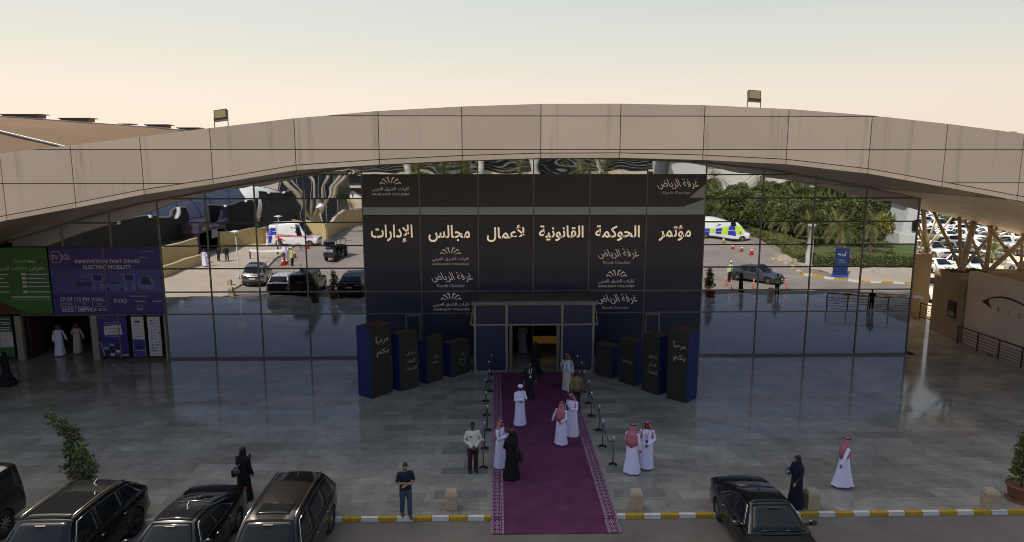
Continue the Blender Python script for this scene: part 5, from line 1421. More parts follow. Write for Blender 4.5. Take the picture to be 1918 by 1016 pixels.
# ------------------------------------------------------------------ people (facing -Y before turning; 1.75 m tall)
SKIN = [pmat('light_brown_skin', (0.30, 0.165, 0.10), .55), pmat('brown_skin', (0.19, 0.095, 0.055), .55), pmat('dark_brown_skin', (0.06, 0.03, 0.02), .5)]
M_THOBE = pmat('white_cotton_blue_cast', (0.74, 0.69, 0.88), .85, var=.06, scale=5, bump=.15, bscale=30)  # white cloth; the blue cast of open shade is put into its colour
M_CREAM = pmat('cream_cotton', (0.50, 0.45, 0.37), .85, var=.08, scale=5)
M_ABAYA = pmat('black_cloth', (0.006, 0.006, 0.007), .8, spec=.3)
M_NAVYC = pmat('navy_cloth', (0.010, 0.012, 0.028), .8, spec=.3)
M_SUIT = pmat('black_suit', (0.009, 0.009, 0.010), .8)
M_HAIR = pmat('black_hair', (0.007, 0.006, 0.005), .6)
M_EYE = pmat('dark_eye', (0.01, 0.008, 0.006), .2)
M_EYEW = pmat('eye_white', (0.6, 0.58, 0.54), .3)
M_LIP = pmat('lip', (0.16, 0.06, 0.05), .5)
M_MAROON = pmat('maroon_cloth', (0.035, 0.008, 0.012), .8)
M_SHIRT = pmat('white_shirt', (0.62, 0.58, 0.52), .8)
M_JEANS = pmat('blue_denim', (0.035, 0.06, 0.11), .85, var=.3, scale=9)
M_TANJ = pmat('tan_cloth', (0.20, 0.13, 0.065), .85)
M_HIVIS = pmat('hi_vis_yellow', (0.52, 0.75, 0.03), .6)
M_HIVG = pmat('hi_vis_green', (0.10, 0.30, 0.05), .6)
M_REFL = pmat('reflective_tape', (0.72, 0.72, 0.75), .35)
M_SHOE = pmat('black_shoe', (0.012, 0.011, 0.011), .5)
M_SHOEW = pmat('white_trainer', (0.62, 0.58, 0.48), .6)
def check_mat():
    m, t, b = node_mat('red_check_cloth')
    tc = t.nodes.new('ShaderNodeTexCoord'); ck = t.nodes.new('ShaderNodeTexChecker')
    ck.inputs['Scale'].default_value = 62; ck.inputs['Color1'].default_value = (0.36, 0.045, 0.085, 1); ck.inputs['Color2'].default_value = (0.60, 0.40, 0.44, 1)
    n = t.nodes.new('ShaderNodeTexNoise'); n.inputs['Scale'].default_value = 7
    mx = t.nodes.new('ShaderNodeMix'); mx.data_type = 'RGBA'; mx.inputs[7].default_value = (0.40, 0.07, 0.11, 1)
    t.links.new(tc.outputs['Object'], ck.inputs['Vector']); t.links.new(tc.outputs['Object'], n.inputs['Vector'])
    t.links.new(n.outputs['Fac'], mx.inputs[0]); t.links.new(ck.outputs['Color'], mx.inputs[6]); t.links.new(mx.outputs[2], b.inputs['Base Color'])
    b.inputs['Roughness'].default_value = .85
    return m
M_CHECK = check_mat()
ARMS = {  # elbow, wrist for the arm on side s (s*x outward)
    'down': ((.262, .03, 1.13), (.275, -.05, .885)),
    'fold': ((.275, -.04, 1.13), (-.05, -.215, 1.17)),
    'clasp': ((.285, .01, 1.14), (.035, -.215, .97)),
    'phone': ((.245, -.04, 1.15), (.07, -.29, 1.24)),
    'mouth': ((.28, -.15, 1.22), (.07, -.17, 1.52)),
    'fwd': ((.25, -.05, 1.14), (.235, -.25, .95)),
    'back': ((.25, .15, 1.15), (.25, .24, .92)),
    'out': ((.31, .02, 1.15), (.40, -.06, .93)),
    'behind': ((.255, .10, 1.14), (.08, .18, 1.0)),
    'raise': ((.27, -.16, 1.34), (.16, -.30, 1.58)),
}
def capsule(mb, p, q, r0, r1, n=10):
    p, q = Vector(p), Vector(q); d = (q - p).normalized()
    mb.tube([p - d * r0 * .5, p, q, q + d * r1 * .5], [r0 * .6, r0, r1, r1 * .6], n)
def hand(mb, w, d, s, curl=.5):
    """palm, four bent fingers of different lengths and a thumb from the side of the palm"""
    w, d = Vector(w), Vector(d).normalized()
    side = d.cross(Vector((0, 0, 1)));
    if side.length < .2: side = Vector((1, 0, 0))
    side.normalize(); nrm = side.cross(d)
    palm_e = w + d * .085
    mb.tube([w - d * .01, w + d * .03, w + d * .07, palm_e], [.026, .036, .040, .034], 10)
    for i, L in enumerate((.068, .078, .072, .055)):
        b = w + d * .075 + side * ((i - 1.5) * .021)
        k = b + (d * .9 - nrm * curl * .5) * L * .5; e = k + (d * (1 - curl) - nrm * curl) * L * .55
        mb.tube([b, k, e], [.0105, .0098, .0085], 7)
    b = w + d * .03 + side * (.036 * s); k = b + (side * s * .8 + d * .6) * .034; e = k + (d * .9 + side * s * .1 - nrm * .3) * .032
    mb.tube([b, k, e], [.0125, .0115, .0095], 7)
def ell_ring(c, rx, ry, n=28, fold=0.0, ph=0.0, kf=9):
    out = []
    for k in range(n):
        t = 2 * math.pi * k / n
        f = 1 + fold * (math.sin(kf * t + ph) + .5 * math.sin((kf * 1.7) // 1 * t + ph * 2))
        out.append((c[0] + rx * f * math.cos(t), c[1] + ry * f * math.sin(t), c[2]))
    return out
def remesh(o, vox, smooth=2):
    m = o.modifiers.new('skin', 'REMESH'); m.mode = 'VOXEL'; m.voxel_size = vox; m.use_smooth_shade = True
    if smooth:
        s = o.modifiers.new('soft', 'SMOOTH'); s.iterations = smooth; s.factor = .5
PN = [0]
def person(label, x, y, face, kit, arms=('down', 'down'), skin=0, stride=0.0, z=0.0, h=1.75, look=0.0, group=None, far=False, wide=1.0, **k):
    PN[0] += 1; rnd = random.Random(PN[0] * 17)
    root = thing('person', label, 'person', (x, y, z), face, group)
    root.scale = (h / 1.75 * wide, h / 1.75 * wide, h / 1.75)
    robe = kit in ('thobe', 'abaya', 'kandora')
    sm = SKIN[skin]
    # ----------- body: one continuous skin
    b = MB()
    hl = R(look)
    HM = Matrix.Translation((0, -.012, 1.50)) @ Matrix.Rotation(hl, 4, 'Z') @ Matrix.Rotation(R(k.get('nod', 6)), 4, 'X') @ Matrix.Translation((0, 0, -1.50))
    b.ell((0, .008, 1.655), (.075, .094, .098), 20, 14, 0, HM)
    b.ell((0, -.020, 1.588), (.056, .066, .070), 14, 10, 0, HM)
    b.tube([HM @ Vector((0, -.092, 1.665)), HM @ Vector((0, -.112, 1.630)), HM @ Vector((0, -.098, 1.618))], [.010, .016, .014], 8)
    for s in (-1, 1): b.ell((s * .078, .008, 1.640), (.012, .02, .03), 8, 6, 0, HM)
    b.tube([(0, .01, 1.44), (0, .006, 1.50), (0, -.002, 1.58)], [.062, .054, .052], 12)
    b.loft([ell_ring(c, rx, ry, 20) for c, rx, ry in (((0, .01, .86), .13, .10), ((0, .01, .95), .165, .115), ((0, 0, 1.08), .142, .105), ((0, 0, 1.22), .160, .115), ((0, .005, 1.34), .178, .112), ((0, .01, 1.42), .165, .085), ((0, .01, 1.47), .08, .06))])
    hip = .085; ankles = []
    for s in (-1, 1):
        st = stride * s
        kn = (s * .10, -.02 - st * .55, .50); an = (s * .105, .02 - st + (.0 if st >= 0 else .0), .09 + (max(0, -st) * .22))
        b.tube([(s * hip, .01, .92), (s * .095, -.005 - st * .25, .72), kn, (s * .105, .015 - st * .8, .32), an], [.095, .082, .058, .056, .042], 12)
        b.tube([(an[0], an[1] + .06, an[2] - .045), (an[0], an[1], an[2] - .04), (an[0] + s * .012, an[1] - .10, an[2] - .06), (an[0] + s * .016, an[1] - .17, an[2] - .068)], [.030, .042, .036, .024], 10)
        ankles.append((kn, an))
    AP = []
    for s, a in zip((-1, 1), arms):
        e, w = ARMS[a]; e = (s * e[0], e[1], e[2]); w = (s * w[0], w[1], w[2])
        if a == 'fold' and s > 0: w = (w[0], w[1] - .03, w[2] - .05)
        sh = (s * .185, .01, 1.405)
        b.tube([(s * .12, .01, 1.41), sh, tuple((Vector(sh) + Vector(e)) / 2), e, tuple(Vector(e).lerp(Vector(w), .4)), w], [.06, .062, .052, .043, .041, .029], 12)
        hand(b, w, Vector(w) - Vector(e), s if a not in ('fold', 'clasp') else -s, .35 if a in ('down', 'fwd', 'back', 'out') else .75)
        AP.append((sh, e, w))
    body = b.build('body', sm, root, fix=True); remesh(body, .011 if not far else .014, 1)
    # ----------- face
    def part(mb, nm, mt, **kk):
        o = mb.build(nm, mt, root, **kk); return o
    for s in (-1, 1):
        m = MB(); m.ell((s * .030, -.076, 1.668), (.013, .009, .0075), 8, 6, 0, HM); e_ = part(m, 'eye', M_EYEW)
        m = MB(); m.ell((s * .030, -.083, 1.668), (.006, .005, .006), 8, 6, 0, HM); o = m.build('iris', M_EYE, e_)
        m = MB(); m.tube([HM @ Vector((s * .014, -.086, 1.685)), HM @ Vector((s * .032, -.086, 1.690)), HM @ Vector((s * .048, -.074, 1.684))], .0045, 5); part(m, 'eyebrow', M_HAIR)
    m = MB(); m.ell((0, -.082, 1.590), (.024, .010, .008), 10, 6, 0, HM); part(m, 'mouth', M_LIP)
    hd = k.get('head', 'hair')
    if kit != 'abaya' and k.get('beard', True):
        m = MB(); m.ell((0, -.024, 1.578), (.059, .068, .058), 14, 10, 0, HM); o = part(m, 'beard', M_HAIR)
        o.data.transform(Matrix.Identity(4))
        bm = bmesh.new(); bm.from_mesh(o.data); inv = HM.inverted()
        kill = [v for v in bm.verts if (inv @ v.co).z > 1.607 or ((inv @ v.co).y < -.075 and (inv @ v.co).z > 1.583 and abs((inv @ v.co).x) < .022)]
        bmesh.ops.delete(bm, geom=kill, context='VERTS'); bm.to_mesh(o.data); bm.free()
    # ----------- clothes
    mt = k.get('cloth', M_THOBE)
    def sleeves(mb, ex=1.0, upto=1.0, r=(.070, .074, .060, .052, .052, .058)):
        for sh, e, w in AP:
            sh, e, w = Vector(sh), Vector(e), Vector(w)
            pts = [Vector((sh.x * .6, sh.y, sh.z + .005)), sh, (sh + e) / 2, e, e.lerp(w, .5), e.lerp(w, .98)]
            n = 6 if upto >= 1 else 4
            if upto < 1: pts = pts[:3] + [sh.lerp(e, .85)]
            mb.tube(pts[:n], [q * ex for q in r[:n]], 12)
    if robe:
        m = MB(); ph = rnd.uniform(0, 6); hem = k.get('hem', .05); fl = k.get('flare', 1.0)
        lean = stride * .35
        rings = []
        for zz, rx, ry, fo in ((1.485, .078, .068, 0), (1.455, .115, .085, 0), (1.42, .20, .10, 0), (1.34, .208, .128, .004), (1.22, .196, .135, .01), (1.08, .190, .135, .014), (.95, .205, .145, .024), (.70, .215, .165 + abs(stride) * .25, .030), (.40, .235 * (.5 + .5 * fl), .19 * (.5 + .5 * fl) + abs(stride) * .65, .040), (.18, .26 * fl, .215 * fl + abs(stride) * .9, .052), (hem, .275 * fl, .23 * fl + abs(stride) * 1.05, .058)):
            rings.append(ell_ring((0, .008, zz), rx, ry, 40, fo, ph, 7))
        m.loft(rings); sleeves(m, 1.0)
        if kit == 'abaya':
            m.ell((0, .012, 1.652), (.096, .108, .112), 18, 12, 0, HM)
            m.loft([ell_ring(HM @ Vector((0, .018, zz)), rx, ry, 24) for zz, rx, ry in ((1.68, .09, .10), (1.60, .098, .105), (1.52, .105, .10), (1.46, .15, .115), (1.40, .215, .125), (1.28, .21, .14))])
        o = part(m, 'abaya' if kit == 'abaya' else 'thobe', mt); remesh(o, .014 if not far else .018, 1)
        if kit == 'abaya' and k.get('face', True):
            m = MB(); m.ell((0, -.052, 1.640), (.058, .052, .078), 14, 10, 0, HM); part(m, 'face_opening', sm if not k.get('veil') else M_ABAYA)
            if not k.get('veil'):
                for s in (-1, 1):
                    m = MB(); m.ell((s * .026, -.100, 1.662), (.011, .006, .006), 8, 6, 0, HM); part(m, 'eye', M_EYE)
        if kit != 'abaya':
            m = MB(); m.tube([(0, -.085 - .0, 1.44), (0, -.135, 1.34), (0, -.14, 1.22), (0, -.138, 1.10)], .008, 6); part(m, 'placket', mt)
    else:
        m = MB()
        m.loft([ell_ring((0, .008, zz), rx, ry, 26, fo) for zz, rx, ry, fo in ((1.475, .074, .066, 0), (1.45, .11, .085, 0), (1.42, .195, .10, 0), (1.34, .20, .126, .004), (1.22, .184, .130, .01), (1.08, .172, .124, .01), (.96, .186, .132, .012), (k.get('tail', .88), .188, .135, .014))])
        sleeves(m, .9 if k.get('long', True) else 1.02, 1.0 if k.get('long', True) else .6)
        o = part(m, k.get('topname', 'shirt'), k.get('top', M_SHIRT)); remesh(o, .013 if not far else .018, 1)
        m = MB()
        m.loft([ell_ring((0, .01, zz), rx, ry, 24) for zz, rx, ry in ((.83, .15, .115), (.92, .178, .126), (1.00, .165, .118))])
        for (kn, an), s in zip(ankles, (-1, 1)):
            m.tube([(s * .085, .01, .93), (s * .098, -.004 + (kn[1] + .02) * .4, .72), kn, ((kn[0] + an[0]) / 2, (kn[1] + an[1]) / 2 + .01, .30), (an[0], an[1], an[2] - .02)], [.105, .098, .080, .074, .070], 14)
        o = part(m, 'trousers', k.get('legs', M_SUIT)); remesh(o, .014 if not far else .018, 1)
        if k.get('belt'):
            m = MB(); m.loft([ell_ring((0, .008, zz), .190, .137, 24) for zz in (.955, .995)], cap=False); part(m, 'belt', M_BLACK)
    for (kn, an), s in zip(ankles, (-1, 1)):
        if k.get('shoes', True):
            m = MB(); zf = an[2] - .09
            m.loft([ell_ring((an[0] + s * .008, yy + an[1], zf + .045 * hh), rx, .001, 12) if False else [(an[0] + s * (.008 + o_) + rx * math.cos(t), an[1] + yy, zf + max(0, hh * (.5 + .5 * math.sin(t)))) for t in [2 * math.pi * q / 14 for q in range(14)]] for yy, rx, hh, o_ in ((.085, .022, .06, 0), (.075, .036, .10, 0), (.02, .043, .115, 0), (-.06, .046, .085, .004), (-.14, .048, .06, .008), (-.19, .036, .045, .01), (-.205, .015, .03, .01))])
            part(m, 'shoe', k.get('shoemat', M_SHOE))
    # ----------- head wear
    if hd in ('ghutra', 'white_ghutra'):
        gm = M_CHECK if hd == 'ghutra' else M_THOBE
        m = MB(); rows = []; N = 30
        back = k.get('drape', 1.0)
        for (zz, rr_, op, oy) in ((1.762, .012, 178, .010), (1.758, .05, 176, .010), (1.735, .086, 168, .010), (1.70, .103, 140, .012), (1.64, .107, 124, .014), (1.57, .113, 120, .018), (1.50, .135, 124, .022), (1.44, .188, 128, .020), (1.38, .232, 130, .014), (1.28, .228, 132, .012), (1.16, .212, 132, .012)):
            row = []
            for i in range(N + 1):
                t = -R(op) + 2 * R(op) * i / N
                q = abs(t) / R(op)
                f = 1 + .03 * math.sin(9 * t + zz * 8) * (1 if zz < 1.6 else .3)
                drop = 0
                if zz < 1.42: drop = (.20 * (1 - q) - .14 * max(0, q - .7)) * (1.42 - zz) / .26 * back
                p = Vector((math.sin(t) * rr_ * f * (1.0 if zz > 1.5 else 1.04), oy + math.cos(t) * rr_ * f * (.98 if zz > 1.5 else .68), zz - drop))
                row.append(HM @ p if zz > 1.5 else p)
            rows.append(row)
        m.loft(rows, closed=False); o = part(m, 'head_cloth', gm, fix=False); md = o.modifiers.new('thick', 'SOLIDIFY'); md.thickness = .012; md.offset = 0
        m = MB()
        for zz in (1.722, 1.738): m.tube([HM @ Vector((.096 * math.sin(t), .010 + .106 * math.cos(t), zz)) for t in [2 * math.pi * q / 20 for q in range(21)]], .0095, 8)
        part(m, 'head_cord', M_ABAYA)
    elif hd == 'wrap':
        m = MB(); m.ell((0, .014, 1.69), (.092, .104, .082), 16, 10, 0, HM); m.tube([HM @ Vector((.088 * math.sin(t), .01 + .10 * math.cos(t), 1.70 + .02 * math.sin(t))) for t in [2 * math.pi * q / 16 for q in range(17)]], .022, 8); part(m, 'head_wrap', M_THOBE)
    elif hd == 'helmet':
        m = MB(); m.lathe([(.125, 1.69), (.128, 1.70), (.112, 1.71), (.106, 1.75), (.075, 1.79), (.0, 1.805)], 18, (0, 0, 0)); part(m, 'helmet', M_WHITE)
    elif hd in ('hair', 'cap'):
        m = MB(); m.ell((0, .020, 1.685), (.081, .096, .082), 18, 12, 0, HM); m.ell((0, .048, 1.65), (.074, .072, .085), 16, 10, 0, HM)
        part(m, 'hair' if hd == 'hair' else 'cap', M_HAIR if hd == 'hair' else k.get('capmat', M_MAROON))
    # ----------- extras
    if k.get('vest'):
        m = MB(); vm = k['vest']
        m.loft([ell_ring((0, .008, zz), rx, ry, 26) for zz, rx, ry in ((1.45, .11, .088), (1.425, .19, .108), (1.34, .222, .142), (1.22, .214, .148), (1.08, .205, .146), (.96, .212, .152), (.92, .210, .150))], cap=False)
        o = part(m, 'vest', vm)
        for zz in (1.18, 1.04):
            m = MB(); m.loft([ell_ring((0, .008, zz + dz), .217, .152, 26) for dz in (-.025, .025)], cap=False); part(m, 'reflective_band', k.get('tape', M_REFL))
        for s in (-1, 1):
            m = MB(); m.tube([(s * .10, -.10, 1.40), (s * .10, -.145, 1.30), (s * .10, -.150, 1.10), (s * .10, -.150, .94)], .018, 6); part(m, 'reflective_band', k.get('tape', M_REFL))
        m = MB(); m.tube([(0, -.128, 1.36), (0, -.150, 1.24), (0, -.155, 1.05), (0, -.155, .93)], .009, 6); part(m, 'zip', M_NAVYC)
    if k.get('bag'):
        s, zz, col, sz = k['bag']
        m = MB(); m.box(s * .30 - .06, s * .30 + .06, -.16 * sz, .16 * sz, zz, zz + .26 * sz); bg_ = part(m, 'handbag', col, bevel=.02)
        m = MB(); m.tube([(s * .29, -.08, zz + .25 * sz), (s * .22, -.02, 1.43), (s * .29, .08, zz + .25 * sz)], .010, 6); m.build('strap', col, bg_)
    if k.get('sling'):
        m = MB(); m.ell((.12, .19, 1.02), (.13, .06, .10), 12, 8); bg_ = part(m, 'handbag', M_RAIL)
        m = MB(); m.tube([(.16, .18, 1.05), (.03, .155, 1.25), (-.10, .10, 1.43), (-.12, -.03, 1.45)], .012, 6); m.build('strap', M_GREYP, bg_)
    if k.get('phone'):
        sh, e, w = AP[k['phone'] - 1]; d = (Vector(w) - Vector(e)).normalized(); p = Vector(w) + d * .10 + Vector((0, -.01, .035))
        m = MB(); m.box(p.x - .038, p.x + .038, p.y - .006, p.y + .006, p.z - .05, p.z + .09); part(m, 'phone', M_BLACK, bevel=.004)
    if k.get('radio'):
        sh, e, w = AP[k['radio'] - 1]; m = MB(); m.box(w[0] - .03, w[0] + .03, w[1] - .08, w[1] - .04, w[2] - .02, w[2] + .11); m.tube([(w[0], w[1] - .06, w[2] + .1), (w[0], w[1] - .06, w[2] + .24)], .007, 6); part(m, 'radio', M_BLACK)
    if k.get('lanyard'):
        m = MB(); m.tube([(-.06, -.075, 1.45), (-.035, -.135, 1.30), (0, -.142, 1.14), (.035, -.135, 1.30), (.06, -.075, 1.45)], .010, 6); ly = part(m, 'lanyard', k['lanyard'])
        m = MB(); m.box(-.035, .035, -.155, -.145, 1.03, 1.13); m.build('badge', k.get('badge', M_WHITE), ly)
        if k.get('pocket'):
            m = MB(); m.box(-.13, -.05, -.142, -.132, 1.29, 1.315); part(m, 'name_tag', M_WHITE)
    if k.get('epaulettes'):
        for s in (-1, 1):
            m = MB(); m.bar((s * .11, .01, 1.455), (s * .19, .01, 1.435), .07, .02); part(m, 'epaulette', M_SUIT)
        m = MB(); m.box(-.13, -.05, -.142, -.130, 1.29, 1.32); part(m, 'name_tag', M_SUIT)
    return root
def on(px, py): return gp(px, py)
P1 = person
x, y = on(974, 797); P1('man in plain white robe and white head wrap with folded arms on the purple carpet', x, y, 28, 'kandora', ('fold', 'fold'), 1, head='wrap', look=20, h=1.76)
x, y = on(886, 884); P1('guard in white shirt and maroon trousers with clasped hands beside the left ropes', x, y, 12, 'suit', ('clasp', 'clasp'), 2, head='cap', capmat=M_MAROON, top=M_SHIRT, legs=M_MAROON, epaulettes=True, belt=True, beard=False, h=1.84)
x, y = on(937, 876); P1('man in white robe and red check headcloth raising his hands to a woman in black', x, y, 62, 'thobe', ('phone', 'phone'), 0, head='ghutra', drape=.4, h=1.78, phone=2, stride=.0)
x, y = on(958, 897); P1('woman in black abaya seen from behind on the carpet with a bag and raised phone', x, y, 200, 'abaya', ('raise', 'phone'), 0, cloth=M_ABAYA, flare=1.12, bag=(-1, .62, M_BLACK, 1.0), h=1.76, phone=1, hem=.03)
x, y = on(992, 748); P1('man in black suit with white lanyard standing on the carpet by the doorway', x, y, 10, 'suit', ('down', 'down'), 1, top=M_SUIT, topname='jacket', tail=.80, legs=M_SUIT, lanyard=M_WHITE, pocket=True, h=1.80, stride=.05, nod=14)
x, y = on(1003, 702); P1('dark clothed woman in the shade of the doorway behind the man in black', x, y, 160, 'abaya', ('down', 'down'), 1, cloth=M_ABAYA, flare=1.25, h=1.72)
x, y = on(1062, 731); P1('man in white robe and pale reflective vest holding a radio to his mouth', x, y, -22, 'thobe', ('mouth', 'down'), 1, head='ghutra', drape=.2, cloth=M_CREAM, vest=pmat('pale_vest', (.45, .47, .60), .6), tape=M_REFL, radio=1, h=1.78, flare=.92, stride=.06, shoemat=M_SHOEW)
x, y = on(1079, 768); P1('man in tan jacket and dark trousers seen from behind at the right carpet edge', x, y, 178, 'suit', ('down', 'down'), 1, top=M_TANJ, topname='jacket', legs=M_MAROON, h=1.78, belt=True)
x, y = on(1051, 833); P1('man in white robe seen from behind with long red check headcloth on the carpet', x, y, 150, 'thobe', ('behind', 'out'), 0, head='ghutra', drape=1.0, h=1.72, flare=.98)
x, y = on(1071, 818); P1('man in white robe looking down at his phone on the carpet by the right ropes', x, y, -38, 'thobe', ('phone', 'phone'), 1, head='ghutra', drape=.5, phone=1, h=1.80, look=-8, nod=22)
x, y = on(1183, 886); P1('man in white robe turned away under a wide red check headcloth', x, y, 146, 'thobe', ('down', 'fwd'), 0, head='ghutra', drape=1.0, h=1.80, flare=1.12)
x, y = on(1210, 878); P1('man in white robe with badge facing the one turned away right of the ropes', x, y, -14, 'thobe', ('down', 'clasp'), 1, head='ghutra', drape=.9, h=1.76, flare=.95, lanyard=M_CHECK, badge=M_BLACK, look=-15)
x, y = on(1489, 950); P1('woman in navy abaya and black scarf with a pale blue bag by the sedan', x, y, -72, 'abaya', ('phone', 'fwd'), 0, cloth=M_NAVYC, flare=1.05, bag=(-1, 1.0, pmat('pale_blue_bag', (.13, .16, .27), .6), 1.0), h=1.74)
x, y = on(1578, 913); P1('man in white robe and pink check headcloth walking to the right past the bollard', x, y, 92, 'thobe', ('back', 'fwd'), 1, head='ghutra', drape=.7, stride=.15, h=1.76, shoemat=M_SHOEW, flare=.98, hem=.10)
x, y = on(113, 666); P1('man in white robe and red headcloth walking out of the left doorway', x, y, 16, 'thobe', ('down', 'out'), 1, head='ghutra', drape=.8, stride=.14, h=1.74)
x, y = on(147, 662); P1('man in cream robe carrying something dark out of the left doorway', x, y, 6, 'thobe', ('phone', 'out'), 1, head='ghutra', drape=.3, cloth=M_CREAM, stride=.1, h=1.72, flare=.85)
x, y = on(14, 722); P1('woman in wide black abaya at the left edge in front of the list poster', x, y, -35, 'abaya', ('phone', 'phone'), 0, cloth=M_ABAYA, flare=1.7, h=1.70, wide=1.1)
x, y = on(761, 967); P1('man in navy polo shirt and jeans with folded arms on the painted kerb', x, y, 16, 'suit', ('fold', 'fold'), 0, top=M_NAVYC, topname='polo_shirt', long=False, legs=M_JEANS, h=1.76, stride=.12, nod=10, shoemat=M_RAIL)
x, y = on(460, 936); P1('woman in black abaya with two bags and a phone behind the parked SUV', x, y, 165, 'abaya', ('down', 'phone'), 0, cloth=M_ABAYA, flare=.98, bag=(1, .78, M_BLACK, .9), sling=True, phone=2, h=1.78)
P1('person in pale robe standing inside the dark lobby', 1.45, 38.2, 5, 'thobe', ('down', 'phone'), 1, cloth=pmat('grey_cotton', (.30, .27, .27), .9), beard=True, h=1.8)
# people seen in the mirror glass
FAR = dict(far=True)
def mp(px, py): return mg(px, py)
x, y = mp(1367, 525); P1('man in yellow safety vest and white helmet on the road in the right reflection', x, y, 150, 'suit', ('down', 'down'), 1, head='helmet', top=M_SHIRT, legs=M_SUIT, vest=M_HIVIS, z=RZ, h=1.80, far=True)
x, y = mp(1454, 553); P1('man in green safety vest facing the road in the right reflection', x, y, 12, 'suit', ('down', 'down'), 1, top=M_HIVG, legs=M_SUIT, vest=M_HIVG, h=1.75, far=True)
x, y = mp(1388, 547); P1('woman in black abaya reflected between two orange posts on the right', x, y, -60, 'abaya', ('phone', 'phone'), 0, cloth=M_ABAYA, h=1.70, far=True, z=RZ)
x, y = mp(545, 496); P1('man in yellow safety vest and white cap beside orange cones in the left reflection', x, y, 120, 'suit', ('down', 'fwd'), 1, head='cap', capmat=M_WHITE, top=M_HIVIS, legs=M_SUIT, vest=M_HIVIS, z=RZ, far=True)
x, y = mp(533, 488); P1('man in white robe among the cones in the left reflection', x, y, 150, 'thobe', ('fwd', 'down'), 1, head='wrap', z=RZ, far=True)
x, y = mp(384, 500); P1('man in white robe and pink headcloth walking along the low yellow wall reflected left', x, y, 160, 'thobe', ('fwd', 'back'), 1, head='ghutra', stride=.15, far=True)
x, y = mp(411, 491); P1('man in dark suit reflected left, standing nearer the pink headcloth man', x, y, 20, 'suit', ('down', 'down'), 1, top=M_SUIT, topname='jacket', legs=M_SUIT, far=True)
x, y = mp(426, 490); P1('man in dark suit reflected left, standing nearer the lamp post', x, y, -30, 'suit', ('down', 'down'), 1, top=M_SUIT, topname='jacket', legs=M_SUIT, far=True)
x, y = mp(505, 457); P1('man in white robe standing at the back of the red striped ambulance', x, y, 100, 'thobe', ('phone', 'down'), 1, head='ghutra', far=True, z=RZ)
# ------------------------------------------------------------------ plants
LEAFM = [pmat('leaf_dark', (0.055, 0.075, 0.018), .6, island=.5), pmat('leaf_mid', (0.115, 0.135, 0.030), .6, island=.5), pmat('leaf_olive', (0.17, 0.165, 0.05), .65, island=.5), pmat('leaf_yellow', (0.36, 0.29, 0.02), .65, island=.5)]
M_BARK = pmat('grey_bark', (0.14, 0.105, 0.07), .9, var=.3, scale=8, bump=.5, bscale=20)
M_PALMT = pmat('palm_bark', (0.13, 0.09, 0.055), .95, var=.4, scale=10, bump=.8, bscale=14)
M_POT = pmat('terracotta', (0.24, 0.10, 0.055), .8, var=.15, scale=4)
def leaf(mb, p, d, up, L, w, mi):
    d = d.normalized(); s = d.cross(up)
    if s.length < .1: s = d.cross(Vector((1, 0, 0)))
    s.normalize(); n = s.cross(d)
    mb.add([p, p + d * L * .45 + s * w + n * L * .05, p + d * L, p + d * L * .45 - s * w + n * L * .05], [(0, 1, 2, 3)], mi)
def rdir(r): 
    while True:
        v = Vector((r.uniform(-1, 1), r.uniform(-1, 1), r.uniform(-1, 1)))
        if .05 < v.length < 1: return v.normalized()
def crown_mesh(seed, blobs, per, L, w, mis, hollow=.45):
    r = random.Random(seed); m = MB()
    for c, rad in blobs:
        mi0 = r.choice(mis)
        for _ in range(int(per * (rad[0] * rad[1] * rad[2]) ** (2 / 3.))):
            d = rdir(r); q = r.uniform(hollow, 1.06) ** .6
            if d.z < -.3 and r.random() < .5: continue
            p = Vector((c[0] + d.x * rad[0] * q, c[1] + d.y * rad[1] * q, c[2] + d.z * rad[2] * q))
            dd = (d + rdir(r) * .8 + Vector((0, 0, -.15)))
            leaf(m, p, dd, rdir(r), L * r.uniform(.6, 1.3), w * r.uniform(.7, 1.3), mi0 if r.random() < .7 else r.choice(mis))
    return m
def tree_proto(seed, h, rad, mis, L=.32, w=.11, per=520, nb=13, name='tree', trunk_r=.14, lab='x'):
    r = random.Random(seed)
    t = thing(name, lab, 'tree')
    blobs = []
    for _ in range(nb):
        d = rdir(r); q = r.uniform(.3, .8)
        blobs.append(((d.x * rad * q, d.y * rad * q, h - rad * .95 + d.z * rad * .72 * q), (rad * r.uniform(.28, .5),) * 2 + (rad * r.uniform(.22, .4),)))
    crown_mesh(seed, blobs, per, L, w, mis).build('crown', LEAFM, t, fix=False)
    m = MB(); m.tube([(0, 0, -.2), (.05, .03, h * .25), (-.04, .05, h * .5), (0, 0, h * .75)], [trunk_r * 1.25, trunk_r, trunk_r * .8, trunk_r * .4], 9)
    for c, rr_ in blobs[:7]: m.tube([(0, .03, h * r.uniform(.3, .5)), (c[0] * .5, c[1] * .5, (h * .45 + c[2]) / 2 + .1), c], [trunk_r * .55, trunk_r * .4, .02], 6)
    m.build('trunk', M_BARK, t)
    return t
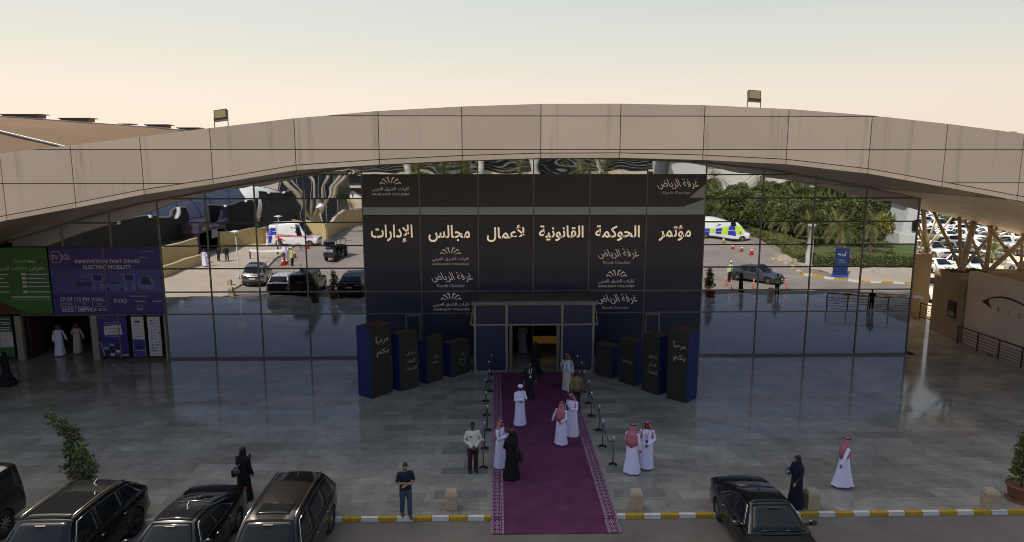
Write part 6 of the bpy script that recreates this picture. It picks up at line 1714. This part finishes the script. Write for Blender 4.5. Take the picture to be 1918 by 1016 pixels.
def palm_proto(seed, th, fl, n, name='palm_tree', lab='x', droop=1.0, mis=(1, 2), tr=.22):
    r = random.Random(seed); t = thing(name, lab, 'palm'); m = MB()
    for k in range(n):
        az = 2.4 * k + r.uniform(-.2, .2); el = R(78 - 105 * (k / n) + r.uniform(-8, 8)); L = fl * r.uniform(.8, 1.1)
        p = Vector((0, 0, th)); d = Vector((math.cos(az) * math.cos(el), math.sin(az) * math.cos(el), math.sin(el)))
        mi = r.choice(mis); prev = p; seg = 13
        for i in range(seg):
            d = (d + Vector((0, 0, -.085 * droop))).normalized(); q = prev + d * (L / seg)
            s = d.cross(Vector((0, 0, 1))).normalized(); u = s.cross(d)
            m.add([prev - s * .02, prev + s * .02, q + s * .015, q - s * .015], [(0, 1, 2, 3)], mi)
            if i > 1:
                ll = L * .22 * math.sin(math.pi * (.12 + .86 * i / seg)) + .05
                for sg in (-1, 1):
                    for o_ in (.25, .75):
                        b = prev.lerp(q, o_); e = b + (s * sg * .8 + d * .55 + u * .15 - Vector((0, 0, .3))).normalized() * ll * r.uniform(.85, 1.1)
                        m.add([b - d * .022, b + d * .022, e], [(0, 1, 2)], mi)
            prev = q
    m.build('crown', LEAFM, t, fix=False)
    m = MB(); pts = []; rs = []
    for k in range(9): pts.append((.05 * math.sin(k), .05 * math.cos(k * 1.3), th * k / 8 - .15 * (k == 0))); rs.append(tr * (1.25 if k == 0 else 1.0 + .08 * (k % 2)))
    m.tube(pts, rs, 10); m.build('trunk', M_PALMT, t)
    return t
def pot_plant(seed, h, lean, lab, clumps, loc, pot_r=.36, name='potted_tree', L=.11, w=.034, per=2600):
    r = random.Random(seed); t = thing(name, lab, 'potted plant', (*loc, 0))
    m = MB(); m.lathe([(pot_r * .95, 0), (pot_r * 1.0, .03), (pot_r * .72, .04), (pot_r * .78, .08), (pot_r * .95, .46), (pot_r * 1.08, .47), (pot_r * 1.08, .54), (pot_r * .96, .54), (pot_r * .92, .46), (.0, .45)], 26); m.build('pot', M_POT, t)
    blobs = []
    for i in range(clumps):
        u = (i + .5) / clumps; z = .75 + (h - .85) * u; a = r.uniform(0, 6.28); o_ = r.uniform(.05, .30) * (1 - .55 * u)
        blobs.append(((lean[0] * u * u + math.cos(a) * o_, lean[1] * u * u + math.sin(a) * o_, z), ((.34 - .20 * u) * r.uniform(.7, 1.15),) * 2 + (.2 * r.uniform(.7, 1.2),)))
    crown_mesh(seed, blobs, per, L, w, (0, 1, 0, 1, 2), .15).build('crown', LEAFM, t, fix=False)
    m = MB(); st = [(lean[0] * u * u, lean[1] * u * u, .4 + (h - .5) * u) for u in (0, .25, .5, .75, 1)]
    m.tube(st, [.035, .03, .024, .016, .006], 8)
    for c, _ in blobs: m.tube([(lean[0] * .3, lean[1] * .3, max(.5, c[2] - .3)), c], [.012, .004], 5)
    m.build('trunk', M_BARK, t); return t
x, y = gp(168, 925); pot_plant(5, 2.75, (-.95, .1), 'tall leaning potted tree behind the big black SUV', 16, (-14.0, 22.2), per=1700, L=.13, w=.04)
x, y = mg(1339, 557); pot_plant(9, 2.35, (-.05, 0), 'bushy potted shrub in a terracotta pot at the right edge', 15, (x - .35, 20.75), pot_r=.42)
x, y = mg(633, 548); pot_plant(12, 2.2, (.1, 0), 'slender potted shrub reflected between two dark cars on the left', 12, (-12.95, 20.6))
M_HEDGE_C = pmat('hedge_core', (0.025, 0.035, 0.012), .95)
def hedge(lab, a, b, wd, h, seed, mis=(1, 1, 2), name='hedge'):
    r = random.Random(seed); a, b = Vector((*a, RZ)), Vector((*b, RZ)); d = b - a; L = d.length; d.normalize(); n = Vector((-d.y, d.x, 0))
    t = thing(name, lab, 'hedge', a); m = MB()
    for _ in range(int((L * wd + 2 * L * h + wd * h * 2) * 130)):
        f = r.random() * (wd + 2 * h)
        u = r.uniform(0, L)
        if f < wd: p = a + d * u + n * (f - wd / 2) + Vector((0, 0, h)); nn = Vector((0, 0, 1))
        else:
            s = 1 if f < wd + h else -1; p = a + d * u + n * s * wd / 2 + Vector((0, 0, r.uniform(0, h))); nn = n * s
        if r.random() < .08: p = a + d * r.choice((0, L)) + n * r.uniform(-wd / 2, wd / 2) + Vector((0, 0, r.uniform(0, h)))
        leaf(m, p + rdir(r) * .05 + Vector((0, 0, .06 * noise.noise((u, f, seed)))), nn * .6 + rdir(r), rdir(r), r.uniform(.10, .19), r.uniform(.035, .06), r.choice(mis))
    P(m, 'leaves', LEAFM, t, fix=False)
    m = MB(); m.bar(a + Vector((0, 0, h / 2 - .04)) + d * .06, b + Vector((0, 0, h / 2 - .04)) - d * .06, wd - .12, h - .06); P(m, 'core', M_HEDGE_C, t)
    return t
# ------------------------------------------------------------------ the forecourt behind the camera (it shows in the mirror glass)
g = MB(); g.add([(-60, -60, RZ + .02), (-27.2, -60, RZ + .02), (-24.6, 2, RZ + .02), (-22.0, 19.9, RZ + .02), (-60, 19.9, RZ + .02)], [(0, 1, 2, 3, 4)])
tag(g.build('pavement', M_CONC, fix=False), kind='structure')
g = MB(); g.add([(36.6, -60, RZ + .02), (120, -60, RZ + .02), (120, 10.5, RZ + .02), (31.6, 9.0, RZ + .02), (33.5, -5.5, RZ + .02), (36.6, -14, RZ + .02)], [(0, 1, 2, 3, 4, 5)])
tag(g.build('lawn', M_GRASS, fix=False), kind='structure')
r_ = random.Random(3); m = MB()
for _ in range(9000):
    p = Vector((34 + r_.random() ** 1.4 * 45, r_.uniform(-28, 9.5), RZ + .02)); leaf(m, p, Vector((r_.uniform(-.5, .5), r_.uniform(-.5, .5), 1)), rdir(r_), r_.uniform(.06, .14), .012, r_.choice((1, 2)))
tag(m.build('grass', LEAFM, fix=False), 'short green grass on the lawn in the right reflection', 'grass', kind='stuff')
def kerb_run(name, pts, two, h=.14, w=.25, step=1.0):
    m = MB(); i = 0
    for a, b in zip(pts, pts[1:]):
        a, b = Vector((*a, 0)), Vector((*b, 0)); L = (b - a).length; n = max(1, round(L / step))
        for k in range(n):
            p, q = a.lerp(b, k / n + .004), a.lerp(b, (k + 1) / n - .004); m.bar((p.x, p.y, RZ + h / 2 - .05), (q.x, q.y, RZ + h / 2 - .05), w, h + .1, i % 2 if two else 0); i += 1
    o = m.build(name, [M_KY, M_KW] if two else [M_CONC], bevel=.01); return tag(o, kind='structure')
g = MB(); g.add([(29.6, -.5, RZ + .03), (36.5, -7, RZ + .03), (36.5, 8, RZ + .03), (33, 13.2, RZ + .03), (60, 18, RZ + .03), (60, 8, RZ + .03), (36.5, 6.0, RZ + .03)], [(0, 1, 6), (1, 2, 6), (0, 6, 3), (6, 5, 4), (6, 4, 3)])
tag(g.build('pavement', M_CONC, fix=False), kind='structure')
kerb_run('kerb', [(30.0, -.5), (29.9, 5.0), (29.3, 9.9), (30.8, 11.2), (33.0, 13.4), (37.2, 15.0), (48, 17)], True, step=.95)
kerb_run('kerb_strip', [(-21.9, 19.9), (-23.2, 8), (-24.6, -2), (-25.2, -10), (-26, -22), (-24, -60)], False, step=1.5)
m = MB(); m.box(24.5, 40, 19.95, 20.1, RZ - .1, 0); tag(m.build('kerb_strip', M_CONC), kind='structure')
# yellow planter walls and hoardings on the left
def ywall(lab, pts, h, w=.35, cap=True, m_=M_YELLOW, name='planter_wall'):
    t = thing(name, lab, 'wall', (*pts[0], 0)); m = MB()
    for a, b in zip(pts, pts[1:]): m.bar((*a, h / 2 - .1), (*b, h / 2 - .1), w, h + .2)
    P(m, 'wall', m_, t)
    if cap:
        m = MB()
        for a, b in zip(pts, pts[1:]): m.bar((*a, h + .055), (*b, h + .055), w + .1, .1)
        P(m, 'coping', pmat('pale_coping', (.58, .50, .33), .8), t)
    return t
ywall('low yellow wall nearest in the left reflection', [(-31.2, 10.5), (-30.8, 1.8)], .85)
ywall('tall yellow planter wall under the black hoarding in the left reflection', [(-33.2, 14), (-33.4, -2.5)], 2.1)
ywall('yellow wall under the second black hoarding in the left reflection', [(-33.6, -9.5), (-32.9, -13.6), (-30.6, -16.8), (-30.2, -26)], 2.0)
ywall('yellow wall stepping up behind the red striped ambulance', [(-27.2, -17.5), (-22.9, -18.4), (-24.8, -38), (-22.6, -46), (-17, -70)], 2.6)
def hoarding(lab, a, b, z0, z1, m_):
    t = thing('hoarding', lab, 'hoarding', (*a, z0)); m = MB(); m.bar((*a, (z0 + z1) / 2), (*b, (z0 + z1) / 2), .12, z1 - z0); P(m, 'sheet', m_, t)
    m = MB(); m.bar((*a, z1 + .03), (*b, z1 + .03), .2, .1); P(m, 'rail', M_GREYP, t)
    A, B = Vector((*a, z1)), Vector((*b, z1)); n = max(2, round((B - A).length / 5.5))
    for k in range(n):
        p = A.lerp(B, (k + .5) / n); m = MB(); m.box(p.x + .1, p.x + .45, p.y - .2, p.y + .2, z1 - .25, z1 + .12); P(m, 'floodlight', M_WHITE, t)
    return t
M_HOARD = pmat('black_fabric', (0.010, 0.009, 0.008), .7, var=.5, scale=.8, stretch=(1, 1, .3))
hoarding('long black hoarding on the tall yellow wall in the left reflection', (-36.6, 22), (-35.2, -4.5), 2.0, 5.05, M_HOARD)
hoarding('second black hoarding beside the blue banner in the left reflection', (-35.4, -12), (-31.8, -17.2), 2.0, 5.3, M_HOARD)
hoarding('third black hoarding behind the red striped ambulance', (-31.4, -17.5), (-27.4, -20), 1.5, 6.15, M_HOARD)
M_TENT = pmat('blue_grey_tent', (0.26, 0.29, 0.36), .5, var=.06); M_TENTW = pmat('white_tent', (0.72, 0.72, 0.68), .6, var=.04)
def tent(lab, a, b, rad, z0, m_, ribs=9, name='dome_tent'):
    a, b = Vector((*a, 0)), Vector((*b, 0)); d = (b - a).normalized(); n = Vector((-d.y, d.x, 0)); t = thing(name, lab, 'tent', a)
    def prof(k): q = math.pi * k / 16; return n * (rad * math.cos(q)) + Vector((0, 0, z0 + rad * .72 * math.sin(q)))
    m = MB(); rows = []
    for e, sc_ in ((a - d * rad * .35, .05), (a - d * rad * .3, .55), (a - d * rad * .15, .85), (a, 1), (b, 1), (b + d * rad * .15, .85), (b + d * rad * .3, .55), (b + d * rad * .35, .05)):
        rows.append([e + Vector(((prof(k)).x * sc_, prof(k).y * sc_, z0 * 1.0 + (prof(k).z - z0) * sc_)) for k in range(17)])
    m.loft(rows, closed=False); m.loft([rows[3], [Vector((p.x, p.y, 0)) for p in rows[3]]][:0] or [[a + n * rad, a + n * rad + Vector((0, 0, z0))], [b + n * rad, b + n * rad + Vector((0, 0, z0))]], closed=False)
    m.loft([[a - n * rad, a - n * rad + Vector((0, 0, z0))], [b - n * rad, b - n * rad + Vector((0, 0, z0))]], closed=False)
    o = P(m, 'shell', m_, t, fix=False); md = o.modifiers.new('thick', 'SOLIDIFY'); md.thickness = .08
    for k in range(ribs):
        e = a.lerp(b, k / (ribs - 1)); m = MB(); m.tube([e + prof(j) * 1.0 + Vector((0, 0, .03)) for j in range(17)], .09, 6); P(m, 'rib', pmat('navy_rib', (.03, .04, .09), .5), t)
    return t
tent('long blue grey tent hall behind the black hoardings in the left reflection', (-47, 20), (-43, -26), 7.5, 3.2, M_TENT, 11)
tent('small white tent behind the entrance kiosk in the left reflection', (-38.5, -7.5), (-42, -9), 2.6, 3.4, M_TENTW, 3)
tent('big white tent past the blue grey one in the left reflection', (-37, -33), (-46, -42), 6, 2.6, M_TENTW, 5)
tent('cream round tent by the road far along in the left reflection', (-28.5, -62), (-31, -68), 3.6, 1.6, pmat('cream_tent', (.66, .57, .40), .7), 3)
k_ = thing('kiosk', 'dark purple kiosk entrance with white Arabic lettering in the left reflection', 'kiosk', (-33.6, -3, 0))
m = MB(); m.box(-37, -33.2, -11.2, -3.0, 2.6, 3.7); P(m, 'fascia', pmat('purple_fascia', (.05, .035, .06), .6), k_)
m = MB(); m.box(-37, -36.6, -11.2, -3, 0, 2.5); m.box(-36.6, -33.3, -11.2, -10.9, 0, 2.5); m.box(-36.6, -33.3, -3.3, -3.0, 0, 2.5); P(m, 'wall', M_DARK, k_)
m = MB(); KM = plane_M((-33.18, 0, 0), (0, 1, 0)); put_text(m, 'كليات الشرق', KM, -7.6, 3.25, w=3.0, bold=.008); put_text(m, 'غرفة', KM, -4.6, 3.15, w=1.4, bold=.008); P(m, 'lettering', M_PALE, k_, fix=False)
m = MB(); m.box(-33.3, -33.2, -8.4, -6.8, 1.7, 2.6); P(m, 'notice', M_GREYP, k_)
t = thing('banner_wall', 'navy banner wall next to the kiosk in the left reflection', 'banner', (-33.5, -12, 0)); m = MB(); m.box(-34.2, -33.9, -13.3, -11.25, 0, 4.6); P(m, 'sheet', pmat('navy_banner', (.012, .02, .06), .5), t)
# truss legs of the opposite canopy
strut_t = thing('truss_column', 'pale truss legs of the opposite hall in the left reflection', 'truss column', (-26.5, -28, 2.0))
for dx, dy, r__ in ((-9, -2, .35), (-5.5, 1, .2), (-2, -3, .22), (3.5, 1, .28), (6, -3, .25), (8, 1, .2)):
    m = MB(); m.tube([(-26.5, -28, 1.8), (-26.5 + dx, -28 + dy, 13)], r__, 8); P(m, 'strut', pmat('pale_truss', (.34, .30, .22), .5), strut_t)
dk = thing('glazed_annex', 'dark glazed annex behind the truss legs in the left reflection', 'building', (-29, -40, 0))
m = MB(); m.box(-34.5, -25.5, -46, -37, -.2, 12.0); P(m, 'wall', pmat('dark_glazing', (.014, .017, .02), .25, var=.4, scale=.4), dk)
m = MB()
for k in range(7): m.box(-34.3 + k * 1.45, -34.22 + k * 1.45, -36.99, -36.9, 0, 12)
P(m, 'mullion', M_GREYP, dk)
oh = thing('opposite_hall', 'dark opposite hall with louvred front behind the palms in the reflection', 'building', (0, -100, 0))
m = MB(); m.box(-42, 40, -125, -103, -1, 19.5); P(m, 'wall', pmat('dark_cladding', (.025, .028, .028), .5, var=.3, scale=.3), oh)
m = MB()
for k in range(16): m.box(-42, 40, -102.9, -102.4, 8.2 + k * .72, 8.38 + k * .72)
P(m, 'louvre', pmat('pale_louvre', (.14, .14, .135), .5), oh)
m = MB()
for z0, z1 in ((6.7, 7.5), (3.2, 4.0)): m.box(-42, 40, -102.6, -101.5, z0, z1)
for x0, x1 in ((-14, -2), (2, 12), (18, 30)): m.box(x0, x1, -102.9, -102.2, 4.4, 6.4)
P(m, 'band', pmat('cream_band', (.50, .42, .32), .7), oh)
for x in (-22, -4, 10, 26):
    m = MB(); m.lathe([(1.0, -1), (1.0, 8), (1.6, 13), (3.4, 19)], 14, (x, -99.5, 0)); P(m, 'column', pmat('white_column', (.55, .53, .48), .6), oh)
m = MB(); m.box(-44, 42, -125, -96, 19.5, 21.5); P(m, 'roof', M_FASCIA, oh)
fb = thing('pale_warehouse', 'long pale warehouse roof beyond the trees in the right reflection', 'building', (80, -120, 0))
m = MB(); m.box(48, 190, -160, -118, -1, 11.0); P(m, 'wall', pmat('pale_cladding', (.55, .54, .48), .7, var=.04, scale=.1), fb)
m = MB(); m.loft([[(46, y, z), (192, y, z)] for y, z in ((-116, 10.9), (-117, 12), (-139, 15), (-162, 11))], closed=False); o = P(m, 'roof', pmat('white_roof', (.66, .66, .60), .6), fb, fix=False); o.modifiers.new('thick', 'SOLIDIFY').thickness = .2
# sculpted white kiosk on the lawn
t = thing('white_cabin', 'tapering white cabin with a small window on the lawn in the right reflection', 'cabin', (54.5, -16, RZ))
m = MB(); m.loft([[(52.6 + i, -18.5 + i * .2, z), (57.4, -18.5, z), (57.4, -14.2, z), (52.6 + i, -14.2 - i * .2, z)] for z, i in ((RZ, 0), (1.2, .05), (1.25, .35), (4.6, .9), (5.2, .2), (5.4, .25))], sm=False); P(m, 'body', pmat('off_white_panel', (.60, .59, .56), .5), t)
m = MB(); m.box(54.2, 55.2, -14.5, -14.1, 1.6, 3.0); P(m, 'window', M_CARGLASS, t)
# blue totem, column, lamps
tx, ty = mg(1574, 516)
t = thing('totem_sign', 'navy blue totem sign with small white lines by the striped kerb in the right reflection', 'sign', (tx, ty, RZ))
TM = Matrix.Translation((tx, ty, RZ)) @ Matrix.Rotation(R(28), 4, 'Z')
m = MB(); m.box(-.62, .62, -.2, .2, .12, 2.6, 0, TM); P(m, 'panel', pmat('totem_navy', (.012, .028, .10), .45), t, bevel=.02)
m = MB(); m.box(-.70, .70, -.34, .34, 0, .16, 0, TM); P(m, 'base', pmat('totem_blue', (.05, .07, .35), .5), t)
m = MB(); QM = TM @ plane_M((0, .206, 0), (-1, 0, 0)); put_text(m, 'مرحباً', QM, 0, 2.2, w=.7); put_text(m, 'غرفة الرياض', QM, 0, 1.7, w=.6); put_text(m, 'Riyadh Chamber', QM, 0, 1.5, w=.6, h=.07); P(m, 'lettering', M_PALE, t, fix=False)
cx_, cy_ = mg(1515, 500)
t = thing('stone_column', 'slim pale column in front of the hedge in the right reflection', 'column', (cx_, cy_, RZ))
m = MB(); m.lathe([(.40, RZ), (.40, .3), (.31, .32), (.31, 4.05), (.39, 4.08), (.39, 4.3)], 18, (cx_, cy_, 0)); P(m, 'shaft', pmat('grey_column', (.40, .385, .34), .7, var=.06), t)
lp0 = None
for px, py, ht, lab in ((448, 521, 4.6, 'white capped lamp post near the silver SUV in the left reflection'), (606, 459, 5.0, 'white capped lamp post at the nose of the red striped ambulance'), (638, 418, 5.0, 'white capped lamp post along the road, second before the dark front'), (660, 415, 5.2, 'white capped lamp post along the road, last before the dark front'), (523, 470, 4.4, 'white capped lamp post at the tail of the red striped ambulance')):
    x, y = mg(px, py)
    if lp0 is None:
        lp0 = thing('street_lamp', lab, 'street lamp', (0, 0, 0), 0, 'street lamps of the forecourt')
        m = MB(); m.lathe([(.12, 0), (.12, .3), (.06, .34), (.05, 4.3)], 10); m.build('post', pmat('pale_post', (.45, .43, .38), .5), lp0)
        m = MB(); m.lathe([(.10, 4.25), (.16, 4.45), (.48, 4.5), (.50, 4.53), (.12, 4.68), (.0, 4.70)], 20); m.build('lamp_shade', M_WHITE, lp0)
        index_kids(); o = lp0
    else: o = copy_tree(lp0, (0, 0, 0), 0, lab)
    o.location = (x, y, RZ); o.scale = (1, 1, ht / 4.6)
# cones, delineator posts, barrier
M_ORG = pmat('orange_plastic', (0.62, 0.07, 0.015), .5)
cone = None; post = None
CON = [(527, 494, 'c'), (534, 493, 'c'), (549, 481, 'c'), (592, 459, 'c'), (576, 468, 'c'), (1358, 455, 'w'), (1373, 464, 'c'), (1391, 470, 'c'), (1409, 476, 'c'), (1371, 541, 'p'), (1411, 541, 'p'), (1471, 541, 'p'), (1325, 539, 'p'), (1360, 533, 'p'), (598, 458, 'w')]
CL = ['orange cone beside the white robed man, nearer the silver SUV', 'orange cone beside the white robed man, nearer the vest', 'orange cone just behind the yellow vest man reflected left', 'orange cone by the front wheel of the red striped ambulance', 'orange cone on the road before the red striped ambulance', 'pale cone by the side of the checked ambulance', 'first of three orange cones in a line from the checked ambulance', 'middle of three orange cones in a line from the checked ambulance', 'last of three orange cones, furthest from the checked ambulance', 'orange post just left of the woman in black reflected right', 'orange post in front of the grey sedan reflected right', 'orange post right of the green vest man reflected right', 'orange post behind the potted shrub reflected right', 'orange post at the feet of the white helmet man', 'tall yellow cone at the nose of the red striped ambulance']
for (px, py, kd), lab in zip(CON, CL):
    x, y = mg(px, py)
    t = thing('traffic_cone' if kd != 'p' else 'traffic_post', lab, 'traffic cone' if kd != 'p' else 'traffic post', (x, y, RZ), 0, 'cones and posts on the forecourt')
    c1 = M_ORG if kd != 'w' else pmat('yellow_plastic', (.5, .33, .08), .5)
    if kd == 'p':
        m = MB(); m.lathe([(.16, 0), (.16, .04), (.065, .06), (.06, 1.0), (.07, 1.02), (.02, 1.06)], 14); m.build('body', c1, t)
        for z in (.6, .8):
            m = MB(); m.lathe([(.063, z), (.066, z + .01), (.066, z + .09), (.063, z + .1)], 14); m.build('reflective_band', M_WHITE, t)
    else:
        m = MB(); m.box(-.24, .24, -.24, .24, 0, .05); m.lathe([(.20, .05), (.05, .86), (.04, .9), (.0, .9)], 16); m.build('body', c1, t)
        m = MB(); m.lathe([(.143, .40), (.113, .56)], 16); m.lathe([(.097, .66), (.08, .74)], 16); m.build('reflective_band', M_WHITE, t)
for k, (a, b) in enumerate((((470, 484), (530, 489)), ((520, 478), (562, 468)))):
    A, B = mg(*a), mg(*b)
    t = thing('road_barrier', ('long white road barrier' if k == 0 else 'short white road barrier') + ' behind the cones in the left reflection', 'barrier', (*A, RZ))
    m = MB(); m.bar((*A, RZ + .95), (*B, RZ + .95), .1, .17); P(m, 'beam', M_WHITE, t)
    for q in (A, B):
        m = MB(); m.box(q[0] - .06, q[0] + .06, q[1] - .06, q[1] + .06, RZ, RZ + .85); P(m, 'post', M_TRIM, t)
# railing of the ramp and the man leaning on it
railing('black ramp railing at the far end of the right reflection', ((24.2, 25.5), (29.4, 27.0)), 1.1)
person('person in navy seen from behind at the ramp railing in the right reflection', 27.2, 26.0, 20, 'suit', ('phone', 'phone'), 1, top=M_NAVYC, legs=M_NAVYC, h=1.62, far=True)
# hedges and trees on the lawn
hedge('clipped hedge running away behind the checked ambulance', (37.0, -24), (36.6, -7.5), 1.5, 1.15, 1)
hedge('clipped hedge turning the lawn corner near the pale bollard', (35.5, -8.5), (32.2, 3.6), 1.5, 1.1, 2)
hedge('long clipped hedge along the footpath behind the navy totem', (32.3, 4.6), (47, 6.2), 1.5, 1.15, 3)
treeA = tree_proto(31, 5.6, 2.75, (0, 1, 1), lab='x', L=.26, w=.085, per=900, nb=17, trunk_r=.10)
treeB = tree_proto(32, 5.2, 2.5, (0, 0, 1), lab='x', L=.24, w=.08, per=950, nb=15, trunk_r=.10)
treeC = tree_proto(33, 4.6, 2.0, (3, 3, 2, 1), lab='rounded tree with yellow blossom beside the white cabin', per=620, nb=13)
palmA = palm_proto(41, 3.6, 3.2, 46, lab='x', droop=1.15)
palmB = palm_proto(42, 6.0, 3.0, 44, lab='x', droop=1.0)
palmC = palm_proto(43, 1.1, 2.1, 30, lab='x', droop=.8, name='palm_shrub', tr=.16)
agave = thing('agave', 'spiky agave on the lawn below the yellow blossom tree', 'agave', (0, 0, 0)); m = MB(); r_ = random.Random(8)
for k in range(26):
    a = 2.4 * k; e = R(20 + 55 * (k % 5) / 4); d = Vector((math.cos(a) * math.cos(e), math.sin(a) * math.cos(e), math.sin(e))); s = d.cross(Vector((0, 0, 1))).normalized()
    m.add([s * .07, d * .5 + s * .09, d * 1.15, d * .5 - s * .09, -s * .07], [(0, 1, 2, 3, 4)], 1)
m.build('leaves', LEAFM, agave, fix=False); x, y = mg(1668, 477); agave.location = (x, y, RZ)
index_kids()
x, y = mg(1643, 462); treeC.location = (x, y, RZ); treeC.rotation_euler = (0, 0, .6)
rr = random.Random(77); first = {'A': 1, 'B': 1, 'pA': 1, 'pB': 1, 'pC': 1}
def plantit(proto, key, x, y, sc_, lab, group='trees and palms on the lawn'):
    rz = rr.uniform(0, 360)
    if first.get(key):
        first[key] = 0; o = proto; o.location = (x, y, RZ); o.rotation_euler = (0, 0, R(rz)); o.scale = (sc_,) * 3; o['label'] = lab; o['group'] = group
    else: copy_tree(proto, (x, y, RZ), rz, lab, group, (sc_,) * 3)
spots = [('pA', 38.6, -1.8, .82, 'drooping palm with a thick trunk behind the navy totem'), ('pA', 43.6, -4.4, .9, 'drooping palm behind the totem, further from the road'), ('pA', 38.8, -10.5, .8, 'shaggy palm leaning over the hedge corner'), ('pA', 38.2, -15.5, .8, 'shaggy palm behind the middle of the running hedge'), ('pA', 38.4, -20.5, .85, 'shaggy palm behind the far end of the running hedge'), ('pA', 37.6, -27, .9, 'low drooping palm behind the lime checks'), ('pA', 33.5, -29, .85, 'low drooping palm at the back of the checked ambulance'), ('pA', 29.5, -31, .9, 'low drooping palm next to the dark graphics, right reflection'), ('pA', 41.5, -8.5, .85, 'drooping palm beside the slim tree trunks'),
         ('B', 60, -12.5, .62, 'small dark bush right of the white cabin'), ('pB', 46, -46, 1.2, 'tall palm standing out above the tree tops'), ('pB', 55, -49, 1.15, 'tall palm above the trees, beside the tallest'), ('pB', 66, -50, 1.05, 'tall thin palm near the soffit edge in the reflection'), ('pB', 39, -50, 1.15, 'tall palm above the checked ambulance'),
         ('A', -19.5, -60, 1.1, 'green tree beyond the cream tent by the road, nearer'), ('B', -24, -74, 1.3, 'green tree beyond the cream tent by the road, further'), ('pB', 4, -46, 1.46, 'bright palm above the dark graphics, right of centre'), ('pB', -5.5, -45, 1.45, 'bright palm above the dark graphics, left of centre'), ('pB', -8.8, -46, 1.5, 'bright palm second from the left above the graphics'), ('pB', -13.5, -46, 1.48, 'bright palm at the left end above the graphics'), ('pB', 14.5, -45, 1.42, 'bright palm above the graphics near the right corner'), ('pB', 18.2, -46, 1.45, 'bright palm at the right end above the graphics'), ('A', -24, -90, 1.3, 'green tree far along the road in the left reflection')]
GROVE = [(-12, 40.5, 47, 4.6), (-18, 40.5, 50, 4.4), (-24, 38.5, 54, 4.5), (-30, 31, 58, 4.6), (-36, 31, 64, 4.8), (-43, 33, 70, 5.0), (-52, 34, 76, 5.4)]
for gi, (gy_, xa, xb, st_) in enumerate(GROVE):
    x = xa; k = 0
    while x < xb:
        key = rr.choice('AAB'); spots.append((key, x + rr.uniform(-.7, .7), gy_ + rr.uniform(-1.2, 1.2), rr.uniform(.92, 1.18) + .05 * gi, f'{"broad green" if key == "A" else "dense dark"} tree, {ORD[k]} from the left in the {ORD[gi]} grove row behind the hedge'))
        x += st_; k += 1
for key, x, y, s_, lab in spots: plantit({'A': treeA, 'B': treeB, 'pA': palmA, 'pB': palmB, 'pC': palmC}[key], key, x, y, s_, lab)
for (px, py, Y, lab) in ((1737, 470, 47.4, 'palm shrub growing out of the tall planter pillar'), (1722, 470, 47.2, 'second palm shrub in the tall planter pillar, nearer the glass')):
    x, z = at(px, py, Y); plantit(palmC, 'pC', x, Y, .42, lab, 'palm shrubs by the car park'); o = [q for q in COL.objects if q.get('label') == lab][0]; o.location.z = 4.1
for (px, py, lab) in ((1858, 490, 'palm shrub on the car park strip behind the middle struts'), (1862, 470, 'second palm shrub on the car park strip'), (1745, 476, 'palm shrub at the car park edge by the planter pillar')):
    x, y = gp(px, py); plantit(palmC, 'pC', x, y, .95, lab, 'palm shrubs by the car park')
for a, b, lab in (((1766, 428), (1797, 428), 'green block hedge between rows of the car park, nearer the glass'), ((1843, 424), (1872, 424), 'green block hedge between rows of the car park, behind the middle struts')):
    x0, y0 = gp(*a); x1, y1 = gp(*b); hedge(lab, (x0, y0), (x1, y1), 2.4, 1.9, 12)
m = None
t = thing('pillar_cap', 'rough dark planting on top of the beige wall block', 'planting', (29.5, 42.3, 3.9)); m = MB(); r_ = random.Random(5)
for _ in range(900): leaf(m, Vector((r_.uniform(28.1, 30.4), r_.uniform(41.6, 43.1), 3.93 + abs(r_.gauss(0, .06)))), rdir(r_) + Vector((0, 0, .6)), rdir(r_), r_.uniform(.06, .14), .03, r_.choice((0, 2)))
P(m, 'leaves', LEAFM, t, fix=False)
